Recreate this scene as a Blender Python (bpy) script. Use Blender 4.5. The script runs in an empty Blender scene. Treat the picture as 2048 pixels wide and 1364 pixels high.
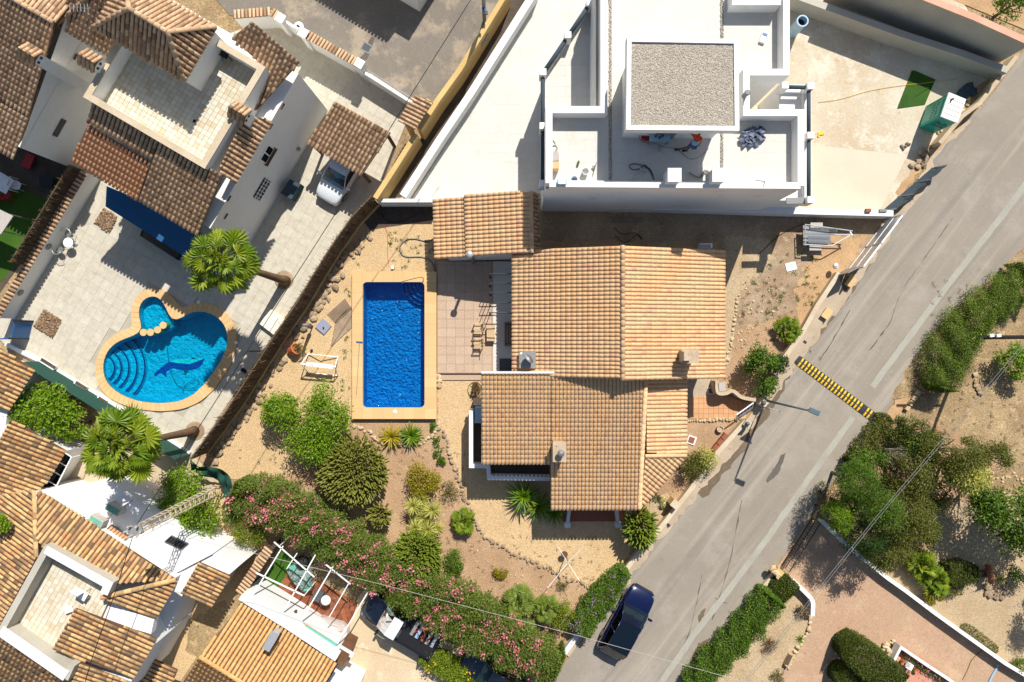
import bpy, bmesh, math, random
import numpy as np
from mathutils import Vector, Matrix, Quaternion
from mathutils.geometry import tessellate_polygon
R = math.radians
random.seed(7); rng = np.random.default_rng(7)
sc = bpy.context.scene; C = sc.collection
# ------------------------------------------------------------------ camera
H = 43.0; S = 32.0; CX = 1024.0; CY = 682.0      # drone height; ground pixels per metre; nadir
cam = bpy.data.cameras.new('camera'); co = bpy.data.objects.new('camera', cam); C.objects.link(co)
co.location = (0, 0, H); co.rotation_euler = (0, 0, 0)
cam.sensor_width = 36; cam.lens = 36 * H / 64.0; cam.clip_end = 500; sc.camera = co
# ------------------------------------------------------------------ sky, sun, exposure
SUN_EL, SUN_AZ = R(48.5), R(21.0)
world = bpy.data.worlds.new('World'); sc.world = world; world.use_nodes = True
wn = world.node_tree.nodes; wl = world.node_tree.links; wn.clear()
sky = wn.new('ShaderNodeTexSky'); sky.sky_type = 'NISHITA'; sky.sun_disc = False
sky.sun_elevation = SUN_EL; sky.sun_rotation = SUN_AZ; sky.altitude = 50
bg = wn.new('ShaderNodeBackground'); bg.inputs[1].default_value = 0.085
wo = wn.new('ShaderNodeOutputWorld'); wl.new(sky.outputs[0], bg.inputs[0]); wl.new(bg.outputs[0], wo.inputs[0])
sd = Vector((math.cos(SUN_EL) * math.sin(SUN_AZ), math.cos(SUN_EL) * math.cos(SUN_AZ), math.sin(SUN_EL)))
sl = bpy.data.lights.new('sun', 'SUN'); sl.energy = 5.0; sl.angle = R(0.53); sl.color = (1.0, 0.957, 0.895)
so = bpy.data.objects.new('sun', sl); C.objects.link(so); so.location = (10, 20, 60)
so.rotation_mode = 'QUATERNION'; so.rotation_quaternion = sd.to_track_quat('Z', 'Y')
sc.view_settings.view_transform = 'Standard'; sc.view_settings.look = 'None'
sc.view_settings.exposure = 0.3; sc.view_settings.gamma = 1.0; sc.view_settings.use_curve_mapping = False
sc.cycles.max_bounces = 6; sc.cycles.transparent_max_bounces = 12
# ------------------------------------------------------------------ helpers
def W(px, py, z=0.0):
    k = (1 - z / H) / S
    return Vector(((px - CX) * k, (CY - py) * k, z))
def srgb(r, g, b):
    f = lambda c: (c / 255 / 12.92) if c <= 10 else ((c / 255 + .055) / 1.055) ** 2.4
    return (f(r), f(g), f(b), 1)
def rough_line(pts, step=12, amp=3, closed=False, seed=1):
    r = random.Random(seed); out = []
    n = len(pts); m = n if closed else n - 1
    for i in range(m):
        a = pts[i]; b = pts[(i + 1) % n]; d = math.hypot(b[0] - a[0], b[1] - a[1]); k = max(1, int(d / step))
        for j in range(k):
            t = j / k; out.append((a[0] + (b[0] - a[0]) * t + (r.uniform(-amp, amp) if j else 0), a[1] + (b[1] - a[1]) * t + (r.uniform(-amp, amp) if j else 0)))
    if not closed: out.append(pts[-1])
    return out
def tag(o, label=None, cat=None, group=None, kind=None):
    if label: o['label'] = label
    if cat: o['category'] = cat
    if group: o['group'] = group
    if kind: o['kind'] = kind
    return o
def thing(name, label, cat, loc, group=None, rz=0.0):
    o = bpy.data.objects.new(name, None); C.objects.link(o); o.location = loc; o.rotation_euler = (0, 0, rz)
    o.empty_display_size = .2
    return tag(o, label, cat, group)
def link(name, me, parent=None, local=False):
    o = bpy.data.objects.new(name, me); C.objects.link(o)
    if parent:
        o.parent = parent
        if not local and parent.type == 'EMPTY': o.matrix_parent_inverse = Matrix.Translation(-parent.location)
    return o
class MB:
    def __init__(s): s.v = []; s.f = []; s.m = []
    def add(s, vs, fs, mi=0):
        o = len(s.v); s.v += [tuple(v) for v in vs]; s.f += [tuple(i + o for i in f) for f in fs]; s.m += [mi] * len(fs); return s
    def prism(s, pts, z0, z1, mi=0, bottom=False):
        """pts: xy polygon in world metres; z0/z1 number or per-vertex lists"""
        n = len(pts); zz0 = z0 if isinstance(z0, (list, tuple)) else [z0] * n; zz1 = z1 if isinstance(z1, (list, tuple)) else [z1] * n
        ar = sum(pts[i][0] * pts[(i + 1) % n][1] - pts[(i + 1) % n][0] * pts[i][1] for i in range(n))
        if ar < 0: pts = pts[::-1]; zz0 = list(zz0)[::-1]; zz1 = list(zz1)[::-1]
        vs = [(p[0], p[1], z) for p, z in zip(pts, zz0)] + [(p[0], p[1], z) for p, z in zip(pts, zz1)]
        tri = tessellate_polygon([[Vector((p[0], p[1], 0)) for p in pts]])
        fs = []
        for t in tri:
            a, b, c = [Vector((pts[i][0], pts[i][1])) for i in t]
            if (b - a).cross(c - a) < 0: t = (t[0], t[2], t[1])
            fs.append(tuple(i + n for i in t))
            if bottom: fs.append((t[0], t[2], t[1]))
        if n == 4 and not bottom: fs = [(4, 5, 6, 7)]
        fs += [(i, (i + 1) % n, n + (i + 1) % n, n + i) for i in range(n)]
        return s.add(vs, fs, mi)
    def sheet(s, pts3, mi=0):
        n = len(pts3); p2 = [Vector((p[0], p[1], 0)) for p in pts3]; fs = []
        for t in tessellate_polygon([p2]):
            a, b, c = [p2[i] for i in t]
            if (b - a).cross(c - a).z < 0: t = (t[0], t[2], t[1])
            fs.append(t)
        return s.add(pts3, fs, mi)
    def box(s, c, sx, sy, sz, rz=0.0, mi=0, M=None):
        vs = [Vector((x * sx / 2, y * sy / 2, z * sz / 2)) for z in (-1, 1) for x, y in ((-1, -1), (1, -1), (1, 1), (-1, 1))]
        rm = (M if M is not None else Matrix.Rotation(rz, 3, 'Z')); c = Vector(c)
        return s.add([rm @ v + c for v in vs], [(3, 2, 1, 0), (4, 5, 6, 7), (0, 1, 5, 4), (1, 2, 6, 5), (2, 3, 7, 6), (3, 0, 4, 7)], mi)
    def beam(s, p, q, w, h, mi=0):
        p = Vector(p); q = Vector(q); d = (q - p); L = d.length
        if L < 1e-6: return s
        x = d / L; up = Vector((0, 0, 1)) if abs(x.z) < .95 else Vector((0, 1, 0)); y = up.cross(x).normalized(); z = x.cross(y)
        return s.box((p + q) / 2, L, w, h, mi=mi, M=Matrix((x, y, z)).transposed())
    def tube(s, pts, r, seg=6, mi=0, caps=True):
        pts = [Vector(p) for p in pts]; n = len(pts); rr = r if isinstance(r, (list, tuple)) else [r] * n
        vs = []; prev = None
        for i, p in enumerate(pts):
            d = (pts[min(i + 1, n - 1)] - pts[max(i - 1, 0)]).normalized()
            a = prev if prev is not None else (Vector((0, 0, 1)) if abs(d.z) < .9 else Vector((1, 0, 0)))
            x = (a - d * a.dot(d)).normalized(); prev = x; y = d.cross(x)
            vs += [p + (x * math.cos(t) + y * math.sin(t)) * rr[i] for t in (2 * math.pi * k / seg for k in range(seg))]
        fs = [(i * seg + k, i * seg + (k + 1) % seg, (i + 1) * seg + (k + 1) % seg, (i + 1) * seg + k) for i in range(n - 1) for k in range(seg)]
        if caps: fs += [tuple(range(seg))[::-1], tuple((n - 1) * seg + k for k in range(seg))]
        return s.add(vs, fs, mi)
    def lathe(s, c, prof, seg=16, mi=0, M=None):
        c = Vector(c); vs = []
        for r, z in prof:
            for k in range(seg):
                v = Vector((r * math.cos(2 * math.pi * k / seg), r * math.sin(2 * math.pi * k / seg), z)); vs.append((M @ v if M is not None else v) + c)
        n = len(prof)
        fs = [(i * seg + k, i * seg + (k + 1) % seg, (i + 1) * seg + (k + 1) % seg, (i + 1) * seg + k) for i in range(n - 1) for k in range(seg)]
        fs += [tuple(range(seg))[::-1], tuple((n - 1) * seg + k for k in range(seg))]
        return s.add(vs, fs, mi)
    def mesh(s, name, mats, smooth=False):
        me = bpy.data.meshes.new(name); me.from_pydata(s.v, [], s.f)
        for m in (mats if isinstance(mats, (list, tuple)) else [mats]): me.materials.append(M_[m] if isinstance(m, str) else m)
        if any(s.m): me.polygons.foreach_set('material_index', s.m)
        if smooth: me.polygons.foreach_set('use_smooth', [True] * len(s.f))
        me.update(); return me
    def build(s, name, mats, parent=None, smooth=False, local=False):
        return link(name, s.mesh(name, mats, smooth), parent, local)
def bevel(o, w=.02, seg=1):
    m = o.modifiers.new('bevel', 'BEVEL'); m.width = w; m.segments = seg; m.limit_method = 'ANGLE'; m.angle_limit = R(40); return o
def poly(pxs, z=0.0): return [W(x, y, z) for x, y in pxs]
def scatter(name, V, F, Rm, T, mats, parent=None, smooth=False, local=False, mi=None):
    """one mesh made of N transformed copies of base (V,F)"""
    V = np.asarray(V, float); N = len(T); nv = len(V)
    P = (np.einsum('nij,vj->nvi', Rm, V) + np.asarray(T)[:, None, :]).reshape(-1, 3)
    tot = np.array([len(f) for f in F]); loops = np.concatenate([np.array(f) for f in F])
    L = (loops[None, :] + (np.arange(N) * nv)[:, None]).ravel(); tt = np.tile(tot, N); st = np.concatenate([[0], np.cumsum(tt)[:-1]])
    me = bpy.data.meshes.new(name); me.vertices.add(len(P)); me.vertices.foreach_set('co', P.ravel())
    me.loops.add(len(L)); me.loops.foreach_set('vertex_index', L.astype(np.int32))
    me.polygons.add(len(tt)); me.polygons.foreach_set('loop_start', st.astype(np.int32)); me.polygons.foreach_set('loop_total', tt.astype(np.int32))
    if smooth is not False: me.polygons.foreach_set('use_smooth', np.ones(len(tt), bool) if smooth is True else np.tile(np.array(smooth, bool), N))
    for m in (mats if isinstance(mats, (list, tuple)) else [mats]): me.materials.append(M_[m] if isinstance(m, str) else m)
    if mi is not None: me.polygons.foreach_set('material_index', np.repeat(np.asarray(mi), len(F)).astype(np.int32))
    me.update(calc_edges=True); me.validate()
    return link(name, me, parent, local)
def frames(d, up, sc_):
    """rotation matrices with local x along d, z close to up; sc_ (N,3) scales"""
    d = d / np.linalg.norm(d, axis=1, keepdims=True)
    y = np.cross(up, d); y /= (np.linalg.norm(y, axis=1, keepdims=True) + 1e-9); z = np.cross(d, y)
    return np.stack([d * sc_[:, 0:1], y * sc_[:, 1:2], z * sc_[:, 2:3]], axis=2)
# ------------------------------------------------------------------ materials
M_ = {}
class NT:
    def __init__(s, name):
        s.m = bpy.data.materials.new(name); s.m.use_nodes = True; s.t = s.m.node_tree; s.n = s.t.nodes; s.b = s.n['Principled BSDF']; M_[name] = s.m
    def new(s, t, **k):
        nd = s.n.new(t)
        for a, v in k.items(): setattr(nd, a, v)
        return nd
    def ln(s, a, b): s.t.links.new(a, b)
    def noise(s, vec, scale, detail=3, rough=.6):
        nd = s.new('ShaderNodeTexNoise'); nd.inputs['Scale'].default_value = scale; nd.inputs['Detail'].default_value = detail; nd.inputs['Roughness'].default_value = rough
        if vec is not None: s.ln(vec, nd.inputs['Vector'])
        return nd.outputs['Fac']
    def remap(s, v, a, b, lo=0., hi=1.):
        nd = s.new('ShaderNodeMapRange'); nd.inputs[1].default_value = a; nd.inputs[2].default_value = b; nd.inputs[3].default_value = lo; nd.inputs[4].default_value = hi; s.ln(v, nd.inputs[0]); return nd.outputs[0]
    def mix(s, fac, a, b, mode='MIX'):
        nd = s.new('ShaderNodeMix', data_type='RGBA', blend_type=mode)
        for i, v in ((0, fac), (6, a), (7, b)):
            if isinstance(v, (int, float)): nd.inputs[i].default_value = v
            elif isinstance(v, tuple): nd.inputs[i].default_value = v
            else: s.ln(v, nd.inputs[i])
        return nd.outputs[2]
    def math(s, op, a, b=0.):
        nd = s.new('ShaderNodeMath', operation=op)
        for i, v in ((0, a), (1, b)):
            if isinstance(v, (int, float)): nd.inputs[i].default_value = v
            else: s.ln(v, nd.inputs[i])
        return nd.outputs[0]
    def bump(s, h, st=.5, dist=.02):
        nd = s.new('ShaderNodeBump'); nd.inputs['Strength'].default_value = st; nd.inputs['Distance'].default_value = dist; s.ln(h, nd.inputs['Height']); s.ln(nd.outputs[0], s.b.inputs['Normal'])
    def rnd(s):
        g = s.new('ShaderNodeNewGeometry'); o = s.new('ShaderNodeObjectInfo')
        return s.math('FRACT', s.math('ADD', g.outputs['Random Per Island'], o.outputs['Random']))
    def pos(s): return s.new('ShaderNodeNewGeometry').outputs['Position']
    def col(s, c):
        if isinstance(c, tuple): s.b.inputs['Base Color'].default_value = c
        else: s.ln(c, s.b.inputs['Base Color'])
def lin(c, k): return (min(c[0] * k, 1), min(c[1] * k, 1), min(c[2] * k, 1), 1)
def surf(name, c, c2=None, big=.35, fine=25., rough=.85, var=.35, fvar=.25, bump=.4, bdist=.02, spots=None, spec=.3, thr=(.45, .6), streak=None):
    """weathered surface: large tonal drift c->c2, fine grain, optional stains (colour, scale, lo, hi)"""
    m = NT(name); p = m.pos(); c2 = c2 or lin(c, .75)
    n1 = m.noise(p, big, 5, .65); base = m.mix(m.remap(n1, thr[0] - .1, thr[1] + .08), c, c2)
    if spots:
        for sc_, lo, hi, cc in spots: base = m.mix(m.remap(m.noise(p, sc_, 6, .7), lo, hi), base, cc)
    if streak:
        mp = m.new('ShaderNodeMapping', vector_type='TEXTURE'); mp.inputs['Rotation'].default_value = (0, 0, streak[0]); mp.inputs['Scale'].default_value = (26, 1, 1); m.ln(p, mp.inputs['Vector'])
        for s_, lo, hi, cc in streak[1]: base = m.mix(m.remap(m.noise(mp.outputs[0], s_, 4, .55), lo, hi, 0, .8), base, cc)
    n2 = m.noise(p, fine, 3, .7); k = m.remap(n2, .3, .7, 1 - fvar, 1 + fvar * .6)
    cmb = m.new('ShaderNodeCombineColor'); [m.ln(k, cmb.inputs[i]) for i in range(3)]
    m.col(m.mix(1.0, base, cmb.outputs[0], 'MULTIPLY'))
    m.b.inputs['Roughness'].default_value = rough; m.b.inputs['Specular IOR Level'].default_value = spec
    if bump: m.bump(n2, bump, bdist)
    return m
def plain(name, c, rough=.5, metal=0., spec=.5, grain=.08, coat=0.):
    m = NT(name); p = m.pos(); k = m.remap(m.noise(p, 9, 3), .3, .7, 1 - grain, 1 + grain)
    cmb = m.new('ShaderNodeCombineColor'); [m.ln(k, cmb.inputs[i]) for i in range(3)]
    m.col(m.mix(1.0, c, cmb.outputs[0], 'MULTIPLY'))
    m.b.inputs['Roughness'].default_value = rough; m.b.inputs['Metallic'].default_value = metal; m.b.inputs['Specular IOR Level'].default_value = spec
    if coat: m.b.inputs['Coat Weight'].default_value = coat; m.b.inputs['Coat Roughness'].default_value = .05
    return m
def pieces(name, cols, rough=.85, bump=.3, patch=None, fine=20., fvar=.2):
    """per-piece colour out of a list, by island / object random, with an optional weather patch (colour, scale, lo, hi, amount)"""
    m = NT(name); r = m.rnd(); p = m.pos(); ramp = m.new('ShaderNodeValToRGB'); el = ramp.color_ramp.elements
    while len(el) < len(cols): el.new(.5)
    for i, c in enumerate(cols): el[i].position = i / max(1, len(cols) - 1); el[i].color = c
    m.ln(r, ramp.inputs[0]); base = ramp.outputs[0]
    if patch: base = m.mix(m.remap(m.noise(p, patch[1], 5, .7), patch[2], patch[3], 0, patch[4]), base, patch[0])
    n2 = m.noise(p, fine, 3, .7); k = m.remap(n2, .3, .7, 1 - fvar, 1 + fvar * .5)
    cmb = m.new('ShaderNodeCombineColor'); [m.ln(k, cmb.inputs[i]) for i in range(3)]
    m.col(m.mix(1.0, base, cmb.outputs[0], 'MULTIPLY')); m.b.inputs['Roughness'].default_value = rough; m.b.inputs['Specular IOR Level'].default_value = .25
    if bump: m.bump(n2, bump, .01)
    return m
def leafm(name, cols, trans=.3, rough=.5, spec=.4):
    if 'petal' not in name and 'dead' not in name: cols = [(c[0] * 1.08, c[1] * .94, c[2] * .5, 1) for c in cols]
    m = NT(name); r = m.rnd(); p = m.pos(); ramp = m.new('ShaderNodeValToRGB'); el = ramp.color_ramp.elements
    while len(el) < len(cols): el.new(.5)
    for i, c in enumerate(cols): el[i].position = i / max(1, len(cols) - 1); el[i].color = c
    f = m.math('ADD', m.math('MULTIPLY', r, .7), m.math('MULTIPLY', m.remap(m.noise(p, 1.3, 3), .3, .7), .3)); m.ln(f, ramp.inputs[0])
    m.col(ramp.outputs[0]); m.b.inputs['Roughness'].default_value = rough; m.b.inputs['Specular IOR Level'].default_value = spec
    tr = m.new('ShaderNodeBsdfTranslucent'); m.ln(m.mix(1.0, ramp.outputs[0], (1.0, 1.0, .45, 1), 'MULTIPLY'), tr.inputs[0])
    mx = m.new('ShaderNodeMixShader'); mx.inputs[0].default_value = trans; out = m.n['Material Output']
    m.ln(m.b.outputs[0], mx.inputs[1]); m.ln(tr.outputs[0], mx.inputs[2]); m.ln(mx.outputs[0], out.inputs[0]); return m
def clear(name, tint, rough=.03, wave=None, fres=1.33):
    """water / glass: tinted see-through with fresnel reflection"""
    m = NT(name); m.n.remove(m.b); tr = m.new('ShaderNodeBsdfTransparent'); tr.inputs[0].default_value = tint
    gl = m.new('ShaderNodeBsdfGlossy'); gl.inputs['Roughness'].default_value = rough; fr = m.new('ShaderNodeFresnel'); fr.inputs[0].default_value = fres
    if wave:
        p = m.pos(); bp = m.new('ShaderNodeBump'); bp.inputs['Strength'].default_value = wave[1]; bp.inputs['Distance'].default_value = wave[2]
        m.ln(m.math('ADD', m.noise(p, wave[0], 4, .6), m.noise(p, wave[0] * 2.7, 2, .5)), bp.inputs['Height']); m.ln(bp.outputs[0], gl.inputs['Normal']); m.ln(bp.outputs[0], fr.inputs['Normal'])
    mx = m.new('ShaderNodeMixShader'); m.ln(fr.outputs[0], mx.inputs[0]); m.ln(tr.outputs[0], mx.inputs[1]); m.ln(gl.outputs[0], mx.inputs[2]); m.ln(mx.outputs[0], m.n['Material Output'].inputs[0]); return m
g = srgb
surf('soil', g(187, 155, 120), g(164, 132, 100), .4, 14, spots=[(1.6, .56, .7, g(204, 174, 136)), (5., .64, .72, g(128, 100, 72))], bump=.8, bdist=.04, fvar=.4)
surf('dirt_grey', g(174, 152, 124), g(146, 120, 92), .5, 14, spots=[(1.5, .55, .68, g(182, 164, 140)), (4., .62, .72, g(92, 74, 56))], bump=.7, bdist=.04, fvar=.35)
surf('orange_dirt', g(192, 158, 116), g(172, 138, 102), .6, 16, bump=.6, fvar=.3)
surf('dry_field', g(172, 148, 110), g(138, 114, 82), .25, 9, spots=[(1.2, .52, .66, g(190, 164, 122)), (3.5, .6, .7, g(95, 82, 48))], bump=.8, bdist=.05, fvar=.45)
surf('gravel', g(208, 178, 134), g(198, 168, 124), .5, 16, bump=.9, bdist=.03, fvar=.42, spots=[(2.5, .62, .75, g(170, 134, 90))])
surf('pale_gravel', g(190, 168, 134), g(176, 152, 118), .5, 14, bump=.9, bdist=.03, fvar=.4)
surf('roof_gravel', g(186, 174, 156), g(176, 164, 146), .6, 11, bump=1., bdist=.05, fvar=.5)
surf('asphalt', g(152, 142, 128), g(142, 133, 120), .18, 30, spots=[(.5, .5, .7, g(159, 151, 139)), (.9, .6, .74, g(130, 123, 113)), (7., .68, .74, g(126, 117, 104))], bump=.5, bdist=.008, fvar=.2, streak=(R(52), [(.9, .54, .7, g(126, 119, 110)), (1.3, .52, .66, g(168, 157, 141))]))
surf('asphalt_dark', g(132, 124, 112), g(118, 110, 100), .25, 22, spots=[(.45, .5, .62, g(160, 146, 126)), (1.4, .62, .72, g(100, 94, 86))], bump=.5, bdist=.01, fvar=.3)
surf('wet_dirt', g(120, 104, 84), g(100, 86, 68), 1., 20, bump=.5, fvar=.3)
surf('trench_strip', g(168, 165, 152), g(156, 152, 140), .5, 18, bump=.4, bdist=.01, fvar=.15)
surf('road_patch', g(104, 96, 88), g(92, 86, 78), .8, 22, fvar=.25)
surf('pavement', g(188, 170, 146), g(170, 152, 128), .6, 18, spots=[(2., .6, .72, g(150, 130, 106))], fvar=.2)
surf('concrete_lot', g(200, 190, 168), g(186, 166, 136), .22, 7, spots=[(.6, .5, .62, g(210, 200, 180)), (1.5, .58, .72, g(180, 150, 110)), (6., .66, .72, g(170, 146, 112))], fvar=.12, bump=.3)
surf('cream_deck', g(204, 194, 172), g(198, 186, 164), .3, 12, spots=[(1.0, .58, .74, g(210, 192, 164))], fvar=.06, bump=.15)
surf('roof_deck', g(224, 216, 202), g(218, 208, 192), .3, 12, fvar=.06, bump=.15)
surf('pink_concrete', g(180, 146, 120), g(176, 148, 118), .3, 9, spots=[(.7, .52, .66, g(190, 160, 130)), (1.1, .6, .68, g(176, 122, 104)), (2.2, .6, .72, g(160, 134, 102))], fvar=.2)
surf('pink_terrace', g(206, 148, 124), g(198, 140, 116), .4, 12, fvar=.1)
surf('drive_concrete', g(206, 186, 154), g(196, 172, 138), .4, 10, spots=[(.9, .55, .7, g(226, 206, 176))], fvar=.14)
surf('white_wall', g(220, 220, 218), g(212, 212, 208), .5, 14, fvar=.05, bump=.2, bdist=.005)
surf('white_render', g(233, 232, 229), g(225, 223, 218), .35, 10, fvar=.05, bump=.15, bdist=.005, spots=[(.8, .58, .74, g(208, 203, 194)), (3.5, .64, .76, g(198, 192, 182))])
surf('cream_wall', g(230, 229, 224), g(223, 221, 214), .4, 12, fvar=.07, bump=.25, bdist=.006)
surf('grey_wall', g(186, 180, 166), g(172, 166, 152), .5, 12, fvar=.1, bump=.3, bdist=.006)
surf('yellow_wall', g(212, 180, 118), g(198, 164, 104), .5, 16, fvar=.14, bump=.5, bdist=.01)
surf('block_wall', g(196, 178, 150), g(180, 160, 130), .8, 14, fvar=.16, bump=.4)
surf('pink_wall', g(222, 168, 142), g(206, 150, 124), .6, 14, fvar=.1)
surf('stone_wall_cap', g(206, 190, 164), g(190, 172, 142), .7, 16, fvar=.18)
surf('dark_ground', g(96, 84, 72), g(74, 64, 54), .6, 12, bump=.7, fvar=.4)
surf('brush', g(112, 94, 72), g(90, 74, 56), 1.2, 40, fvar=.5, bump=.8)
surf('turf', g(62, 100, 18), g(50, 86, 14), .8, 40, fvar=.35, bump=.9)
surf('turf_dark', g(56, 92, 26), g(46, 80, 22), 1.2, 40, fvar=.35, bump=.9)
surf('clay_bed', g(112, 82, 56), g(90, 66, 46), .8, 20, fvar=.3)  # dark base tone also paints in the shade of deep tile grooves
surf('clay_bed_light', g(212, 166, 110), g(196, 148, 94), .8, 20, fvar=.25)
surf('coping', g(218, 182, 128), g(206, 170, 116), .5, 20, fvar=.1, bump=.2)
surf('grout', g(176, 158, 128), g(162, 142, 112), .8, 20, fvar=.2)
surf('chimney_render', g(196, 176, 150), g(176, 154, 126), 1., 18, fvar=.25, spots=[(3., .58, .7, g(130, 112, 94))])
surf('trunk', g(124, 98, 74), g(98, 76, 56), 2., 18, fvar=.45, bump=1., bdist=.04)
surf('grey_twig', g(150, 140, 126), g(122, 110, 96), 2., 18, fvar=.3)
surf('weathered_wood', g(176, 154, 128), g(150, 128, 104), 1., 30, fvar=.25)
surf('teak', g(206, 180, 142), g(188, 160, 122), 1., 30, fvar=.2)
surf('brown_wood', g(120, 86, 60), g(100, 70, 48), 1., 30, fvar=.25)
pieces('tile_main', [g(216, 177, 133), g(220, 183, 139), g(214, 174, 130), g(222, 186, 142), g(218, 179, 135), g(212, 169, 127), g(220, 182, 138), g(204, 154, 126)], patch=(g(210, 166, 126), 1.2, .54, .76, .35))
pieces('tile_villa', [g(206, 172, 136), g(184, 150, 117), g(214, 182, 146), g(160, 128, 100), g(208, 172, 134), g(194, 158, 122), g(136, 110, 88)], patch=(g(118, 96, 76), 1.8, .52, .72, .5))
pieces('tile_old', [g(214, 174, 118), g(172, 138, 100), g(222, 184, 126), g(136, 110, 84), g(206, 158, 106), g(218, 178, 124), g(112, 94, 74), g(216, 156, 98)], patch=(g(122, 102, 80), 1.5, .53, .72, .5))
pieces('tile_warm', [g(206, 156, 98), g(212, 164, 106), g(196, 146, 92), g(214, 168, 110), g(202, 152, 96)], patch=(g(150, 106, 66), 2., .52, .72, .4))
pieces('tile_red', [g(224, 158, 112), g(219, 150, 104), g(228, 164, 118), g(222, 154, 108)])
pieces('floor_cream', [g(206, 202, 193), g(204, 200, 190), g(208, 204, 195), g(205, 201, 191)], bump=.1, fvar=.06, fine=6, patch=(g(186, 176, 158), .7, .56, .78, .5))
pieces('floor_patio', [g(194, 186, 168), g(190, 182, 164), g(197, 189, 171), g(192, 184, 166)], bump=.2, fvar=.14, fine=3, patch=(g(180, 170, 148), .8, .5, .75, .5))
pieces('floor_terrace', [g(212, 204, 184), g(202, 194, 172), g(216, 208, 190), g(196, 180, 148), g(208, 200, 178)], bump=.2, fvar=.1)
pieces('floor_brown', [g(190, 164, 140), g(186, 160, 136), g(194, 169, 146), g(188, 162, 138)], bump=.5, fvar=.22, fine=18)
pieces('floor_terracotta', [g(206, 158, 116), g(200, 150, 108), g(210, 164, 122)], bump=.2, fvar=.12)
pieces('floor_redbrick', [g(142, 84, 58), g(126, 72, 48), g(156, 98, 66), g(118, 66, 46)], bump=.4, fvar=.25)
pieces('coping_slab', [g(216, 178, 126), g(210, 172, 120), g(220, 184, 132)], bump=.2, fvar=.1)
pieces('rock', [g(172, 150, 122), g(150, 128, 102), g(188, 166, 136), g(136, 116, 92)], bump=.6, fvar=.3)
pieces('rock_pale', [g(206, 184, 146), g(190, 166, 126), g(214, 194, 160)], bump=.5, fvar=.25)
pieces('gravel_grey', [g(184, 174, 160), g(164, 154, 140), g(198, 190, 176), g(150, 142, 130)], bump=0)
pieces('rock_dark', [g(120, 108, 96), g(104, 92, 80), g(136, 122, 106)], bump=.6, fvar=.3)
pieces('bark_chip', [g(150, 122, 94), g(110, 86, 64), g(178, 150, 120), g(86, 66, 50)], bump=.4)
pieces('stick', [g(118, 96, 72), g(92, 74, 54), g(136, 112, 86), g(76, 60, 44)], bump=0)
leafm('leaf_mid', [g(52, 88, 20), g(74, 112, 28), g(100, 136, 40), g(60, 96, 24)])
leafm('leaf_dark', [g(30, 56, 16), g(44, 74, 22), g(60, 92, 28), g(36, 62, 18)])
leafm('leaf_bright', [g(70, 112, 16), g(100, 144, 24), g(130, 166, 40), g(84, 126, 20)])
leafm('leaf_yellow', [g(106, 120, 24), g(136, 138, 30), g(160, 152, 40), g(84, 98, 24)])
leafm('leaf_lime', [g(98, 132, 24), g(128, 154, 30), g(80, 112, 22), g(150, 160, 36)])
leafm('leaf_olive', [g(86, 98, 42), g(106, 116, 54), g(72, 86, 34), g(126, 132, 70)])
leafm('leaf_grey', [g(120, 122, 92), g(100, 104, 74), g(140, 138, 108), g(86, 92, 62)])
leafm('leaf_oleander', [g(78, 106, 42), g(98, 126, 54), g(116, 138, 66), g(64, 92, 34), g(86, 118, 46)])
leafm('leaf_fine', [g(74, 106, 28), g(92, 124, 36), g(110, 138, 48), g(60, 90, 24)])
leafm('leaf_yucca', [g(160, 172, 104), g(184, 190, 128), g(134, 150, 80), g(200, 202, 146)], .2)
leafm('leaf_cycad', [g(52, 96, 14), g(78, 124, 20), g(104, 140, 26), g(150, 150, 34)], .2)
leafm('leaf_agave_yellow', [g(160, 150, 34), g(176, 160, 46), g(120, 132, 30), g(186, 166, 60)], .2)
leafm('leaf_palm', [g(76, 114, 24), g(104, 136, 36), g(136, 158, 52), g(60, 96, 20)], .25)
leafm('leaf_palm_blue', [g(100, 128, 62), g(122, 146, 78), g(84, 112, 50)], .25)
leafm('leaf_cypress', [g(62, 82, 16), g(80, 98, 20), g(48, 66, 12), g(94, 108, 26)], .2)
leafm('cactus', [g(108, 120, 60), g(128, 136, 74), g(90, 104, 46), g(146, 148, 90)], .05)
leafm('cactus_green', [g(90, 114, 38), g(114, 136, 52), g(74, 98, 30)], .05)
leafm('dead_leaf', [g(130, 104, 66), g(104, 82, 52), g(150, 122, 80)], .2)
leafm('petal', [g(224, 122, 138), g(236, 152, 160), g(212, 100, 120), g(240, 178, 180)], .3)
leafm('petal_violet', [g(150, 110, 160), g(170, 130, 176)], .3)
leafm('petal_yellow', [g(222, 190, 50), g(210, 172, 40)], .3)
clear('pool_water', (.30, .76, .93, 1), .04, (2.6, .6, .1), 1.42)
clear('lagoon_water', (.30, .90, .97, 1), .04, (3.0, .4, .06), 1.4)
clear('car_glass', (.42, .58, .6, 1), .02, None, 1.5)
clear('dark_glass', (.05, .07, .09, 1), .03, None, 1.5)
def pooltile(name, c, c2, bs, bst):
    m = NT(name); p = m.pos()
    b = m.new('ShaderNodeTexBrick'); b.offset = 0; b.inputs['Scale'].default_value = 9; b.inputs['Mortar Size'].default_value = .02; b.inputs['Row Height'].default_value = .5
    m.ln(p, b.inputs['Vector']); b.inputs['Color1'].default_value = c; b.inputs['Color2'].default_value = c2; b.inputs['Mortar'].default_value = lin(c2, 1.15)
    m.col(m.mix(m.remap(m.noise(p, 3.2, 3), .35, .7, 0, .5), b.outputs[0], lin(c, .62))); m.b.inputs['Roughness'].default_value = .5; m.bump(m.noise(p, bs, 2, .5), bst, .3)  # mottled tone and bump stand in for light broken up by ripples
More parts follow.
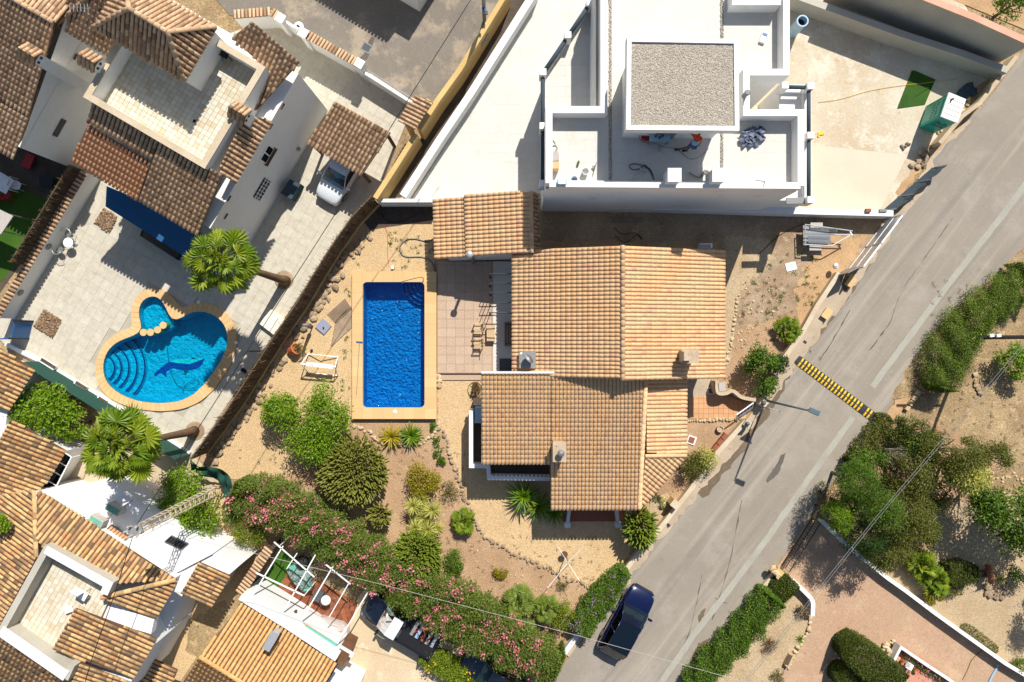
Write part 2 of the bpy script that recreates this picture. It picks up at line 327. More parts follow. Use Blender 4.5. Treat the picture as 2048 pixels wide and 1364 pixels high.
pooltile('pool_tile', g(0, 146, 208), g(14, 160, 218), 4.6, .22); pooltile('lagoon_tile', g(0, 172, 206), g(20, 186, 216), 4., .3)
plain('step_edge', g(4, 40, 104), .5); plain('dolphin_blue', g(10, 66, 150), .5); plain('dolphin_teal', g(60, 206, 204), .5); plain('dolphin_fin', g(20, 84, 100), .5)
plain('white_paint', g(238, 238, 234), .45); plain('white_plastic', g(236, 236, 232), .4); plain('cream_plastic', g(232, 226, 204), .5)
plain('black', g(22, 22, 24), .6); plain('rubber', g(30, 30, 31), .85); plain('black_metal', g(40, 40, 42), .45, .3)
plain('grey_metal', g(150, 152, 152), .4, .6); plain('pale_metal', g(196, 198, 198), .35, .5); plain('lamp_grey', g(92, 110, 118), .5, .3)
plain('dark_grey', g(74, 76, 78), .7); plain('mid_grey', g(130, 130, 128), .7); plain('net_dark', g(54, 68, 78), .9); plain('hose_grey', g(92, 100, 104), .6)
plain('green_net', g(24, 72, 60), .9, grain=.25); plain('teal_plastic', g(0, 146, 132), .45); plain('teal_pale', g(96, 168, 146), .5)
plain('grey_shade', g(66, 68, 68), .8); plain('awning_blue', g(24, 84, 128), .8); plain('blue_paint', g(20, 90, 150), .4); plain('blue_pale', g(150, 180, 200), .5)
plain('car_navy', g(7, 22, 64), .25, .35, coat=1.); plain('car_black', g(10, 22, 32), .2, .2, coat=1.); plain('car_white', g(224, 228, 230), .3, coat=1.); plain('car_dark', g(24, 34, 48), .25, .3, coat=1.)
plain('car_interior', g(60, 62, 62), .8); plain('headlight', g(120, 128, 134), .25); plain('tail_red', g(140, 16, 14), .3)
plain('yellow_bump', g(226, 182, 24), .6); plain('black_bump', g(48, 48, 50), .8); plain('orange_cloth', g(224, 72, 10), .8); plain('paleblue_cloth', g(150, 184, 214), .8); plain('skin', g(120, 78, 58), .6); plain('hair', g(30, 24, 20), .7); plain('shorts', g(84, 100, 118), .8)
plain('red_paint', g(170, 30, 36), .6); plain('terracotta_pot', g(188, 106, 64), .8, grain=.2); plain('cardboard', g(206, 174, 124), .8); plain('copper_gutter', g(96, 66, 46), .6); plain('rust', g(140, 82, 56), .8, grain=.2)
plain('tarp_grey', g(176, 168, 160), .8); plain('tarp_teal', g(122, 142, 134), .7, grain=.2); plain('sheet_blue', g(96, 104, 122), .5); plain('slate_plate', g(140, 142, 160), .7); plain('pebble', g(130, 128, 120), .8)
# ------------------------------------------------------------------ builders used all over
def wall_run(name, pxs, z0, z1, th, mat, label, cat, closed=False, group=None, cap=None, kind=None):
    """a wall along image points of its top edge (at height z1)"""
    pts = [W(x, y, z1).xy for x, y in pxs]
    base = (sum((p.x for p in pts)) / len(pts), sum((p.y for p in pts)) / len(pts), z0)
    root = thing(name, label, cat, base, group)
    strip(pts, z0, z1, th, closed).build('wall', mat, root)
    if cap: strip(pts, z1 - .02, z1 + cap[1], th + cap[2], closed).build('coping', cap[0], root)
    return root
def strip(pts, z0, z1, th, closed=False, mb=None):
    mb = mb or MB(); n = len(pts); L = []; Rr = []
    for i in range(n):
        a = pts[i - 1] if (i > 0 or closed) else None; b = pts[(i + 1) % n] if (i < n - 1 or closed) else None; p = pts[i]
        d1 = (p - a).normalized() if a is not None else None; d2 = (b - p).normalized() if b is not None else None
        d = ((d1 if d1 else d2) + (d2 if d2 else d1)); d = d.normalized() if d.length > 1e-6 else d1
        nn = Vector((-d.y, d.x)); k = 1 / max(.4, nn.dot(Vector((-(d1 or d2).y, (d1 or d2).x))))
        L.append(p + nn * th / 2 * k); Rr.append(p - nn * th / 2 * k)
    m = n if closed else n - 1
    for i in range(m):
        j = (i + 1) % n; q = [L[i], Rr[i], Rr[j], L[j]]
        vs = [(v.x, v.y, z0) for v in q] + [(v.x, v.y, z1) for v in q]
        fs = [(4, 5, 6, 7), (1, 2, 6, 5), (3, 0, 4, 7)]
        if not closed and i == 0: fs.append((0, 1, 5, 4))
        if not closed and i == m - 1: fs.append((2, 3, 7, 6))
        mb.add(vs, fs)
    return mb
def ground(name, pxs, z, mat, kind='structure', holes=(), world=False):
    pts = [Vector(p).to_3d() for p in pxs] if world else poly(pxs, z); loops = [[Vector((p.x, p.y, z)) for p in pts]]
    for h in holes: loops.append([Vector((p[0], p[1], z)) for p in h])
    V = [p for l in loops for p in l]; fs = []
    for t in tessellate_polygon(loops):
        a, b, c = [V[i] for i in t]
        fs.append(t if (b - a).cross(c - a).z > 0 else (t[0], t[2], t[1]))
    o = MB().add(V, fs).build(name, mat); tag(o, kind=kind); return o
RECT_HOLE = [tuple(W(x, y, .3).xy) for x, y in ((720, 559), (853, 559), (853, 820), (720, 820))]
LAG = [((205, 728), (189, 728)), ((207, 754), (192, 762)), ((218, 772), (207, 788)), ((241, 790), (236, 806)), ((277, 803), (273, 818)), ((318, 807), (320, 823)), ((359, 803), (364, 819)), ((388, 789), (400, 804)), ((413, 764), (429, 778)), ((442, 723), (459, 735)), ((456, 687), (474, 690)), ((453, 656), (469, 648)), ((439, 636), (448, 619)), ((413, 623), (418, 605)), ((385, 622), (383, 604)), ((367, 632), (364, 621)), ((350, 646), (358, 612)), ((341, 646), (354, 606)), ((337, 630), (352, 602)), ((333, 612), (347, 597)), ((320, 596), (331, 581)), ((305, 591), (304, 575)), ((292, 595), (281, 583)), ((280, 605), (266, 600)), ((275, 625), (260, 625)), ((279, 645), (264, 645)), ((288, 660), (268, 655)), ((290, 668), (262, 656)), ((257, 673), (246, 660)), ((231, 685), (220, 674)), ((213, 703), (200, 698))]
LAG_HOLE = [tuple(((W(*i, .1) * .6 + W(*o_, .1) * .4)).xy) for i, o_ in LAG]
# ---- barrel tile
def tile_base(seg=5, r0=.106, r1=.092, th=.02, lift=.016, Ly=.34):
    V = []; F = []; n = seg + 1
    for k, (rr, y, z) in enumerate(((r0, 0., lift), (r1, Ly, 0.), (r0 - th, 0., lift))):
        for i in range(n):
            t = math.pi * i / seg; V.append((-rr * math.cos(t), y, z + rr * .74 * math.sin(t) - .01))
    for i in range(seg):
        F.append((i + 1, i, n + i, n + i + 1)); F.append((i, i + 1, 2 * n + i + 1, 2 * n + i))
    return np.array(V), F
TV, TF = tile_base(); TS = [True, False] * 5
TILE_ME = {}
def tile_mesh(mat):
    if mat not in TILE_ME:
        me = bpy.data.meshes.new('tile'); me.from_pydata(TV.tolist(), [], TF); me.materials.append(M_[mat]); me.polygons.foreach_set('use_smooth', TS); me.update(); TILE_ME[mat] = me
    return TILE_ME[mat]
def clip_intervals(pl, s):
    """t-intervals where the line at across=s crosses polygon pl [(s,t)]"""
    xs = []
    n = len(pl)
    for i in range(n):
        (s0, t0), (s1, t1) = pl[i], pl[(i + 1) % n]
        if (s0 <= s < s1) or (s1 <= s < s0): xs.append(t0 + (t1 - t0) * (s - s0) / (s1 - s0))
    xs.sort(); return [(xs[i], xs[i + 1]) for i in range(0, len(xs) - 1, 2)]
class Roof:
    """collects the tiles of one building; flush() makes up to `cap` of them parts of their own"""
    def __init__(s, root, mat, cap=300): s.fill = 1. if mat == 'tile_main' else .82; s.root = root; s.mat = mat; s.cap = cap; s.t = []; s.roof = None
    def plane(s, pts, down, pitch=.24, expo=.31, bed='clay_bed', th=.1, mat=None, jit=1., name='roof', off=.0):
        """pts: 3-D corner points (coplanar); down: horizontal xy direction that the channels run down"""
        pts = [Vector(p) for p in pts]
        A = np.array([(p.x, p.y, 1) for p in pts]); sol = np.linalg.lstsq(A, np.array([p.z for p in pts]), rcond=None)[0]
        for p, q_ in zip(pts, A @ sol): p.z = float(q_)
        nrm = Vector((0, 0, 0))
        for i in range(len(pts)):
            a, b = pts[i], pts[(i + 1) % len(pts)]; nrm += Vector(((a.y - b.y) * (a.z + b.z), (a.z - b.z) * (a.x + b.x), (a.x - b.x) * (a.y + b.y)))
        nrm.normalize()
        if nrm.z < 0: nrm = -nrm
        d = Vector((down[0], down[1], 0)).normalized(); d.z = -(nrm.x * d.x + nrm.y * d.y) / nrm.z; d.normalize(); up = -d
        ac = up.cross(nrm) * 1.0; ac.normalize()
        o = pts[0]; pl = [((p - o).dot(ac), (p - o).dot(up)) for p in pts]
        mb = MB(); pp = [(p.x, p.y) for p in pts]; mb.prism(pp, [p.z - th for p in pts], [p.z for p in pts], bottom=True)
        ro = mb.build(name, bed, s.root); s.roof = s.roof or ro
        smin = min(p[0] for p in pl); smax = max(p[0] for p in pl); nch = max(1, int(round((smax - smin) / pitch))); pt = (smax - smin) / nch
        tmin = min(p[1] for p in pl)
        for i in range(nch):
            sx = smin + (i + .5) * pt
            for t0, t1 in clip_intervals(pl, sx):
                if t1 - t0 < .12: continue
                k0 = math.floor((t0 - tmin) / expo + .35); t = tmin + k0 * expo
                if t < t0 - .12: t = t0
                first = True
                while t < t1 - .06:
                    L = min(expo * 1.1, t1 - t + .03)
                    j = jit * .006
                    c = o + ac * (sx + random.uniform(-j, j)) + up * (t - (.06 if first else 0) + random.uniform(-j, j)) + nrm * off
                    y = up * (L + (.06 if first else 0)); y = Quaternion(nrm, random.uniform(-.02, .02) * jit) @ y
                    k = pt / .24 * s.fill; y = y / .34
                    s.t.append((Matrix(((ac.x * k, y.x, nrm.x * k, c.x), (ac.y * k, y.y, nrm.y * k, c.y), (ac.z * k, y.z, nrm.z * k, c.z), (0, 0, 0, 1))), mat or s.mat, ro)); t += expo; first = False
        return ro
    def caps(s, p, q, r=1.25, L=.38, mat=None):
        p = Vector(p); q = Vector(q); d = q - p; n = max(1, int(round(d.length / L))); y = d / n; u = y.normalized(); ac = u.cross(Vector((0, 0, 1))).normalized(); nz = ac.cross(u)
        for i in range(n):
            c = p + y * i + nz * .03; y_ = y / .34
            s.t.append((Matrix(((ac.x * r, y_.x * 1.1, nz.x * r, c.x), (ac.y * r, y_.y * 1.1, nz.y * r, c.y), (ac.z * r, y_.z * 1.1, nz.z * r, c.z), (0, 0, 0, 1))), mat or s.mat, s.roof))
    def flush(s):
        def px(m): return (m.translation.x ** 2 + m.translation.y ** 2) if (abs(m.translation.x) < 31.5 and abs(m.translation.y) < 21) else 1e6
        order = sorted(range(len(s.t)), key=lambda i: px(s.t[i][0])); pick = set(order[:s.cap]); rest = {}
        for i, (m, mt, ro) in enumerate(s.t):
            if i in pick:
                ob = bpy.data.objects.new('roof_tile', tile_mesh(mt)); C.objects.link(ob); ob.parent = ro; ob.matrix_basis = m
            else: rest.setdefault((mt, ro), []).append(m)
        for (mt, ro), ms in rest.items():
            A = np.array([[list(r)[:3] for r in m][:3] for m in ms]); T = np.array([list(m.translation) for m in ms])
            o = scatter('roof_tiles', TV, TF, A, T, mt, ro, smooth=TS); tag(o, kind='stuff')
def clip_rect(subj, x0, y0, x1, y1):
    def cl(P, f, inter):
        out = []
        for i in range(len(P)):
            a, b = P[i - 1], P[i]
            if f(b):
                if not f(a): out.append(inter(a, b))
                out.append(b)
            elif f(a): out.append(inter(a, b))
        return out
    ix = lambda x: (lambda a, b: (x, a[1] + (b[1] - a[1]) * (x - a[0]) / (b[0] - a[0])))
    iy = lambda y: (lambda a, b: (a[0] + (b[0] - a[0]) * (y - a[1]) / (b[1] - a[1]), y))
    P = cl(subj, lambda p: p[0] >= x0, ix(x0)); P = P and cl(P, lambda p: p[0] <= x1, ix(x1)); P = P and cl(P, lambda p: p[1] >= y0, iy(y0)); P = P and cl(P, lambda p: p[1] <= y1, iy(y1))
    return P
def area(P): return .5 * sum(P[i - 1][0] * P[i][1] - P[i][0] * P[i - 1][1] for i in range(len(P)))
def floor_tiles(parent, xy, z, ang, px_, py_, gap, mat, name='floor_tile', th=.02, cap=300, offset=0., holes=()):
    """paving of separate slabs clipped to polygon xy (world); whole ones are parts, cut ones are joined"""
    ca, sa = math.cos(ang), math.sin(ang); loc = [(p[0] * ca + p[1] * sa, -p[0] * sa + p[1] * ca) for p in xy]
    hl = [[(p[0] * ca + p[1] * sa, -p[0] * sa + p[1] * ca) for p in h] for h in holes]
    def inside(P, x, y):
        c = False
        for i in range(len(P)):
            (xa, ya), (xb, yb) = P[i - 1], P[i]
            if (ya > y) != (yb > y) and x < (xb - xa) * (y - ya) / (yb - ya) + xa: c = not c
        return c
    x0 = min(p[0] for p in loc); x1 = max(p[0] for p in loc); y0 = min(p[1] for p in loc); y1 = max(p[1] for p in loc); whole = []; cut = MB()
    back = lambda p: (p[0] * ca - p[1] * sa, p[0] * sa + p[1] * ca)
    ny = int((y1 - y0) / py_) + 1; nx = int((x1 - x0) / px_) + 2
    for j in range(ny):
        for i in range(nx):
            ox = x0 + i * px_ - (offset * px_ if j % 2 else 0); oy = y0 + j * py_
            a = (ox + gap / 2, oy + gap / 2, ox + px_ - gap / 2, oy + py_ - gap / 2)
            if any(inside(h, ox + px_ * u, oy + py_ * v) for h in hl for u in (0, .5, 1) for v in (0, .5, 1)): continue
            P = clip_rect(loc, *a)
            if not P or len(P) < 3: continue
            ar = abs(area(P)); full = (px_ - gap) * (py_ - gap)
            if ar < .03 * full: continue
            if ar > .985 * full: whole.append(((a[0] + a[2]) / 2, (a[1] + a[3]) / 2))
            else:
                Q = [back(p) for p in P]; R_ = []
                for q in Q:
                    if not R_ or math.hypot(q[0] - R_[-1][0], q[1] - R_[-1][1]) > 1e-4: R_.append(q)
                if len(R_) > 3 and math.hypot(R_[0][0] - R_[-1][0], R_[0][1] - R_[-1][1]) < 1e-4: R_.pop()
                if len(R_) >= 3: cut.prism(R_, z - th, z)
    whole.sort(key=lambda c: c[0] ** 2 + c[1] ** 2)
    b = MB().box((0, 0, 0), px_ - gap, py_ - gap, th); me = b.mesh(name, mat)
    for c in whole[:cap]:
        w = back(c); o = bpy.data.objects.new(name, me); C.objects.link(o); o.parent = parent; o.location = (w[0], w[1], z - th / 2 + random.uniform(-.001, .001)); o.rotation_euler = (0, 0, ang)
        if parent.type == 'EMPTY': o.matrix_parent_inverse = Matrix.Translation(-parent.location)
    for c in whole[cap:]:
        w = back(c); cut.box((w[0], w[1], z - th / 2), px_ - gap, py_ - gap, th, ang)
    if cut.f: tag(cut.build(name + 's', mat, parent), kind='stuff')
# ---- foliage
LEAF_V = np.array([(0, 0, 0), (.45, .5, .08), (1, 0, -.05), (.45, -.5, .08)]); LEAF_F = [(0, 1, 2), (0, 2, 3)]
def rnd_dirs(n):
    d = rng.normal(size=(n, 3)); return d / np.linalg.norm(d, axis=1, keepdims=True)
def leaves_at(name, pos, out, size, width, mat, parent, up_bias=.5, spread=.9, mi=None):
    n = len(pos); d = out * .6 + rnd_dirs(n) * spread; d[:, 2] += .1
    up = out * .7 + rnd_dirs(n) * .5; up[:, 2] += up_bias
    s = size * rng.uniform(.65, 1.35, n); sc_ = np.stack([s, s * width, s], 1)
    return scatter(name, LEAF_V, LEAF_F, frames(d, up, sc_), pos, mat, parent, mi=mi)
def clump_points(radii, n, clumps, rc, flat=.0, dome=True):
    """leaf positions in clumps through an ellipsoid; returns pos,out relative to its centre"""
    k = clumps; d = rnd_dirs(k); 
    if dome: d[:, 2] = np.abs(d[:, 2]) * 1.0 - .25 * rng.random(k)
    d /= np.linalg.norm(d, axis=1, keepdims=True); cc = d * np.asarray(radii) * rng.uniform(.62, .95, (k, 1))
    w = rng.dirichlet(np.ones(k) * 4); idx = rng.choice(k, n, p=w)
    o = rnd_dirs(n); rr = rng.random((n, 1)) ** .5
    cr = (rc * rng.uniform(.7, 1.3, k))[idx][:, None]
    pos = cc[idx] + o * rr * cr * np.array([1, 1, .8]); out = o * .6 + d[idx] * .6
    out /= np.linalg.norm(out, axis=1, keepdims=True) + 1e-9
    return pos, out
def plant(name, label, cat, px, py, z0, rpx, hgt, mat, n=2500, leaf=.14, width=.55, clumps=26, rc=None, group=None, flowers=None, rp2=None, ang=0., trunk='trunk', core=True, crown_z=None):
    """a bush or tree: px,py = crown centre in the picture; rpx = crown radius in ground pixels; crown centre height from hgt"""
    cz = z0 + (crown_z if crown_z is not None else hgt * .55); c = W(px, py, cz); k = (1 - cz / H) / S
    rx = rpx * k; ry = (rp2 or rpx) * k; rz = hgt - (cz - z0)
    root = thing(name, label, cat, (c.x, c.y, z0), group); rc = rc or min(rx, ry) * .38
    pos, out = clump_points((max(.05, rx - rc * .6), max(.05, ry - rc * .6), max(.1, rz - rc * .5)), n, clumps, rc)
    if ang:
        ca, sa = math.cos(ang), math.sin(ang); rm = np.array([[ca, -sa, 0], [sa, ca, 0], [0, 0, 1]]); pos = pos @ rm.T; out = out @ rm.T
    pos = pos + np.array([c.x, c.y, cz]); pos[:, 2] = np.maximum(pos[:, 2], z0 + .03)
    leaves_at('crown', pos, out, leaf, width, mat, root)
    if flowers:
        m, nf, sf = flowers; top = np.argsort(-(out[:, 2] + rng.random(len(out)) * .7))[:nf * 3]; sel = rng.choice(top, nf, replace=False)
        leaves_at('flowers', pos[sel] + out[sel] * leaf * .5, out[sel], sf, .9, m, root, up_bias=1.5)
    if trunk:
        mb = MB(); mb.tube([(c.x, c.y, z0), (c.x + .04, c.y, z0 + hgt * .3), (c.x, c.y + .05, cz)], [.05 + rx * .045, .04 + rx * .03, .03], 7)
        for i in range(5):
            a = i * 1.257 + .4; mb.tube([(c.x, c.y, z0 + hgt * .2), (c.x + math.cos(a) * rx * .35, c.y + math.sin(a) * ry * .35, cz), (c.x + math.cos(a) * rx * .6, c.y + math.sin(a) * ry * .6, cz + rz * .3)], [.035 + rx * .015, .03, .012], 5)
        mb.build('trunk', trunk, root, smooth=True)
    return root
def hedge(name, label, line, z0, h, wpx, mat, dens=900, leaf=.13, width=.5, cat='hedge', group=None, flowers=None, boxy=.7, lump=.25, seed=0, stems=True):
    """a hedge along image points of its top centre line"""
    pts = [W(x, y, z0 + h * .8).xy for x, y in line]; root = thing(name, label, cat, (pts[0].x, pts[0].y, z0), group)
    P = []; O = []; segs = [(pts[i], pts[i + 1]) for i in range(len(pts) - 1)]; tot = 0
    ws = wpx if isinstance(wpx, (list, tuple)) else [wpx] * len(pts)
    r2 = np.random.default_rng(seed + 11)
    for i, (a, b) in enumerate(segs):
        L = (b - a).length; d = (b - a) / L; nn = Vector((-d.y, d.x)); wa = ws[i] / S * .95; wb = ws[i + 1] / S * .95; n = int(dens * L * (wa + wb) / 2 * 1.3)
        t = r2.uniform(-.03, 1.03, n); w = (wa + (wb - wa) * t) / 2
        # rounded cross-section: superellipse shell
        top = r2.random(n) < (w * 2 / (w * 2 + h * .9)); u = np.where(top, r2.uniform(-1, 1, n), r2.choice([-1., 1.], n)); v = np.where(top, 1., r2.uniform(-.5, 1, n))
        pw = 2 + boxy * 9; rr_ = (np.abs(u) ** pw + np.maximum(v, 0) ** pw) ** (1 / pw); u = u / rr_; v = v / np.maximum(rr_, 1e-3); th = np.arctan2(np.maximum(v, .0), u)
        dep = r2.random(n) ** 2 * .3; q_ = t * L; lum = 1 - lump * .5 + lump * (.55 * np.sin(q_ * 2.1 + i) * np.sin(th * 2.3 + q_ * 1.3) + .35 * np.sin(q_ * 4.7 + th * 5 + 2 * i) + .3 * np.sin(q_ * .9 + 3 * th + i)) + r2.normal(0, .04 + lump * .15, n)
        u *= (1 - dep) * lum; v *= (1 - dep) * lum
        x = a.x + d.x * t * L + nn.x * u * w; y = a.y + d.y * t * L + nn.y * u * w; z = z0 + h * .35 + v * h * .65
        P.append(np.stack([x, y, np.maximum(z, z0 + .03)], 1)); O.append(np.stack([nn.x * np.cos(th) + 0 * t, nn.y * np.cos(th) + 0 * t, np.sin(th)], 1))
    for (a, b, w_, s_) in ((segs[0][0], segs[0][1], ws[0], -1), (segs[-1][1], segs[-1][0], ws[-1], -1)):
        d = (b - a).normalized(); nn = Vector((-d.y, d.x)); w = w_ / S * .475; n = int(dens * w * h * 2.2); u = r2.uniform(-1, 1, n); v = r2.uniform(-.4, 1, n); bulge = .25 * np.maximum(0, 1 - u * u) * np.maximum(0, 1 - np.maximum(v, 0) ** 2)
        P.append(np.stack([a.x + nn.x * u * w * .95 - d.x * bulge, a.y + nn.y * u * w * .95 - d.y * bulge, np.maximum(z0 + h * .35 + v * h * .62, z0 + .03)], 1)); O.append(np.stack([-d.x + 0 * u, -d.y + 0 * u, .3 + 0 * u], 1))
    P = np.concatenate(P); O = np.concatenate(O); leaves_at('foliage', P, O, leaf, width, mat, root)
    if flowers:
        m, nf, sf, cl = flowers; top = np.where((O[:, 2] > .15) & (np.sin(P[:, 0] * 1.3 + 1) + np.sin(P[:, 1] * 1.7) > -1.1))[0]; cen = rng.choice(top, cl, replace=False); near = rng.integers(0, cl, nf)
        pos = P[cen][near] + rng.normal(0, .12, (nf, 3)) + np.array([0, 0, .1]); leaves_at('flowers', pos, np.tile([0, 0, 1.], (nf, 1)), sf, .95, m, root, up_bias=1.2)
    if stems:
        mb = MB()
        for a, b in segs:
            L = (b - a).length
            for j in range(max(1, int(L / .9))):
                q = a + (b - a) * ((j + .5) * .9 / L); mb.tube([(q.x, q.y, z0), (q.x + random.uniform(-.2, .2), q.y + random.uniform(-.2, .2), z0 + h * .7)], [.04, .015], 5)
        mb.build('stems', 'trunk', root)
    return root
def fan_mesh(name, mat, L=.75, pet=.9, seg=22, span=125, droop=.25, seed=0, jn=.74):
    r = random.Random(seed); V = [(pet, 0, 0)]; F = []
    for i in range(seg + 1):
        a = R(-span + 2 * span * i / seg); V.append((pet + math.cos(a) * L * jn, math.sin(a) * L * jn, (.04 if i % 2 else -.03) - droop * .35))
    n0 = len(V)
    for i in range(seg):
        a = R(-span + 2 * span * (i + .5) / seg); l = L * r.uniform(.92, 1.06) * (1 - .3 * abs(i / seg - .5)); V.append((pet + math.cos(a) * l, math.sin(a) * l, -droop * r.uniform(.5, 1.1)))
        F += [(0, 1 + i, 2 + i), (1 + i, n0 + i, 2 + i)]
    o = len(V); w = .025
    V += [(0, -w, 0), (0, w, 0), (pet, w * .6, .0), (pet, -w * .6, .0), (0, 0, -.03), (pet, 0, -.02)]
    F += [(o, o + 3, o + 2, o + 1), (o, o + 4, o + 5, o + 3), (o + 1, o + 2, o + 5, o + 4)]
    me = bpy.data.meshes.new(name); me.from_pydata(V, [], F); me.materials.append(M_[mat]); me.update(); return me
def fan_palm(name, label, bx, by, tx, ty, h, nf, size, mat='leaf_palm', z0=0., group=None, cat='palm tree', tr=.2, emin=-45, variants=3, fan=.5):
    """fan palm: bx,by = trunk foot in the picture, tx,ty = crown heart in the picture at height h"""
    b = W(bx, by, z0); t = W(tx, ty, z0 + h); root = thing(name, label, cat, (b.x, b.y, z0), group)
    if h > .6:
        mid = b.lerp(t, .45); n = 9; pts = []
        for i in range(n): u = i / (n - 1); pts.append(b * (1 - u) ** 2 + mid * 2 * u * (1 - u) + t * u * u)
        MB().tube(pts, [tr * (1.7 - 1.0 * (i / (n - 1)) ** .4) for i in range(n)], 10).build('trunk', 'trunk', root, smooth=True)
    ms = [fan_mesh('frond', mat, fan, 1.4 - fan, 20 + 2 * i, 112 + 14 * i, .06 + .12 * i, i, jn=.58) for i in range(variants)]
    for i in range(nf):
        az = i * 2.39996 + random.uniform(-.2, .2); u = (i + .5) / nf; el = R(80 + (emin - 80) * u ** .75 + random.uniform(-14, 14)); s = size * (.6 + .45 * min(1, u * 1.6)) * random.uniform(.78, 1.18)
        o = link('frond', ms[i % variants], root); d = Vector((math.cos(az) * math.cos(el), math.sin(az) * math.cos(el), math.sin(el)))
        y = Vector((-math.sin(az), math.cos(az), 0)); z = d.cross(y); y = Quaternion(d, random.uniform(-.9, .9)) @ y; z = d.cross(y)
        o.matrix_basis = Matrix(((d.x * s, y.x * s, z.x * s, t.x), (d.y * s, y.y * s, z.y * s, t.y), (d.z * s, y.z * s, z.z * s, t.z), (0, 0, 0, 1)))
    return root
def blade(n=5, w=.06, droop=.35, name='b'):
    V = []; F = []
    for i in range(n + 1):
        t = i / n; ww = w * (1 - t ** 2.2) * (.6 + .4 * min(1, t * 4)); z = -droop * t * t
        V += [(t, -ww, z + ww * .4), (t, 0, z), (t, ww, z + ww * .4)]
    for i in range(n):
        a = i * 3; F += [(a, a + 3, a + 4, a + 1), (a + 1, a + 4, a + 5, a + 2)]
    return np.array(V), F
def rosette(name, root, c, nb, L, w, mat, droop=.3, emin=-5, emax=85):
    V, F = blade(4, w, droop); i = np.arange(nb); az = i * 2.39996 + rng.uniform(-.15, .15, nb); u = (i + .5) / nb; el = np.radians(emax + (emin - emax) * u ** .75)
    d = np.stack([np.cos(az) * np.cos(el), np.sin(az) * np.cos(el), np.sin(el)], 1); up = np.tile([0, 0, 1.], (nb, 1)) + d * .01; up[:, 0] -= np.cos(az) * np.sin(el); up[:, 1] -= np.sin(az) * np.sin(el)
    s = L * (.6 + .45 * np.minimum(1, u * 2)) * rng.uniform(.88, 1.1, nb)
    return scatter(name, V, F, frames(d, up, np.stack([s, s, s], 1)), np.tile([c.x, c.y, c.z], (nb, 1)), mat, root, smooth=True)
FV, FF = [], []
def finger_base(rings=4, seg=6):
    V = [(0, 0, 0)]; F = []
    prof = [(.0, .55), (.3, .95), (.7, 1.), (.93, .7)]
    for x, r in prof:
        for k in range(seg): a = 2 * math.pi * k / seg; rr = r * (1 if k % 2 else .72); V.append((x, rr * math.cos(a), rr * math.sin(a)))
    V.append((1.02, 0, 0))
    for i in range(len(prof) - 1):
        for k in range(seg): F.append((1 + i * seg + k, 1 + i * seg + (k + 1) % seg, 1 + (i + 1) * seg + (k + 1) % seg, 1 + (i + 1) * seg + k))
    e = 1 + (len(prof) - 1) * seg
    for k in range(seg): F.append((e + k, e + (k + 1) % seg, len(V) - 1))
    return np.array(V), F
FV, FF = finger_base()
def cactus(name, label, px, py, rpx, h, n, mat='cactus', L=.42, r=.05, z0=0., ry=None, lean=(0, 0)):
    cz = z0 + h * .45; c = W(px, py, cz); k = (1 - cz / H) / S; rx = rpx * k; ry_ = (ry or rpx) * k; root = thing(name, label, 'cactus', (c.x, c.y, z0))
    d = rnd_dirs(n); d[:, 2] = np.abs(d[:, 2]); d[:, 2] = d[:, 2] * .9 + .05; d /= np.linalg.norm(d, axis=1, keepdims=True)
    s = L * rng.uniform(.7, 1.3, n); pos = d * np.array([max(.1, rx - L * .6), max(.1, ry_ - L * .6), h * .5]) * rng.uniform(.55, 1., (n, 1)) + np.array([c.x, c.y, cz])
    dd = d + rnd_dirs(n) * .35 + np.array([lean[0], lean[1], .35]); rr = r * rng.uniform(.8, 1.2, n)
    scatter('stems', FV, FF, frames(dd, rnd_dirs(n), np.stack([s, rr, rr], 1)), pos, mat, root, smooth=True)
    mb = MB()
    for i in range(9):
        a = i * .698; mb.tube([(c.x + .1 * math.cos(a), c.y + .1 * math.sin(a), z0), (c.x + rx * .4 * math.cos(a), c.y + ry_ * .4 * math.sin(a), cz), (c.x + rx * .65 * math.cos(a), c.y + ry_ * .65 * math.sin(a), cz + h * .25)], [.09, .07, .05], 6)
    mb.build('branches', 'trunk', root, smooth=True); return root
# ---- rocks: each stone is a thing or a part
def rock_mesh(mat, seed):
    r = random.Random(seed); bm = bmesh.new(); bmesh.ops.create_icosphere(bm, subdivisions=1, radius=1)
    for v in bm.verts: v.co *= r.uniform(.72, 1.12); v.co.z *= .7
    me = bpy.data.meshes.new('stone'); bm.to_mesh(me); bm.free(); me.materials.append(M_[mat]); return me
ROCKS = {m: [rock_mesh(m, i) for i in range(5)] for m in ('rock', 'rock_pale', 'rock_dark')}
def stones(root, pxs, size, mat, z=0., name='stone', jitter=.3, gap=1.0, rows=1, flat=.8):
    """a row of separate stones along image points, parts of root"""
    pts = [W(x, y, z) for x, y in pxs]
    for rw in range(rows):
        for a, b in zip(pts, pts[1:]):
            L = (b - a).length; t = 0.; d = (b - a) / L; nn = Vector((-d.y, d.x, 0))
            while t < L:
                s = size * random.uniform(.6, 1.35); p = a + d * t + nn * random.uniform(-jitter, jitter) * size * 2
                o = link(name, random.choice(ROCKS[mat]), root); o.location = p + Vector((0, 0, s * .35 * flat)); o.scale = (s * random.uniform(.8, 1.3), s * random.uniform(.7, 1.1), s * flat); o.rotation_euler = (random.uniform(-.2, .2), random.uniform(-.2, .2), random.uniform(0, 6.3))
                t += s * 1.7 * gap
def cable(name, label, pts, r=.018, mat='black', sag=0., cat='cable'):
    p = [W(*q) for q in pts]; out = []
    for a, b in zip(p, p[1:]):
        for i in range(12): t = i / 12; v = a.lerp(b, t); v.z -= sag * 4 * t * (1 - t); out.append(v)
    out.append(p[-1]); o = MB().tube(out, r, 5).build(name, mat, smooth=True); return tag(o, label, cat)
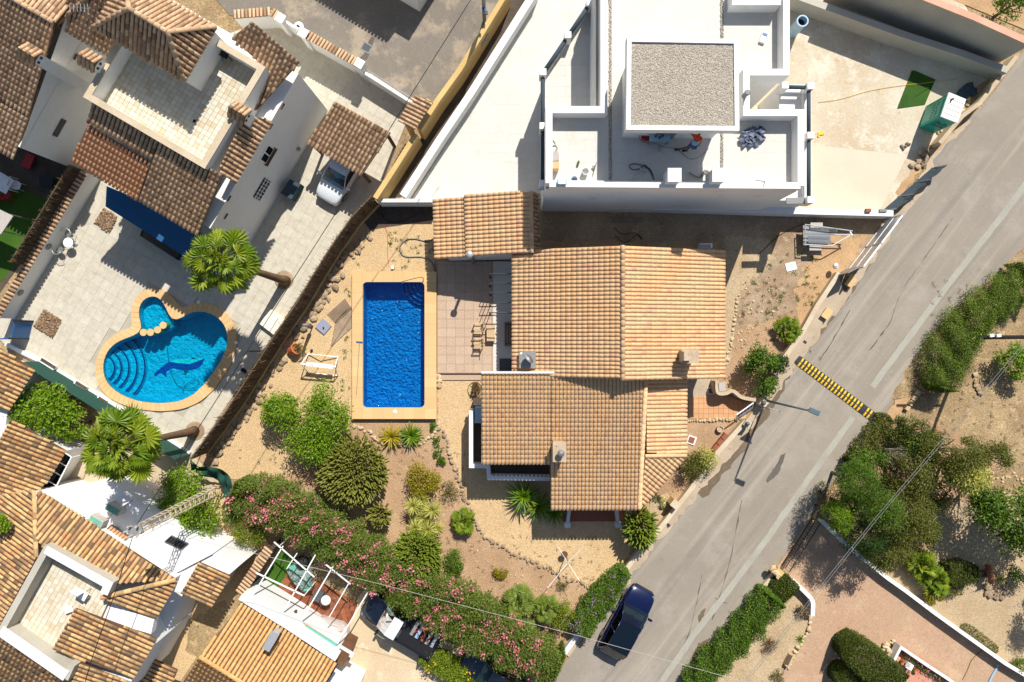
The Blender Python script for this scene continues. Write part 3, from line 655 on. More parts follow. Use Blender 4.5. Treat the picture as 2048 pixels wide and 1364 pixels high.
def curve_pts(pts, n=6):
    """catmull-rom through points"""
    out = []; P = [Vector(p) for p in pts]
    for i in range(len(P) - 1):
        a = P[max(i - 1, 0)]; b = P[i]; c = P[i + 1]; d = P[min(i + 2, len(P) - 1)]
        for k in range(n):
            t = k / n; out.append(.5 * ((2 * b) + (c - a) * t + (2 * a - 5 * b + 4 * c - d) * t * t + (3 * b - a - 3 * c + d) * t ** 3))
    out.append(P[-1]); return out
def hose(name, label, pxs, z, r, mat, cat='hose'):
    o = MB().tube(curve_pts([W(x, y, z) for x, y in pxs]), r, 6).build(name, mat, smooth=True); return tag(o, label, cat)
def simple(name, label, cat, mb, mat, smooth=False, group=None): return tag(mb.build(name, mat, smooth=smooth), label, cat, group)
# ================================================================== ground, roads, pavements
ground('ground', [(-90, -70), (90, -70), (90, 70), (-90, 70)], -.02, 'dry_field', holes=(RECT_HOLE, LAG_HOLE), world=True)
road_left = [(2100, 35), (2048, 100), (1983, 190), (1938, 239), (1866, 310), (1840, 384), (1805, 425), (1780, 455), (1723, 543), (1690, 592), (1650, 640), (1614, 691), (1590, 722), (1560, 762), (1536, 800), (1488, 868), (1447, 920), (1388, 992), (1293, 1099), (1246, 1168), (1208, 1224), (1169, 1271), (1138, 1314), (1085, 1390)]
road_right = [(2110, 430), (2048, 494), (2008, 535), (1949, 584), (1910, 617), (1859, 671), (1820, 730), (1787, 800), (1774, 826), (1694, 935), (1658, 976), (1626, 1026), (1554, 1130), (1534, 1152), (1503, 1199), (1457, 1260), (1418, 1306), (1393, 1337), (1350, 1390)]
ground('road', rough_line(road_left, 14, 1.5, seed=3) + rough_line(road_right, 14, 2.5, seed=4)[::-1], .012, 'asphalt')
tr = [(2060, 356), (1998, 440), (1897, 568), (1769, 740), (1745, 774)]; tr2 = [(1706, 834), (1599, 984), (1534, 1078), (1449, 1191), (1395, 1260), (1344, 1334), (1310, 1382)]
def ribbon(name, line, w, z, mat, seed=1, amp=.8, kind='structure'):
    pts = [Vector((x, y)) for x, y in line]; L = []; Rr = []
    for i, p in enumerate(pts):
        d = (pts[min(i + 1, len(pts) - 1)] - pts[max(i - 1, 0)]).normalized(); nn = Vector((-d.y, d.x)); ww = w[i] if isinstance(w, list) else w; L.append(tuple(p + nn * ww / 2)); Rr.append(tuple(p - nn * ww / 2))
    return ground(name, rough_line(L, 10, amp, seed=seed) + rough_line(Rr, 10, amp, seed=seed + 1)[::-1], z, mat, kind=kind)
for k, ln_ in enumerate(([(1905, 436), (1862, 498), (1812, 568), (1796, 600), (1782, 642), (1740, 700)], [(1484, 1000), (1472, 1060), (1460, 1122), (1440, 1190), (1424, 1240)], [(1404, 1150), (1394, 1204), (1380, 1262), (1358, 1312)], [(1700, 620), (1660, 690), (1640, 720)], [(1430, 1196), (1444, 1204), (1454, 1206)])): ribbon('road_crack', ln_, 1.5, .0165, 'road_patch', k * 3, 1.2)
ribbon('road_trench_strip', tr, 12, .017, 'trench_strip'); ribbon('road_trench_strip', tr2, 12, .017, 'trench_strip', 5)
# damp dirt along the kerb, tar patch, worn lane, dirt by the verge
ground('damp_road_edge', rough_line([(1806, 432), (1770, 470), (1740, 530), (1700, 590), (1660, 645), (1625, 690), (1600, 716)], 8, 3, seed=2) + [(1588, 720), (1612, 690), (1650, 640), (1690, 592), (1723, 543), (1780, 455)], .017, 'wet_dirt')
ground('damp_road_edge', rough_line([(1590, 722), (1582, 745), (1570, 770), (1560, 790), (1540, 830), (1505, 870), (1495, 890), (1470, 920), (1440, 960), (1418, 990), (1405, 996)], 8, 4, seed=5) + [(1395, 985), (1447, 920), (1488, 868), (1536, 800), (1560, 762)], .018, 'wet_dirt')
ground('tar_patch', rough_line([(1572, 905), (1566, 925), (1556, 948), (1544, 958), (1534, 966), (1532, 960), (1540, 948), (1552, 930), (1562, 910)], 5, 1.2, True, 3), .017, 'road_patch')
ground('road_mud', rough_line([(1420, 1276), (1412, 1300), (1404, 1325), (1385, 1350), (1368, 1364), (1360, 1355), (1380, 1330), (1388, 1305), (1396, 1286)], 6, 3, True, 8), .021, 'wet_dirt')
ground('road_mud', rough_line([(1412, 1216), (1408, 1232), (1398, 1246), (1396, 1236), (1402, 1222)], 5, 1.5, True, 9), .0215, 'wet_dirt')
ground('verge_dirt', rough_line([(1790, 800), (1775, 830), (1700, 936), (1660, 985), (1626, 1030)], 8, 4, seed=6) + [(1655, 1010), (1700, 960), (1780, 850), (1830, 790)], .0166, 'orange_dirt')
ground('verge_dirt', rough_line([(2048, 498), (1949, 588), (1905, 625), (1856, 676), (1815, 735), (1785, 800)], 8, 5, seed=7) + [(1830, 790), (1880, 720), (1930, 650), (2048, 560)], .0168, 'dry_field')
for k, ln_ in enumerate((road_left[3:9], road_left[8:14], road_left[13:20])): ribbon('road_dust', ln_, 13, .0196 + .0005 * k, 'pavement', k + 20, 5)
# central plot
plot = [(748, 402), (870, 400), (1090, 405), (1785, 432), (1690, 548), (1604, 670), (1530, 782), (1490, 845), (1437, 907), (1375, 990), (1268, 1120), (1160, 1262), (1110, 1360), (1050, 1330), (700, 1110), (480, 960), (405, 925), (380, 915)]
ground('garden_soil', plot, .01, 'soil', holes=(RECT_HOLE,))
ground('back_yard_dirt', rough_line([(1085, 420), (1780, 436), (1690, 548), (1660, 600), (1540, 640), (1470, 660), (1440, 760), (1440, 480), (1085, 480)], 7, 6, True, 2), .02, 'dirt_grey')
ground('rubble_patch', rough_line([(1450, 470), (1540, 480), (1545, 520), (1500, 560), (1470, 600), (1455, 640), (1447, 560)], 6, 6, True, 3), .026, 'pale_gravel')
ground('orange_dirt_patch', rough_line([(1660, 470), (1735, 470), (1690, 540), (1640, 610), (1600, 650), (1590, 590), (1610, 530)], 6, 7, True, 4), .024, 'orange_dirt')
ground('gravel_yard', rough_line([(752, 455), (866, 440), (868, 545), (706, 548), (706, 838), (640, 900), (560, 962), (455, 958), (418, 918), (470, 838), (640, 590)], 16, 3, True, 5), .016, 'gravel')
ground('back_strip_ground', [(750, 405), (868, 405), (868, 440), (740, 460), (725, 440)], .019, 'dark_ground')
ground('gravel_drive', rough_line([(876, 748), (962, 748), (955, 830), (945, 880), (1100, 1010), (1250, 1000), (1262, 1112), (1198, 1176), (1150, 1164), (1060, 1120), (1000, 1094), (955, 1058), (938, 1020), (926, 970), (908, 925), (893, 885), (876, 850)], 6, 3, True, 6), .022, 'gravel')
ground('house_path', [(1372, 757), (1420, 757), (1430, 790), (1372, 800)], .03, 'pavement')
ground('side_path', rough_line([(1447, 560), (1480, 540), (1470, 640), (1462, 720), (1447, 740)], 12, 2, True, 3), .029, 'pale_gravel')
# north-west street and villa plots
ground('back_street', [(380, -60), (1060, -60), (1000, 20), (860, 225), (800, 190), (600, 70), (460, 30)], .011, 'asphalt_dark')
ground('planting_strip', [(1040, -30), (1080, -30), (810, 392), (765, 398)], .013, 'dark_ground')
ground('east_field', rough_line([(1900, 640), (2100, 500), (2100, 1100), (1990, 1060), (1900, 1000), (1850, 930), (1800, 860), (1840, 740)], 22, 6, True, 4), .014, 'dry_field')
ground('east_gravel', rough_line([(1640, 1020), (1800, 900), (1900, 960), (2100, 1000), (2100, 1390), (1985, 1330), (1880, 1255), (1760, 1165), (1650, 1050)], 20, 3, True, 5), .018, 'pale_gravel')
ground('pink_driveway', [(1622, 1032), (1554, 1134), (1606, 1182), (1625, 1198), (1622, 1236), (1604, 1290), (1566, 1345), (1540, 1400), (2100, 1400), (2100, 1370), (1900, 1258), (1760, 1160), (1640, 1046)], .024, 'pink_concrete')
ground('gravel_bed', [(1580, 1150), (1612, 1180), (1622, 1200), (1620, 1236), (1600, 1290), (1560, 1348), (1530, 1400), (1400, 1400), (1470, 1310), (1590, 1190)], .028, 'pale_gravel')
ground('drive', [(735, 1170), (800, 1215), (960, 1330), (1000, 1400), (680, 1400), (690, 1330), (650, 1290)], .014, 'drive_concrete')
ground('alley', rough_line([(430, 960), (490, 1010), (540, 1090), (500, 1150), (400, 1300), (360, 1364), (300, 1364), (380, 1180), (440, 1120), (380, 1060)], 16, 3, True, 2), .013, 'gravel')
ground('neighbour_yard', [(90, 880), (380, 905), (440, 960), (380, 1060), (140, 990)], .0125, 'block_wall')
ground('side_garden', rough_line([(380, 1240), (450, 1200), (470, 1240), (410, 1320), (370, 1300)], 10, 3, True, 2), .017, 'dry_field')
# villa lawn far left
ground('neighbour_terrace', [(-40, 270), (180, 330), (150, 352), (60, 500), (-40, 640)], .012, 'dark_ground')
ground('artificial_lawn', [(-40, 340), (95, 400), (40, 520), (-40, 610)], .02, 'turf')
# white building plot
ground('building_plot', [(1080, -40), (1900, -40), (2000, 130), (1985, 175), (1862, 310), (1770, 425), (1090, 420), (800, 400), (830, 350)], .014, 'concrete_lot')
ground('west_deck_base', [(1098, -40), (1220, -40), (1200, 30), (1095, 150), (1095, 400), (815, 398)], .02, 'grout')
deck = tag(MB().sheet(poly([(1098, -40), (1220, -40), (1205, 30), (1100, 150), (1100, 398), (822, 398)], .025)).build('west_deck', 'trench_strip'), kind='structure')
floor_tiles(deck, [tuple(W(x, y, 0).xy) for x, y in [(1100, -40), (1220, -40), (1205, 30), (1100, 150), (1100, 398), (824, 398)]], .045, R(-1), 1.2, .6, .004, 'floor_cream', cap=240, offset=.5)
ground('concrete_slab', [(1622, 290), (1815, 310), (1760, 420), (1622, 416)], .019, 'cream_deck')
ground('kerb_soil', rough_line([(1990, 150), (2040, 105), (2030, 125), (1940, 232), (1862, 312), (1800, 395), (1790, 385), (1850, 300), (1900, 240), (1930, 190)], 10, 3, True, 3), .021, 'orange_dirt')
# pavement + low wall along the road (central plot)
pave_in = [(1676, 548), (1604, 668), (1574, 712), (1530, 782), (1490, 845), (1437, 907), (1375, 990), (1268, 1120), (1232, 1168), (1160, 1262), (1128, 1306)]
pave_out = [(1690, 592), (1650, 640), (1614, 691), (1590, 722), (1536, 800), (1488, 868), (1447, 920), (1388, 992), (1293, 1099), (1246, 1168), (1169, 1271), (1138, 1314)]
mb = MB().prism([tuple(W(x, y, .12).xy) for x, y in pave_in + pave_out[::-1]], 0, .12); tag(mb.build('pavement', 'pavement'), kind='structure')
wall_run('roadside_wall', [(1678, 546), (1634, 612), (1604, 666), (1574, 708), (1548, 748)], 0, .55, .22, 'block_wall', 'low rendered roadside wall between sliding gate and green bush', 'wall', cap=('stone_wall_cap', .04, .06))
wall_run('roadside_wall', [(1492, 842), (1437, 903), (1404, 948), (1374, 988), (1330, 1044), (1268, 1118), (1236, 1160)], 0, .55, .22, 'block_wall', 'low rendered roadside wall beside the house hip roof and agave bed', 'wall', cap=('stone_wall_cap', .04, .06))
wall_run('roadside_wall', [(1160, 1264), (1140, 1292), (1128, 1308)], 0, .5, .3, 'white_wall', 'short white roadside wall at the oleander end', 'wall')
for i, (x, y, lb) in enumerate([(1702, 563, 'nearest the sliding gate'), (1654, 627, 'in front of the small fan palm')]):
    t = thing('kerb_post', 'square cream kerb block ' + lb, 'kerb block', W(x, y, 0), 'kerb blocks by the road')
    MB().box(W(x, y, .3) - Vector((0, 0, .15)), .42, .62, .3, R(-35)).build('block', 'block_wall', t); MB().box(W(x, y, .34), .46, .66, .05, R(-35)).build('cap', 'coping', t)
for i, (x, y, lb) in enumerate([(1610, 684, 'near the speed bump'), (1337, 1050, 'below the small cactus bed'), (1259, 1150, 'next to the violet flowering hedge')]):
    t = thing('kerb_drain', 'small black drain opening in pavement ' + lb, 'drain', W(x, y, .125), 'kerb drains')
    MB().box(W(x, y, .13), .22, .16, .012, R(-38)).build('grate', 'black', t)
    mb = MB()
    for k in range(3): mb.box(W(x, y, .141) + Vector((math.cos(R(-38)) * (k - 1) * .06, math.sin(R(-38)) * (k - 1) * .06, 0)), .015, .15, .01, R(-38))
    mb.build('bars', 'dark_grey', t)
# speed bump
t = thing('speed_bump', 'black and yellow segmented rubber speed bump across the road', 'speed bump', W(1670, 775, .02))
a = W(1598, 722, .02); b = W(1742, 831, .02); d = (b - a); L = d.length; d /= L; nn = Vector((-d.y, d.x, 0)); ang = math.atan2(d.y, d.x); n = 22
seg = MB(); w2 = .32
prof = [(-w2, 0), (-w2 * .85, .02), (-w2 * .4, .05), (w2 * .4, .05), (w2 * .85, .02), (w2, 0)]
def bump_seg(x0, x1, hh=0., kk=1.):
    vs = [(x0, y * kk, z + hh) for y, z in prof] + [(x1, y * kk, z + hh) for y, z in prof]; m = len(prof)
    return vs, [(i + 1, i, m + i, m + i + 1) for i in range(m - 1)] + [tuple(range(m)), tuple(range(2 * m - 1, m - 1, -1))]
sl_ = L / n; vs, fs = bump_seg(0, sl_ * .97); sm = MB().add(vs, fs).mesh('segment', 'black_bump')
yl = MB()
for s_ in (-1, 1):
    yl.add([(sl_ * .28, s_ * .03, .056), (sl_ * .72, s_ * .03, .056), (sl_ * .72, s_ * w2 * .42, .056), (sl_ * .28, s_ * w2 * .42, .056), (sl_ * .28, s_ * w2 * .9, .022), (sl_ * .72, s_ * w2 * .9, .022)], [(0, 1, 2, 3), (3, 2, 5, 4)] if s_ > 0 else [(3, 2, 1, 0), (4, 5, 2, 3)])
ym = yl.mesh('yellow_mark', 'yellow_bump')
for i in range(n):
    o = link('segment', sm, t); o.location = a + d * (sl_ * i); o.rotation_euler = (0, 0, ang)
    if i == 19: continue
    y = bpy.data.objects.new('yellow_mark', ym); C.objects.link(y); y.parent = o; y.location = (0, 0, .0)
for p, s_ in ((a, -1), (b, 1)):
    MB().lathe(p, [(w2, 0), (w2 * .8, .025), (w2 * .4, .045), (.01, .048)], 16).build('end_cap', 'black_bump', t)
# manhole / drain grates
for x, y, sx, sy, an, lb, zz in [(733, 95, .5, .42, -30, 'dark square manhole cover in the back street asphalt', .02)]:
    t = thing('manhole_cover', lb, 'manhole', W(x, y, zz)); MB().box(W(x, y, zz), sx, sy, .02, R(an)).build('cover', 'dark_grey', t); MB().box(W(x, y, zz - .004), sx + .14, sy + .14, .02, R(an)).build('frame', 'mid_grey', t)
ground('road_repair', [(716, 118), (728, 108), (738, 80), (744, 72), (750, 76), (735, 118), (722, 125)], .0155, 'road_patch')
# brushwood fence between villa and garden
fl = [(742, 392), (703, 433), (662, 492), (626, 549), (595, 602), (544, 677), (452, 821), (380, 918)]; zt = 2.5
pts = [W(x, y, zt).xy for x, y in fl]
root = thing('brushwood_fence', 'long brown brushwood fence on a low wall beside the villa driveway', 'fence', (pts[3].x, pts[3].y, 0))
strip(pts, 0, .35, .2).build('base_wall', 'yellow_wall', root); strip(pts, .3, zt - .05, .07).build('panel', 'brush', root)
P = []; D = []; SC = []
for a, b in zip(pts, pts[1:]):
    L = (b - a).length; d = (b - a) / L; nn = Vector((d.y, -d.x)); n = int(L * 70)
    for i in range(n):
        t_ = random.random(); q = a + (b - a) * t_ + nn * random.choice((-1, 1)) * random.uniform(.03, .065); zb = random.uniform(.3, 1.1)
        P.append((q.x, q.y, zb)); D.append((d.x * random.uniform(-.12, .12) + nn.x * random.uniform(-.02, .06), d.y * random.uniform(-.12, .12) + nn.y * random.uniform(-.02, .06), 1)); SC.append((random.uniform(.9, zt - zb + .12), .012, .012))
BX = np.array([(0, -1, -1), (0, 1, -1), (0, 0, 1), (1, -1, -1), (1, 1, -1), (1, 0, 1)]); BXF = [(0, 1, 4, 3), (1, 2, 5, 4), (2, 0, 3, 5), (3, 4, 5)]
tag(scatter('sticks', BX, BXF, frames(np.array(D), rnd_dirs(len(D)), np.array(SC)), np.array(P), 'stick', root), kind='stuff')
for a, b in zip(pts, pts[1:]):
    q = (a + b) / 2; MB().tube([(q.x, q.y, 0), (q.x, q.y, zt + .05)], .035, 8).build('post', 'grey_metal', root)
# rock edging under it
base = [(733, 470), (700, 510), (668, 558), (640, 612), (600, 668), (560, 715), (520, 790), (475, 850), (420, 925)]
for part, (lb) in zip((base[:4], base[3:7], base[6:]), ('beside the upper brushwood fence', 'beside the fence left of the white swing frame', 'beside the lower end of the brushwood fence')):
    t = thing('rock_edging', 'row of loose grey rocks ' + lb, 'rock border', W(part[0][0], part[0][1], 0), 'rock edging along the fence'); stones(t, part, .23, 'rock', .03, rows=2, jitter=.75)
# yellow boundary wall and white wall of the building plot
yw = wall_run('yellow_wall', [(1016, -20), (1004, 0), (919, 139), (875, 200), (838, 258)], 0, 2.0, .3, 'yellow_wall', 'long yellow boundary wall beside the back street', 'wall')
yw = wall_run('yellow_wall', [(832, 268), (780, 350), (750, 396)], 0, 2.0, .3, 'yellow_wall', 'lower yellow wall stretch next to the carport', 'wall')
t = thing('wall_vent_box', 'grey metal meter hatch on the yellow wall', 'meter box', W(968, 80, 1.0)); q = W(967, 77, 1.2)
MB().box(q + Vector((.11, -.1, 0)), .05, .75, .5, R(-33)).build('hatch', 'grey_metal', t); MB().box(q + Vector((.14, -.12, 0)), .03, .06, .08, R(-33)).build('handle', 'dark_grey', t)
wall_run('plot_wall', [(1072, -20), (1058, 2), (942, 186), (880, 278), (806, 392)], 0, 1.15, .38, 'white_wall', 'long white plot wall left of the pale deck', 'wall', cap=('white_render', .05, .05))
# pole top with solar lamp behind the yellow wall
t = thing('street_pole', 'grey concrete pole with small blue solar panel above the yellow wall', 'pole', W(970, 48, 0)); MB().beam(W(969, 44, 0), W(966, -20, 5.5), .22, .16).build('mast', 'mid_grey', t); MB().box(W(969, 18, 3.2), .24, .2, .06).build('solar_panel', 'blue_paint', t); MB().box(W(972, 26, 2.6), .2, .18, .14).build('junction_box', 'dark_grey', t)
# breeze block wall
root = thing('breeze_block_wall', 'white wall topped with pierced breeze blocks behind the shed', 'wall', W(812, 402, 0))
a = W(756, 401, 1.35); b = W(872, 401, 1.35); MB().box(((a.x + b.x) / 2, a.y, .5), b.x - a.x, .24, 1.0).build('wall', 'white_wall', root)
n = 13; wd = (b.x - a.x) / n
blk = MB()
for s_ in (-1, 1): blk.box((s_ * wd * .36, 0, 0), wd * .25, .22, .35)
blk.box((0, 0, .145), wd * .48, .215, .06).box((0, 0, -.145), wd * .48, .215, .06); blk.box((0, .09, 0), wd * .48, .03, .23)
bm_ = blk.mesh('block', 'white_wall')
for i in range(n): o = link('block', bm_, root); o.location = (a.x + wd * (i + .5), a.y, 1.18)
# neighbouring white kiosk top edge
root = thing('white_outbuilding', 'white outbuilding at the top edge with wavy tiled roof', 'building', W(820, -10, 0)); c0 = W(840, 24, 0).xy; u = Vector((-.86, .51)); v = Vector((.53, .85))
q = [c0, c0 + u * 7, c0 + u * 7 + v * 6, c0 + v * 6]; MB().prism([tuple(p) for p in q], 0, 2.2).build('wall', 'white_wall', root)
rf = Roof(root, 'tile_villa', 60); e = [c0 + u * 1.2 - v * .1, c0 + u * 7.2 - v * .1, c0 + u * 7.2 + v * 3, c0 + u * 1.2 + v * 3]
rf.plane([(e[0].x, e[0].y, 2.9), (e[1].x, e[1].y, 2.9), (e[2].x, e[2].y, 4.1), (e[3].x, e[3].y, 4.1)], (-v.x, -v.y)); rf.flush()
# ================================================================== central house
house = thing('tiled_house', 'central single-storey house with sand-coloured barrel tile roofs and chimneys', 'house', W(1200, 760, 0)); rf = Roof(house, 'tile_main', 300)
ze, zr = 3.2, 5.0
xl, xm, xr = W(1026, 0, ze).x, W(1245, 0, zr).x, W(1448, 0, ze).x
yt = W(0, 500, ze).y; yb = W(0, 757, ze).y; ybl = W(0, 744, ze).y
rf.plane([(xl, yb + .1, ze), (xm, yb + .1, zr), (xm, yt, zr), (xl, yt, ze)], (-1, 0), .232, .31, 'clay_bed_light')
rf.plane([(xr, yt, ze), (xm, yt, zr), (xm, yb, zr), (xr, yb, ze)], (1, 0), .232, .31, 'clay_bed_light'); rf.caps((xm, yb, zr + .04), (xm, yt - .02, zr + .04), 1.25)
MB().prism([(xl + .5, yt - .3), (xr - .5, yt - .3), (xr - .5, yb + .25), (xl + .5, yb + .25)], 0, [ze - .05] * 4).build('wall', 'white_wall', house)
gb = MB()
for yy in (yt - .3, yb + .25): gb.add([(xl + .5, yy, ze - .06), (xr - .5, yy, ze - .06), (xm, yy, zr - .2)], [(0, 1, 2)])
gb.build('gable', 'white_wall', house)
# lower wing: roof falling to the front (towards the bottom of the picture)
za, zb2, zc = 4.55, 3.2, 2.85
def wing(pxs, zs): return [W(x, y, z) for (x, y), z in zip(pxs, zs)]
zat = lambda y: 3.85 + (y - 745) * (3.15 - 3.85) / (1018 - 745)
def plane_pt(x, y):
    z = zat(y); return W(x, y, z)
rf.plane([plane_pt(963, 927), plane_pt(1101, 927), plane_pt(1101, 745), plane_pt(963, 745)], (0, -1), .222, .268, 'clay_bed_light')
rf.plane([plane_pt(1102, 1018), plane_pt(1280, 1018), plane_pt(1294, 752), plane_pt(1102, 752)], (0, -1), .222, .268, 'clay_bed_light', off=.01)
p0 = plane_pt(963, 747); p1 = plane_pt(1294, 752)
MB().box(((p0.x + W(1245, 745, 4.5).x) / 2, p0.y + .06, 3.8), W(1245, 745, 4.5).x - p0.x, .1, .3).build('ridge_wall', 'white_render', house)
rf.caps(plane_pt(1292, 756) + Vector((0, 0, .03)), plane_pt(1279, 1016) + Vector((0, 0, .03)), 1.2)
# right lean-to with hip
q = [W(1294, 905, 3.4), W(1372, 908, 2.95), W(1372, 760, 2.95), W(1294, 760, 3.4)]
rf.plane([q[1], q[2], q[3], q[0]], (1, 0), .235, .31, 'clay_bed_light')
hp = [W(1282, 1018, 2.9), W(1372, 911, 2.95), W(1291, 912, 3.4)]; e = (hp[1] - hp[0]); dn = Vector((e.y, -e.x)); 
hp[2].z = 3.38; rf.plane([hp[0], hp[1], hp[2]], (dn.x, dn.y), .235, .31, 'clay_bed_light'); rf.caps(hp[1] + Vector((0, 0, .03)), hp[2] + Vector((0, 0, .03)), 1.1)
rf.flush()
# walls of the wings
w = MB(); g0 = lambda x, y, z: tuple(W(x, y, z).xy)
w.prism([g0(1000, 760, 3), g0(1285, 760, 3), g0(1285, 900, 3), g0(1118, 900, 3), g0(1118, 880, 3), g0(1000, 880, 3)], 0, 3.05); w.build('wall', 'white_wall', house)
# porch: two white pillars, blue-white beams, dark veranda floor
for x, y in ((1135, 1050), (1237, 1050)):
    b_ = W(x, y, 0); t_ = W(x + (14 if x < 1200 else 3), 1005, 2.7); b_.x = t_.x; b_.y = t_.y + .02
    MB().beam((t_.x, t_.y, 0), (t_.x, t_.y, 2.75), .28, .28).build('pillar', 'white_wall', house); e_ = W(x, y, .5); strip([t_.xy, Vector((e_.x, e_.y))], 0, .5, .2).build('stair_cheek', 'white_wall', house); MB().box((e_.x, e_.y, .3), .36, .3, .6).build('cheek_end', 'white_wall', house)
MB().prism([g0(1125, 960, 0), g0(1250, 960, 0), g0(1250, 1042, 0), g0(1125, 1042, 0)], 0, .1).build('porch_floor', 'rust', house)
MB().box((W(1186, 1006, 2.6).x, W(1186, 1006, 2.6).y, 2.55), W(1270, 0, 2.6).x - W(1108, 0, 2.6).x, .22, .22).build('porch_beam', 'white_wall', house)
# balcony/terrace on the left with white low walls and dentils
MB().prism([g0(945, 800, 1.9), g0(1100, 800, 1.9), g0(1100, 955, 1.9), g0(976, 955, 1.9), g0(976, 930, 1.9), g0(945, 930, 1.9)], 0, 1.0).build('terrace_floor', 'dark_ground', house)
pl = [W(942, 822, 1.9).xy, W(942, 932, 1.9).xy, W(976, 933, 1.9).xy, W(978, 956, 1.9).xy, W(1100, 958, 1.9).xy]; strip(pl, 0, 1.9, .24).build('terrace_wall', 'white_wall', house)
dm = MB().box((0, 0, 0), .12, .1, .16).mesh('dentil', 'white_wall')
for i in range(15):
    p = W(984 + i * 8, 951, 1.86); o = link('dentil', dm, house); o.location = (p.x, p.y, 1.82)
MB().box((W(956, 831, 2.2).x, W(956, 831, 2.2).y, 1.6), .4, .9, 1.2).build('terrace_cabinet', 'blue_pale', house)
# chimneys
def chimney(px, py, z0, z1, sx, sy, cowl, body='chimney_render'):
    p = W(px, py, z1); MB().prism([(p.x - sx / 2, p.y - sy / 2), (p.x + sx / 2, p.y - sy / 2), (p.x + sx / 2, p.y + sy / 2), (p.x - sx / 2, p.y + sy / 2)], z0, z1).build('chimney', body, house)
    o = MB().box((p.x, p.y, z1 + .04), sx + .14, sy + .14, .09).build('chimney_cap', body, house)
    if cowl: MB().lathe((p.x + .05, p.y, z1 + .08), [(.13, 0), (.13, .35), (.2, .36), (.2, .42), (.12, .5), (.02, .52)], 12).build('cowl', 'grey_metal', house, smooth=False)
chimney(1119, 904, 3.3, 4.65, .62, .95, True); chimney(1380, 713, 3.6, 5.0, .8, .62, False)
p = W(1374, 712, 5.0); MB().box((p.x - .1, p.y, 5.18), .42, .5, .25, 0, M=Matrix.Rotation(.35, 3, 'Y')).build('chimney_hood', 'chimney_render', house)
# satellite dish slab
p = W(1055, 719, 3.7); pt_ = MB().box((p.x, p.y, 3.72), .95, .98, .12).build('dish_slab', 'mid_grey', house)
t = thing('satellite_dish', 'pale grey satellite dish on the flat slab of the house roof', 'satellite dish', (p.x, p.y, 3.78)); MB().tube([(p.x + .1, p.y - .1, 3.78), (p.x + .1, p.y - .1, 4.3)], .03, 8).build('mast', 'grey_metal', t)
Mr = Matrix.Rotation(R(40), 3, 'Z') @ Matrix.Rotation(R(65), 3, 'Y'); MB().lathe((p.x, p.y + .02, 4.25), [(.02, 0), (.16, .02), (.27, .06), (.33, .1)], 20, M=Mr).build('dish', 'pale_metal', t, smooth=True)
MB().tube([(p.x + .05, p.y, 4.2), (p.x - .35, p.y + .35, 4.45)], .018, 6).build('arm', 'grey_metal', t); MB().box((p.x - .37, p.y + .37, 4.47), .1, .1, .08).build('receiver', 'white_plastic', t)
# gutter + antenna wire on the roof
t = thing('roof_cable', 'thin dark cable lying over the house roof edge near the shed', 'cable', W(1050, 510, 3.4)); MB().tube(curve_pts([W(1058, 508, 3.5), W(1048, 520, 3.55), W(1030, 528, 3.5)]), .015, 5).build('cable', 'dark_grey', t)
# ================================================================== shed
shed = thing('tiled_shed', 'small shed with two-level sand-coloured tile roof beside the pool', 'shed', W(980, 470, 0)); rs = Roof(shed, 'tile_main', 220)
q = [W(934, 510, 3.0), W(1064, 506, 3.7), W(1062, 384, 3.7), W(934, 388, 3.0)]; rs.plane(q, (-1, -.03), .235, .33, 'clay_bed_light')
q2 = [W(871, 518, 2.5), W(933, 514, 2.82), W(933, 393, 2.82), W(871, 400, 2.5)]; rs.plane(q2, (-1, -.03), .235, .33, 'clay_bed_light')
q3 = [W(1064, 506, 3.7), W(1062, 384, 3.7), W(1076, 386, 2.9), W(1078, 503, 2.9)]; rs.plane([q3[3], q3[2], q3[1], q3[0]], (1, 0), .235, .33, 'clay_bed', mat='tile_villa')  # darker tiles and bed on this right slope stand in for its shade
rs.caps(q[1] + Vector((0, 0, .02)), q[2] + Vector((0, 0, .02)), 1.1); rs.flush()
MB().prism([g0(892, 512, 2.6), g0(1022, 509, 2.6), g0(1068, 500, 2.6), g0(1068, 400, 2.6), g0(885, 402, 2.6)], 0, [2.4, 2.9, 2.9, 2.9, 2.4]).build('wall', 'white_wall', shed)
p = W(975, 520, 1.3); MB().lathe((p.x, p.y - .02, 1.3), [(.13, 0), (.13, .04)], 14, M=Matrix.Rotation(R(90), 3, 'X')).build('vent', 'black', shed)
t = thing('vent_pipe', 'tall metal flue pipe with round cowl rising beside the shed roof', 'flue', W(946, 519, 0)); a = W(939, 508, 4.2); MB().tube([(a.x, a.y, 0), (a.x, a.y, 4.0)], .09, 12).build('pipe', 'grey_metal', t, smooth=True); MB().lathe((a.x, a.y, 3.95), [(.1, 0), (.2, .05), (.2, .18), (.12, .26), (.02, .28)], 14).build('cowl', 'pale_metal', t)
# ================================================================== paved patio
pat = tag(MB().prism([g0(874, 522, .2), g0(1026, 522, .2), g0(1026, 747, .2), g0(874, 747, .2)], 0, .17).build('patio', 'grout'), kind='structure')
floor_tiles(pat, [g0(875, 523, .2), g0(985, 523, .2), g0(985, 746, .2), g0(875, 746, .2)], .2, 0, .56, .56, .014, 'floor_brown', cap=150, name='paving_slab')
floor_tiles(pat, [g0(986, 523, .2), g0(1026, 523, .2), g0(1026, 746, .2), g0(986, 746, .2)], .203, 0, 1.24, 1.0, .008, 'floor_cream', cap=30, name='walkway_slab')
tag(MB().prism([g0(875, 750, .1), g0(962, 750, .1), g0(962, 760, .1), g0(875, 760, .1)], 0, .1).build('patio_step', 'floor_brown'), kind='structure')
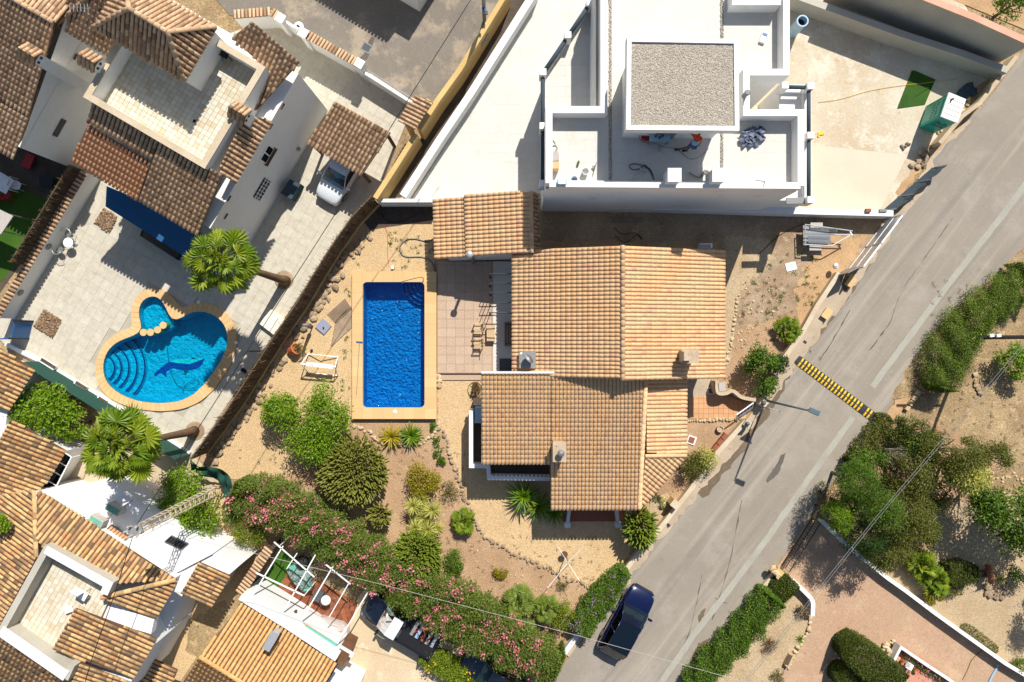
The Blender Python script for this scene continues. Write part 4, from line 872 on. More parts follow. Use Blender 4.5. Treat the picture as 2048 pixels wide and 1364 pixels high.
# pergola frame: five thin beams from house to posts
for i, (y, y2) in enumerate(((548, 548), (567, 566), (585, 585), (608, 605), (625, 627))):
    if i == 0: pg = thing('pergola_frame', 'bare black steel pergola frame at the house side of the patio', 'pergola', W(1000, 590, .2))
    a = W(978, y, 2.4); b = W(1030, y2, 2.4); MB().tube([a, b], .03, 8).build('beam', 'black_metal', pg); MB().tube([(a.x, a.y, .2), a], .025, 8).build('post', 'black_metal', pg); MB().box((a.x, a.y, .21), .12, .12, .02).build('foot', 'black', pg)
# wooden chairs (slatted) + table + bench
def slat_chair(name, label, px, py, rz, group):
    t = thing(name, label, 'chair', W(px, py, .2), group, rz)
    for i in range(6): MB().box((-.22 + i * .088, 0, .42), .06, .5, .025).build('seat_slat', 'teak', t, local=True)
    for i in range(6): MB().box((-.22 + i * .088, .27 + .0, .68), .055, .03, .5, M=Matrix.Rotation(R(-18), 3, 'X')).build('back_slat', 'teak', t, local=True)
    for s_ in (-1, 1):
        MB().box((s_ * .3, 0, .62), .07, .56, .03).build('armrest', 'teak', t, local=True)
        for yy in (-.24, .24): MB().box((s_ * .3, yy, .3), .05, .05, .62).build('leg', 'teak', t, local=True)
    MB().box((0, .36, .93), .56, .04, .06, M=Matrix.Rotation(R(-18), 3, 'X')).build('top_rail', 'teak', t, local=True)
slat_chair('garden_chair', 'slatted pale wood chair, upper one of two beside the pool patio table', 957, 657, R(-90), 'wooden patio chairs'); slat_chair('garden_chair', 'slatted pale wood chair, lower one of two beside the pool patio table', 957, 686, R(-90), 'wooden patio chairs')
t = thing('patio_table', 'small rectangular pale wood table beside the patio chairs', 'table', W(982, 666, .2)); p = W(982, 666, .6)
for i in range(4): MB().box((p.x - .2 + i * .13, p.y, .6), .12, .98, .03).build('slat', 'teak', t)
for sx, sy in ((-1, -1), (1, -1), (-1, 1), (1, 1)): MB().box((p.x + sx * .22, p.y + sy * .42, .39), .05, .05, .4).build('leg', 'teak', t)
t = thing('slatted_bench', 'brown slatted bench under the house eave', 'bench', W(1017, 668, .2)); p = W(1017, 668, .6)
for i in range(5): MB().box((p.x - .2 + i * .1, p.y, .6), .07, 1.5, .03).build('slat', 'brown_wood', t)
for sy in (-1, 1): MB().box((p.x, p.y + sy * .6, .39), .44, .06, .4).build('leg', 'brown_wood', t)
t = thing('door_mat', 'dark mat on the walkway by the house corner', 'mat', W(1012, 729, .2)); MB().box(W(1012, 729, .215), .75, .7, .02).build('mat', 'dark_grey', t); MB().box(W(1012, 729, .212), .8, .75, .014).build('edge', 'black', t)
# ================================================================== rectangular pool
pool = thing('swimming_pool', 'rectangular blue swimming pool with sandstone coping and corner steps', 'pool', W(788, 690, 0)); zc = .35
ox0, oy0 = g0(704, 543, zc); ox1, oy1 = g0(873, 838, zc); ix0, iy0 = g0(725, 564, zc); ix1, iy1 = g0(849, 815, zc); depth = -.95
def rrect(x0, y0, x1, y1, r, n=5):
    out = []
    for cx_, cy_, a0 in ((x1 - r, y0 - r, 0), (x0 + r, y0 - r, 90), (x0 + r, y1 + r, 180), (x1 - r, y1 + r, 270)):
        for k in range(n + 1): a = R(a0 + 90 * k / n); out.append((cx_ + r * math.cos(a), cy_ + r * math.sin(a)))
    return out
inn = rrect(ix0, iy0, ix1, iy1, .28); n = len(inn); out = []
for x, y in inn: 
    out.append((ox0 if x < ix0 + .5 and False else x, y))
b = MB(); vs = [(x, y, depth) for x, y in inn] + [(x, y, zc - .06) for x, y in inn]; b.add(vs, [tuple(range(n))] + [((i + 1) % n, i, n + i, n + (i + 1) % n) for i in range(n)]); b.build('basin', 'pool_tile', pool)
MB().sheet([Vector((x, y, zc - .16)) for x, y in inn]).build('water', 'pool_water', pool)
# coping slabs as separate pieces around
outer = [(ox0, oy0), (ox1, oy0), (ox1, oy1), (ox0, oy1)]
def coping_run(x0, y0, x1, y1, nx, ny):
    for i in range(nx):
        for j in range(ny):
            MB().box((x0 + (x1 - x0) * (i + .5) / nx, y0 + (y1 - y0) * (j + .5) / ny, zc - .03), abs(x1 - x0) / nx - .005, abs(y1 - y0) / ny - .005, .07).build('coping_slab', 'coping_slab', pool)
coping_run(ox0, oy0, ix0, oy1, 1, 14); coping_run(ix1, oy0, ox1, oy1, 1, 14); coping_run(ix0, oy0, ix1, iy0, 6, 1); coping_run(ix0, iy1, ix1, oy1, 6, 1)
cm = MB()
for cx_, cy_, sx, sy in ((ix0, iy0, 1, -1), (ix1, iy0, -1, -1), (ix1, iy1, -1, 1), (ix0, iy1, 1, 1)):
    r_ = .28; pts_ = [(cx_, cy_)] + [(cx_ + sx * r_ - sx * r_ * math.cos(R(a)), cy_ + sy * r_ - sy * r_ * math.sin(R(a))) for a in range(0, 91, 15)]; cm.prism(pts_, zc - .1, zc + .002)
cm.build('corner_fillets', 'coping_slab', pool)
MB().prism([(ox0 + .03, oy0 - .03), (ix0 + .02, oy0 - .03), (ix0 + .02, oy1 + .03), (ox0 + .03, oy1 + .03)], 0, zc - .07).build('pool_wall', 'block_wall', pool)
MB().prism([(ix1 - .02, oy0 - .03), (ox1 - .03, oy0 - .03), (ox1 - .03, oy1 + .03), (ix1 - .02, oy1 + .03)], 0, zc - .07).build('pool_wall', 'block_wall', pool)
MB().prism([(ox0 + .03, iy1 - .02), (ox1 - .03, iy1 - .02), (ox1 - .03, oy1 + .04), (ox0 + .03, oy1 + .04)], 0, zc - .075).build('pool_wall', 'block_wall', pool)
for k in range(5):
    r_ = .42 + .27 * k; z1 = zc - .42 - .17 * k; pts_ = [(ix1, iy0)] + [(ix1 - r_ * math.cos(R(a)), iy0 - r_ * math.sin(R(a))) for a in range(0, 91, 9)]
    MB().prism(pts_, depth - .02 * k, z1).build('step', 'pool_tile', pool)
    e = [Vector((ix1 - r_ * math.cos(R(a)), iy0 - r_ * math.sin(R(a)), z1 + .004)) for a in range(0, 91, 9)]; i_ = [Vector((ix1 - (r_ - .07) * math.cos(R(a)), iy0 - (r_ - .07) * math.sin(R(a)), z1 + .004)) for a in range(0, 91, 9)]
    MB().sheet(e + i_[::-1]).build('step_edge', 'step_edge', pool)
MB().lathe((W(790, 823, zc).x, W(790, 823, zc).y, zc + .005), [(.12, 0), (.12, .02), (.1, .025)], 16).build('skimmer_lid', 'white_plastic', pool)
MB().lathe((W(795, 792, 0).x, W(795, 792, -.2).y, depth + .01), [(.1, 0), (.1, .03)], 12).build('drain', 'white_plastic', pool)
t = thing('pool_handrail', 'bent black handrail at the pool corner steps', 'handrail', W(830, 558, zc)); MB().tube(curve_pts([W(805, 565, zc - .05), W(806, 563, .95), W(838, 555, 1.15), W(846, 556, 1.0), W(846, 564, zc)]), .022, 8).build('rail', 'dark_grey', t, smooth=True)
for x, y in ((805, 565), (846, 563)): MB().lathe(W(x, y, zc), [(.05, 0), (.05, .02)], 10).build('flange', 'grey_metal', t)
t = thing('pool_brush', 'long thin pool brush pole lying on the left coping', 'pool brush', W(717, 740, zc + .01)); MB().tube([W(719, 685, zc + .04), W(713, 790, zc + .03)], .016, 6).build('pole', 'grey_metal', t); MB().box(W(719, 684, zc + .03), .4, .07, .05, R(-5)).build('brush_head', 'blue_paint', t)
# grey hose by the shed and red thin hose
hose('garden_hose', 'looping grey garden hose on gravel beside the shed', [(868, 476), (858, 482), (848, 482), (830, 478), (812, 480), (800, 494), (803, 508), (815, 514), (842, 514), (862, 522), (870, 540), (873, 565)], .05, .035, 'hose_grey')
hose('thin_red_hose', 'thin dark red hose across gravel near the breeze block wall', [(757, 430), (774, 465), (775, 500), (777, 528)], .035, .012, 'red_paint')
hose('black_pipe', 'black pipe lying in the shade below the breeze block wall', [(762, 425), (770, 438), (785, 444), (810, 440), (840, 425), (852, 435)], .05, .02, 'black')
t = thing('white_stone_block', 'small white block on gravel above the pool', 'block', W(785, 535, 0)); MB().box(W(785, 535, .08), .16, .2, .12, .1).build('block', 'white_plastic', t)
# ================================================================== villa plot: patio, lagoon pool
U2 = Vector((.86, -.51)).normalized(); V2 = Vector((-.51, -.86)).normalized(); UA = math.atan2(U2.y, U2.x)
vp = [(560, 34), (716, 130), (828, 205), (758, 385), (700, 440), (385, 915), (345, 888), (15, 693), (-30, 650), (195, 340), (300, 120)]
surf('pale_grout', g(184, 176, 158)); patio = ground('villa_patio', vp, .03, 'pale_grout', holes=(LAG_HOLE,))
floor_tiles(patio, [tuple(W(x, y, 0).xy) for x, y in vp], .06, UA, .62, .62, .007, 'floor_patio', cap=300, th=.03, holes=(LAG_HOLE,), offset=.0, name='patio_tile')
lag = thing('lagoon_pool', 'heart-shaped turquoise pool with round children basin and dolphin mosaic', 'pool', W(330, 720, .06)); zc = .16
ps = []
for (a, b), (c, d) in zip(LAG, LAG[1:] + LAG[:1]):
    k = max(1, int(math.hypot(d[0] - b[0], d[1] - b[1]) / 9)) 
    for j in range(k): t_ = j / k; ps.append(((a[0] + (c[0] - a[0]) * t_, a[1] + (c[1] - a[1]) * t_), (b[0] + (d[0] - b[0]) * t_, b[1] + (d[1] - b[1]) * t_)))
def smooth_ring(P, it=2):
    for _ in range(it): P = [((P[i - 1][0] + 2 * P[i][0] + P[(i + 1) % len(P)][0]) / 4, (P[i - 1][1] + 2 * P[i][1] + P[(i + 1) % len(P)][1]) / 4) for i in range(len(P))]
    return P
inn = [W(x, y, zc).xy for x, y in smooth_ring([p[0] for p in ps], 3)]; out = [W(x, y, zc).xy for x, y in smooth_ring([p[1] for p in ps], 2)]; n = len(inn)
for i in range(n):
    j = (i + 1) % n; q = [inn[i].lerp(inn[j], .02), inn[i].lerp(inn[j], .98), out[i].lerp(out[j], .98), out[i].lerp(out[j], .02)]
    if abs(area([tuple(p) for p in q])) > .002: MB().prism([tuple(p) for p in q], .0, zc + .0005 * (i % 2)).build('coping_slab', 'coping_slab', lag)
MB().prism([tuple(p) for p in out], -.1, .055).build('coping_bed', 'grout', lag) if False else None
zf = -1.15; b = MB(); b.add([(p.x, p.y, zf) for p in inn] + [(p.x, p.y, zc - .03) for p in inn], [((i + 1) % n, i, n + i, n + (i + 1) % n) for i in range(n)]); b.build('basin_wall', 'lagoon_tile', lag)
MB().sheet([Vector((p.x, p.y, zf)) for p in inn]).build('basin_floor', 'lagoon_tile', lag)
MB().sheet([Vector((p.x, p.y, zc - .09)) for p in inn]).build('water', 'lagoon_water', lag)
kid = [(271, 630), (276, 600), (305, 587), (335, 600), (341, 632), (341, 652), (326, 662), (300, 667), (286, 664)]; MB().prism([tuple(W(x, y, 0).xy) for x, y in kid], zf + .01, -.42).build('shallow_floor', 'lagoon_tile', lag)
for x, y in ((298, 665), (312, 665), (326, 660), (337, 651)): MB().lathe(W(x, y, -.5), [(.2, 0), (.2, .6), (.22, .62), (.22, .68)], 18).build('stepping_stone', 'coping_slab', lag)
c0 = W(200, 736, 0)
for k, rr in enumerate((28, 38, 50, 63, 76)):
    z1 = -.15 - .19 * k; r_ = rr / S; arc = [(c0.x + r_ * math.cos(R(a)), c0.y + r_ * math.sin(R(a))) for a in range(-72, 73, 9)]
    MB().prism([(c0.x + .1, c0.y - .9 * r_), *arc, (c0.x + .1, c0.y + .9 * r_)], zf + .002 * k, z1).build('step', 'lagoon_tile', lag)
    i_ = [(c0.x + (r_ - .09) * math.cos(R(a)), c0.y + (r_ - .09) * math.sin(R(a))) for a in range(-72, 73, 9)]; MB().sheet([Vector((*p, z1 + .005)) for p in arc] + [Vector((*p, z1 + .005)) for p in i_[::-1]]).build('step_edge', 'step_edge', lag)
def mos(pts, mat, z, nm): MB().sheet([Vector((*W(x, y, z).xy, z)) for x, y in pts]).build(nm, mat, lag)
mos(curve_pts([(409, 717, 0), (385, 721, 0), (354, 722, 0), (336, 725, 0), (324, 734, 0), (309, 747, 0), (311, 753, 0), (322, 746, 0), (333, 755, 0), (333, 744, 0), (346, 737, 0), (364, 741, 0), (385, 740, 0), (401, 733, 0), (409, 717, 0)], 3) and [(p.x, p.y) for p in curve_pts([(409, 717, 0), (385, 721, 0), (354, 722, 0), (336, 725, 0), (324, 734, 0), (309, 747, 0), (311, 753, 0), (322, 746, 0), (333, 755, 0), (333, 744, 0), (346, 737, 0), (364, 741, 0), (385, 740, 0), (401, 733, 0), (409, 718, 0)], 3)[:-1]], 'dolphin_blue', zf + .006, 'dolphin_mosaic')
mos([(408, 717), (385, 718), (354, 719), (338, 723), (354, 726), (380, 728), (396, 722)], 'dolphin_teal', zf + .012, 'dolphin_belly'); mos([(377, 707), (385, 718), (395, 718), (384, 714)], 'dolphin_fin', zf + .014, 'dolphin_fin'); mos([(367, 740), (370, 751), (378, 740)], 'dolphin_fin', zf + .014, 'dolphin_fin')
hose('pool_cleaner_hose', 'thin grey cleaner hose under water in the lagoon pool', [(334, 690), (338, 730), (345, 752), (358, 772), (385, 778), (398, 766), (390, 758), (370, 772), (365, 786)], -1.0, .014, 'dolphin_fin')
for x, y, lb in ((473, 686, 'right rim'), (398, 604, 'shaded upper rim')):
    t = thing('pool_float_light', 'small white round pool cap on the %s of the lagoon pool' % lb, 'pool cap', W(x, y, .07), 'white pool caps'); MB().lathe(W(x, y, .06), [(.1, 0), (.12, .06), (.1, .12), (.03, .15)], 12).build('cap', 'white_plastic', t, smooth=True); MB().lathe(W(x, y, .06), [(.14, 0), (.14, .03)], 12).build('rim', 'pale_metal', t)
# planters with bark
def chips(root, pts, n, z, mat='bark_chip', s=.1):
    P = [W(x, y, z) for x, y in pts]; k = []
    for _ in range(n): a, b = random.random(), random.random(); k.append(P[0] * (1 - a) * (1 - b) + P[1] * a * (1 - b) + P[2] * a * b + P[3] * (1 - a) * b)
    T = np.array([tuple(p) for p in k]); N = len(T); sc_ = np.stack([rng.uniform(.6, 1.5, N) * s, rng.uniform(.4, .9, N) * s, rng.uniform(.2, .5, N) * s], 1)
    V = np.array([(x, y, z_) for z_ in (-.5, .5) for x, y in ((-.5, -.5), (.5, -.5), (.5, .5), (-.5, .5))]); F = [(4, 5, 6, 7), (0, 1, 5, 4), (1, 2, 6, 5), (2, 3, 7, 6), (3, 0, 4, 7)]
    up = rnd_dirs(N) * .3 + np.array([0, 0, 1]); tag(scatter('bark_chips', V, F, frames(rnd_dirs(N) * np.array([1, 1, .2]), up, sc_), T, mat, root), kind='stuff')
for pts, lb in (([(88, 619), (123, 640), (105, 675), (68, 653)], 'in the lower left patio'), ([(208, 416), (234, 434), (218, 466), (190, 446)], 'below the red tiled eave')):
    t = thing('bark_bed', 'square bark-filled tree bed ' + lb, 'planter', W(*pts[3], .06), 'square bark beds'); MB().prism([tuple(W(x, y, .06).xy) for x, y in pts], .06, .075).build('soil', 'dark_ground', t); chips(t, pts, 420, .1, s=.13)
    strip([W(x, y, .08).xy for x, y in pts], .06, .09, .05, True).build('edging', 'grout', t)
# bistro set
def bistro_chair(px, py, rz, lb):
    t = thing('metal_chair', lb, 'chair', W(px, py, .06), 'metal bistro chairs', rz)
    MB().lathe((0, 0, .44), [(.2, 0), (.21, .015), (.2, .03)], 16).build('seat', 'grey_metal', t, local=True)
    MB().tube([(.3 * math.cos(R(a)), .3 * math.sin(R(a)), .7 + .08 * math.sin(R(a / 2))) for a in range(0, 181, 20)], .022, 6).build('backrest', 'pale_metal', t, local=True, smooth=True)
    for a in (20, 160, 230, 310): MB().tube([(.26 * math.cos(R(a)), .26 * math.sin(R(a)), 0), (.22 * math.cos(R(a)), .22 * math.sin(R(a)), .44 if a > 180 else .7)], .014, 6).build('leg', 'pale_metal', t, local=True)
bistro_chair(146, 470, R(-30), 'metal bistro chair above the small round table'); bistro_chair(129, 502, R(150), 'metal bistro chair below the small round table')
t = thing('round_table', 'small round pale metal table by the cream villa wall', 'table', W(136, 485, .06)); p = W(136, 485, .75); MB().lathe((p.x, p.y, .72), [(.3, 0), (.31, .02), (.3, .035)], 24).build('tabletop', 'white_plastic', t); MB().tube([(p.x, p.y, .06), (p.x, p.y, .72)], .03, 8).build('leg', 'grey_metal', t); MB().lathe((p.x, p.y, .06), [(.2, 0), (.05, .05)], 12).build('foot', 'grey_metal', t)
# ================================================================== villa with roof terrace
villa = thing('terrace_villa', 'cream two-storey villa with tiled roof terrace and hipped tower roof', 'villa', W(450, 290, 0)); rv = Roof(villa, 'tile_villa', 300)
G = lambda x, y: tuple(W(x, y, 0).xy)
body = [(656, 221), (501, 487), (283, 359), (438, 93)]; MB().prism([G(*p) for p in body], 0, [5.95, 5.75, 4.7, 5.95]).build('wall', 'cream_wall', villa)
rv.plane([W(278, 400, 6.15), W(395, 470, 6.15), W(445, 350, 7.25), W(318, 283, 7.25)], V2, .25, .31)
rv.plane([W(142, 322, 5.75), W(276, 399, 5.75), W(300, 325, 6.40), W(177, 248, 6.40)], V2, .235, .32, 'clay_bed', mat='tile_red', jit=.3)
rv.plane([W(176, 244, 6.70), W(302, 318, 6.70), W(318, 283, 7.05), W(184, 205, 7.05)], V2, .25, .31)
rv.plane([W(471, 367, 6.55), W(542, 241, 6.55), W(492, 228, 7.25), W(436, 340, 7.25)], U2, .25, .31)
rv.plane([W(487, 205, 6.40), W(512, 219, 6.40), W(598, 123, 7.15), W(505, 44, 7.65), W(462, 74, 7.50), W(527, 133, 6.95)], V2, .25, .31)
EZ, RZ = 8.85, 10.05
tl, tb, tr_, tt = W(187, 56, EZ), W(369, 162, EZ), W(433, 54, EZ), W(251, -52, EZ); ra, rb = W(259, 18, RZ), W(336, 65, RZ)
rv.plane([tl, tb, rb, ra], V2, .25, .31); rv.plane([tb, tr_, rb], U2, .25, .31); rv.plane([tr_, tt, ra, rb], -V2, .25, .31); rv.plane([tt, tl, ra], -U2, .25, .31)
up_ = Vector((0, 0, .05))
for a, b in ((tb, rb), (tr_, rb), (tl, ra), (tt, ra), (rb, ra)): rv.caps(a + up_, b + up_, 1.25)
cx_ = (tl + tr_) / 2; MB().prism([tuple(cx_.xy + (p.xy - cx_.xy) * .9) for p in (tl, tb, tr_, tt)], 6.05, EZ - .1).build('tower_wall', 'cream_wall', villa)
rv.plane([W(112, 50, 6.65), W(218, 110, 6.65), W(262, 20, 7.75), W(155, -42, 7.75)], V2, .25, .31); rv.caps(W(118, 46, 6.80), W(182, -12, 7.75), 1.2)
# terrace floor + parapet
par = [(176, 192), (408, 329), (523, 137), (441, 92)]; ip = [W(x, y, 7.65).xy for x, y in par]
fl = [W(176, 192, 7.65).xy, W(408, 329, 7.65).xy, W(523, 137, 7.65).xy]; fl.append(fl[0] + fl[2] - fl[1])
tf = MB().prism([tuple(p) for p in fl], 6.05, 6.65).build('terrace_slab', 'grout', villa)
floor_tiles(tf, [tuple(p) for p in fl], 6.68, UA, .27, .27, .014, 'floor_terrace', cap=300, name='terrace_tile')
strip([fl[0].lerp(fl[3], .62), fl[0], fl[1], fl[2], fl[2].lerp(fl[3], .4)], 5.95, 7.65, .28).build('parapet', 'cream_wall', villa)
strip([fl[0].lerp(fl[3], .62), fl[0], fl[1], fl[2], fl[2].lerp(fl[3], .4)], 7.63, 7.70, .34).build('parapet_coping', 'stone_wall_cap', villa)
# awning over the porch, windows, vents on the long wall
MB().prism([tuple(W(x, y, 2.9).xy) for x, y in [(213, 372), (211, 413), (386, 524), (455, 500), (330, 420)]], 2.8, [2.9, 2.9, 2.9, 3.0, 3.0], bottom=True).build('porch_awning', 'awning_blue', villa)
w0 = W(656, 221, 0).xy; w1 = W(501, 487, 0).xy; wd_ = (w1 - w0).normalized(); wn2 = Vector((-wd_.y, wd_.x)); wn2 = wn2 if wn2.dot(Vector((1, -.3))) > 0 else -wn2; wa = math.atan2(wd_.y, wd_.x)
def wallbox(t_, z, sx, sz, mat, name, dep=.05, par=None):
    q = w0.lerp(w1, t_) + wn2 * .02; return MB().box((q.x, q.y, z), sx, dep, sz, wa).build(name, mat, par or villa)
def window(t_, z, sx, sz):
    f = wallbox(t_, z, sx, sz, 'white_plastic', 'window', .06)
    q = w0.lerp(w1, t_) + wn2 * .045
    for s_ in (-1, 1): MB().box((q.x + wd_.x * s_ * sx * .24, q.y + wd_.y * s_ * sx * .24, z), sx * .4, .03, sz * .8, wa).build('pane', 'dark_glass', f)
window(.47, 4.4, 1.0, .9); MB().box((*(w0.lerp(w1, .47) + wn2 * .1), 3.93), 1.15, .22, .05, wa).build('window_sill', 'brown_wood', villa)
gq = wallbox(.66, 2.6, 1.3, 1.0, 'black', 'window_grille', .06)
for i in range(6): q = w0.lerp(w1, .66) + wn2 * .1 + wd_ * (-.55 + i * .22); MB().box((q.x, q.y, 2.6), .03, .03, 1.1, wa).build('bar', 'white_plastic', gq)
for i in range(3): q = w0.lerp(w1, .66) + wn2 * .1; MB().box((q.x, q.y, 2.2 + .4 * i), 1.3, .03, .03, wa).build('bar', 'white_plastic', gq)
for t_, z in ((.2, 5.65), (.33, 5.65), (.8, 5.65), (.9, 4.9)): wallbox(t_, z, .35, .1, 'brown_wood', 'wall_vent', .08)
wallbox(.32, 1.0, .2, .4, 'mid_grey', 'meter_box', .12)
# tiled chimneys
def tiled_chimney(root, roofr, px, py, zt_, zb_, ang=UA, name='chimney'):
    p = W(px, py, zt_); MB().box((p.x, p.y, (zb_ + zt_ - .35) / 2), .75, .6, zt_ - .35 - zb_, ang).build(name, 'cream_wall', root)
    ux = Vector((math.cos(ang), math.sin(ang))); vx = Vector((-ux.y, ux.x)); c = p.xy
    for s_ in (-1, 1):
        e0 = c - ux * .5 + vx * s_ * .42; e1 = c + ux * .5 + vx * s_ * .42; r0 = c - ux * .5; r1 = c + ux * .5
        roofr.plane([(e0.x, e0.y, zt_ - .3), (e1.x, e1.y, zt_ - .3), (r1.x, r1.y, zt_), (r0.x, r0.y, zt_)], tuple(vx * s_), .25, .22, name='chimney_roof', th=.06)
    for s_ in (-1, 1):
        q = c + ux * .38
        MB().box((q.x + vx.x * s_ * .13, q.y + vx.y * s_ * .13, zt_ - .55), .02, .12, .16, ang).build('smoke_hole', 'black', root)
tiled_chimney(villa, rv, 172, 116, 8.55, 6.75); tiled_chimney(villa, rv, 474, 222, 8.25, 5.85); rv.flush()
t = thing('folded_chair', 'black folding chair in the shaded corner of the roof terrace', 'chair', W(455, 113, 6.75)); p = W(455, 113, 6.75)
MB().box((p.x, p.y, 7.10), .45, .42, .04, UA).build('seat', 'black', t); MB().box((p.x - .15, p.y + .22, 7.37), .42, .05, .5, UA).build('backrest', 'black', t)
for sx in (-1, 1):
    for sy in (-1, 1): MB().tube([(p.x + sx * .24, p.y + sy * .22, 6.68), (p.x + sx * .18, p.y + sy * .16, 7.10)], .018, 6).build('leg', 'black_metal', t)
t = thing('terrace_drain', 'small black drain grate in the tiled roof terrace', 'drain', W(389, 242, 6.69)); MB().box(W(389, 242, 6.69), .16, .16, .02, UA).build('grate', 'black', t)
t = thing('roof_antenna', 'thin metal roof aerial left of the hipped tower', 'aerial', W(184, 36, 7.55)); a = W(184, 36, 7.35); MB().tube([a, a + Vector((0, 0, 1.2))], .02, 6).build('mast', 'grey_metal', t); m = MB(); a = a + Vector((0, 0, 1.1)); m.tube([a - Vector((.5, -.05, 0)), a + Vector((.5, -.05, 0))], .015, 5)
for k in range(6): m.tube([a + Vector((-.45 + k * .18, .2, 0)), a + Vector((-.42 + k * .18, -.2, 0))], .01, 5)
m.build('elements', 'grey_metal', t)
# ================================================================== villa at the left edge
v2 = thing('left_villa', 'cream villa at the left edge with weathered tile roof and tall chimney', 'villa', W(200, 250, 0)); r2 = Roof(v2, 'tile_villa', 250)
c1, c2_ = W(330, 50, 0).xy, W(164, 344, 0).xy; bk = Vector((-12, 7)); MB().prism([tuple(c1), tuple(c2_), tuple(c2_ + bk), tuple(c1 + bk)], 0, 5.35).build('wall', 'cream_wall', v2)
gb = MB(); a = c1; m_ = c1.lerp(c2_, .3); gb.add([(c1.x, c1.y, 5.3), (c2_.x, c2_.y, 5.3), (c2_.x, c2_.y, 5.45), (m_.x, m_.y, 7.1), (c1.x, c1.y, 7.1)], [(0, 1, 2, 3, 4)]); gb.build('gable', 'cream_wall', v2)
A0, A1 = W(110, 47, 7.4), W(58, 230, 5.75); L2 = Vector((-9, 5.2, 0)); r2.plane([A1, A0, A0 + L2, A1 + L2], V2, .25, .31)
B0, B1 = W(57, 238, 5.75), W(27, 313, 5.2); r2.plane([B1, B0, B0 + L2, B1 + L2], V2, .25, .31)
A2 = A0 + Vector((-V2.x, -V2.y, -.2)) * 5; r2.plane([A0, A0 + L2, A2 + L2, A2], -V2, .25, .31) ; r2.caps(A0 + up_, A0 + L2 + up_, 1.25)
tiled_chimney(v2, r2, 52, 104, 8.5, 3.9); r2.flush()
q = c1.lerp(c2_, .82); wa2 = math.atan2((c2_ - c1).y, (c2_ - c1).x); MB().box((q.x + .03, q.y - .01, 3.6), 1.1, .06, .38, wa2).build('window_grille', 'dark_grey', v2)
for k, zz in ((.45, 5.2), (.57, 4.9)): q = c1.lerp(c2_, k); MB().box((q.x + .03, q.y, zz), .35, .08, .1, wa2).build('wall_vent', 'brown_wood', v2)
# wall with tile coping and brush screen beside the lawn
pts = [W(x, y, 1.6).xy for x, y in [(168, 342), (110, 438), (52, 532), (-10, 634)]]; t = thing('coped_wall', 'cream wall with wavy tile coping and dark brush screen beside the lawn', 'wall', (pts[1].x, pts[1].y, 0))
strip(pts, 0, 1.55, .22).build('wall', 'cream_wall', t); rc_ = Roof(t, 'tile_villa', 120); dnn = (pts[-1] - pts[0]).normalized(); nx_ = Vector((-dnn.y, dnn.x)); nx_ = nx_ if nx_.x > 0 else -nx_
rc_.plane([(*(pts[-1] + nx_ * .2), 1.55), (*(pts[0] + nx_ * .2), 1.55), (*(pts[0] - nx_ * .12), 1.68), (*(pts[-1] - nx_ * .12), 1.68)], tuple(nx_), .26, .33); rc_.flush()
bp = [p - nx_ * .2 for p in pts[:3]]; strip(bp, .2, 2.7, .05).build('brush_panel', 'brush', t)
P = []; D = []; SC = []
for a, b in zip(bp, bp[1:]):
    n = int((b - a).length * 70)
    for i in range(n): q = a.lerp(b, random.random()) + nx_ * random.uniform(.03, .06); P.append((q.x, q.y, random.uniform(1.2, 1.8))); D.append((random.uniform(-.06, .06), random.uniform(-.06, .06), 1)); SC.append((random.uniform(.7, 1.3), .012, .012))
tag(scatter('sticks', BX, BXF, frames(np.array(D), rnd_dirs(len(D)), np.array(SC)), np.array(P), 'stick', t), kind='stuff')
for k in (.3, .62):
    q = pts[0].lerp(pts[-1], k + .2) + nx_ * .13; MB().lathe((q.x, q.y, .95), [(.2, 0), (.22, .02), (.18, .04)], 16, M=Matrix.Rotation(R(-33), 3, 'Z') @ Matrix.Rotation(R(90), 3, 'Y')).build('oval_plaque', 'mid_grey', t)
# shaded garden furniture on the left
t = thing('garden_table', 'white square table in deep shade at the left edge', 'table', W(6, 366, 0)); p = W(6, 366, .75); MB().box((p.x, p.y, .75), 1.0, 1.0, .04, UA).build('tabletop', 'white_plastic', t)
for sx in (-1, 1):
    for sy in (-1, 1): MB().box((p.x + sx * .4, p.y + sy * .4, .37), .06, .06, .72, UA).build('leg', 'white_plastic', t)
def plast_chair(px, py, rz, mat, lb, name='plastic_chair'):
    t = thing(name, lb, 'chair', W(px, py, .02), 'plastic garden chairs', rz); MB().box((0, 0, .43), .44, .44, .04).build('seat', mat, t, local=True); MB().box((0, .24, .66), .44, .04, .45, M=Matrix.Rotation(R(-12), 3, 'X')).build('backrest', mat, t, local=True)
    for sx in (-1, 1):
        MB().box((sx * .24, 0, .64), .05, .46, .03).build('armrest', mat, t, local=True)
        for sy in (-1, 1): MB().box((sx * .2, sy * .2, .21), .04, .04, .42).build('leg', mat, t, local=True)
plast_chair(44, 374, R(70), 'white_plastic', 'white plastic chair in deep shade right of the white table'); plast_chair(24, 394, R(160), 'red_paint', 'red chair in deep shade below the white table'); plast_chair(1, 398, R(200), 'red_paint', 'dark red chair half cut by the left edge')
t = thing('red_cushion_stack', 'pile of dark red cushions by the shaded villa wall', 'cushions', W(57, 322, .02))
for i in range(4): MB().box(W(57, 322, .1 + .1 * i), .55, .9, .09, UA + R(3 * i)).build('cushion', 'red_paint', t)
t = thing('dark_storage_box', 'dark storage box in shade near the brush screen', 'box', W(92, 362, .02)); MB().box(W(92, 362, .3), .8, .5, .5, R(-5)).build('box', 'grey_shade', t); MB().box(W(92, 362, .58), .84, .54, .05, R(-5)).build('lid', 'black', t)
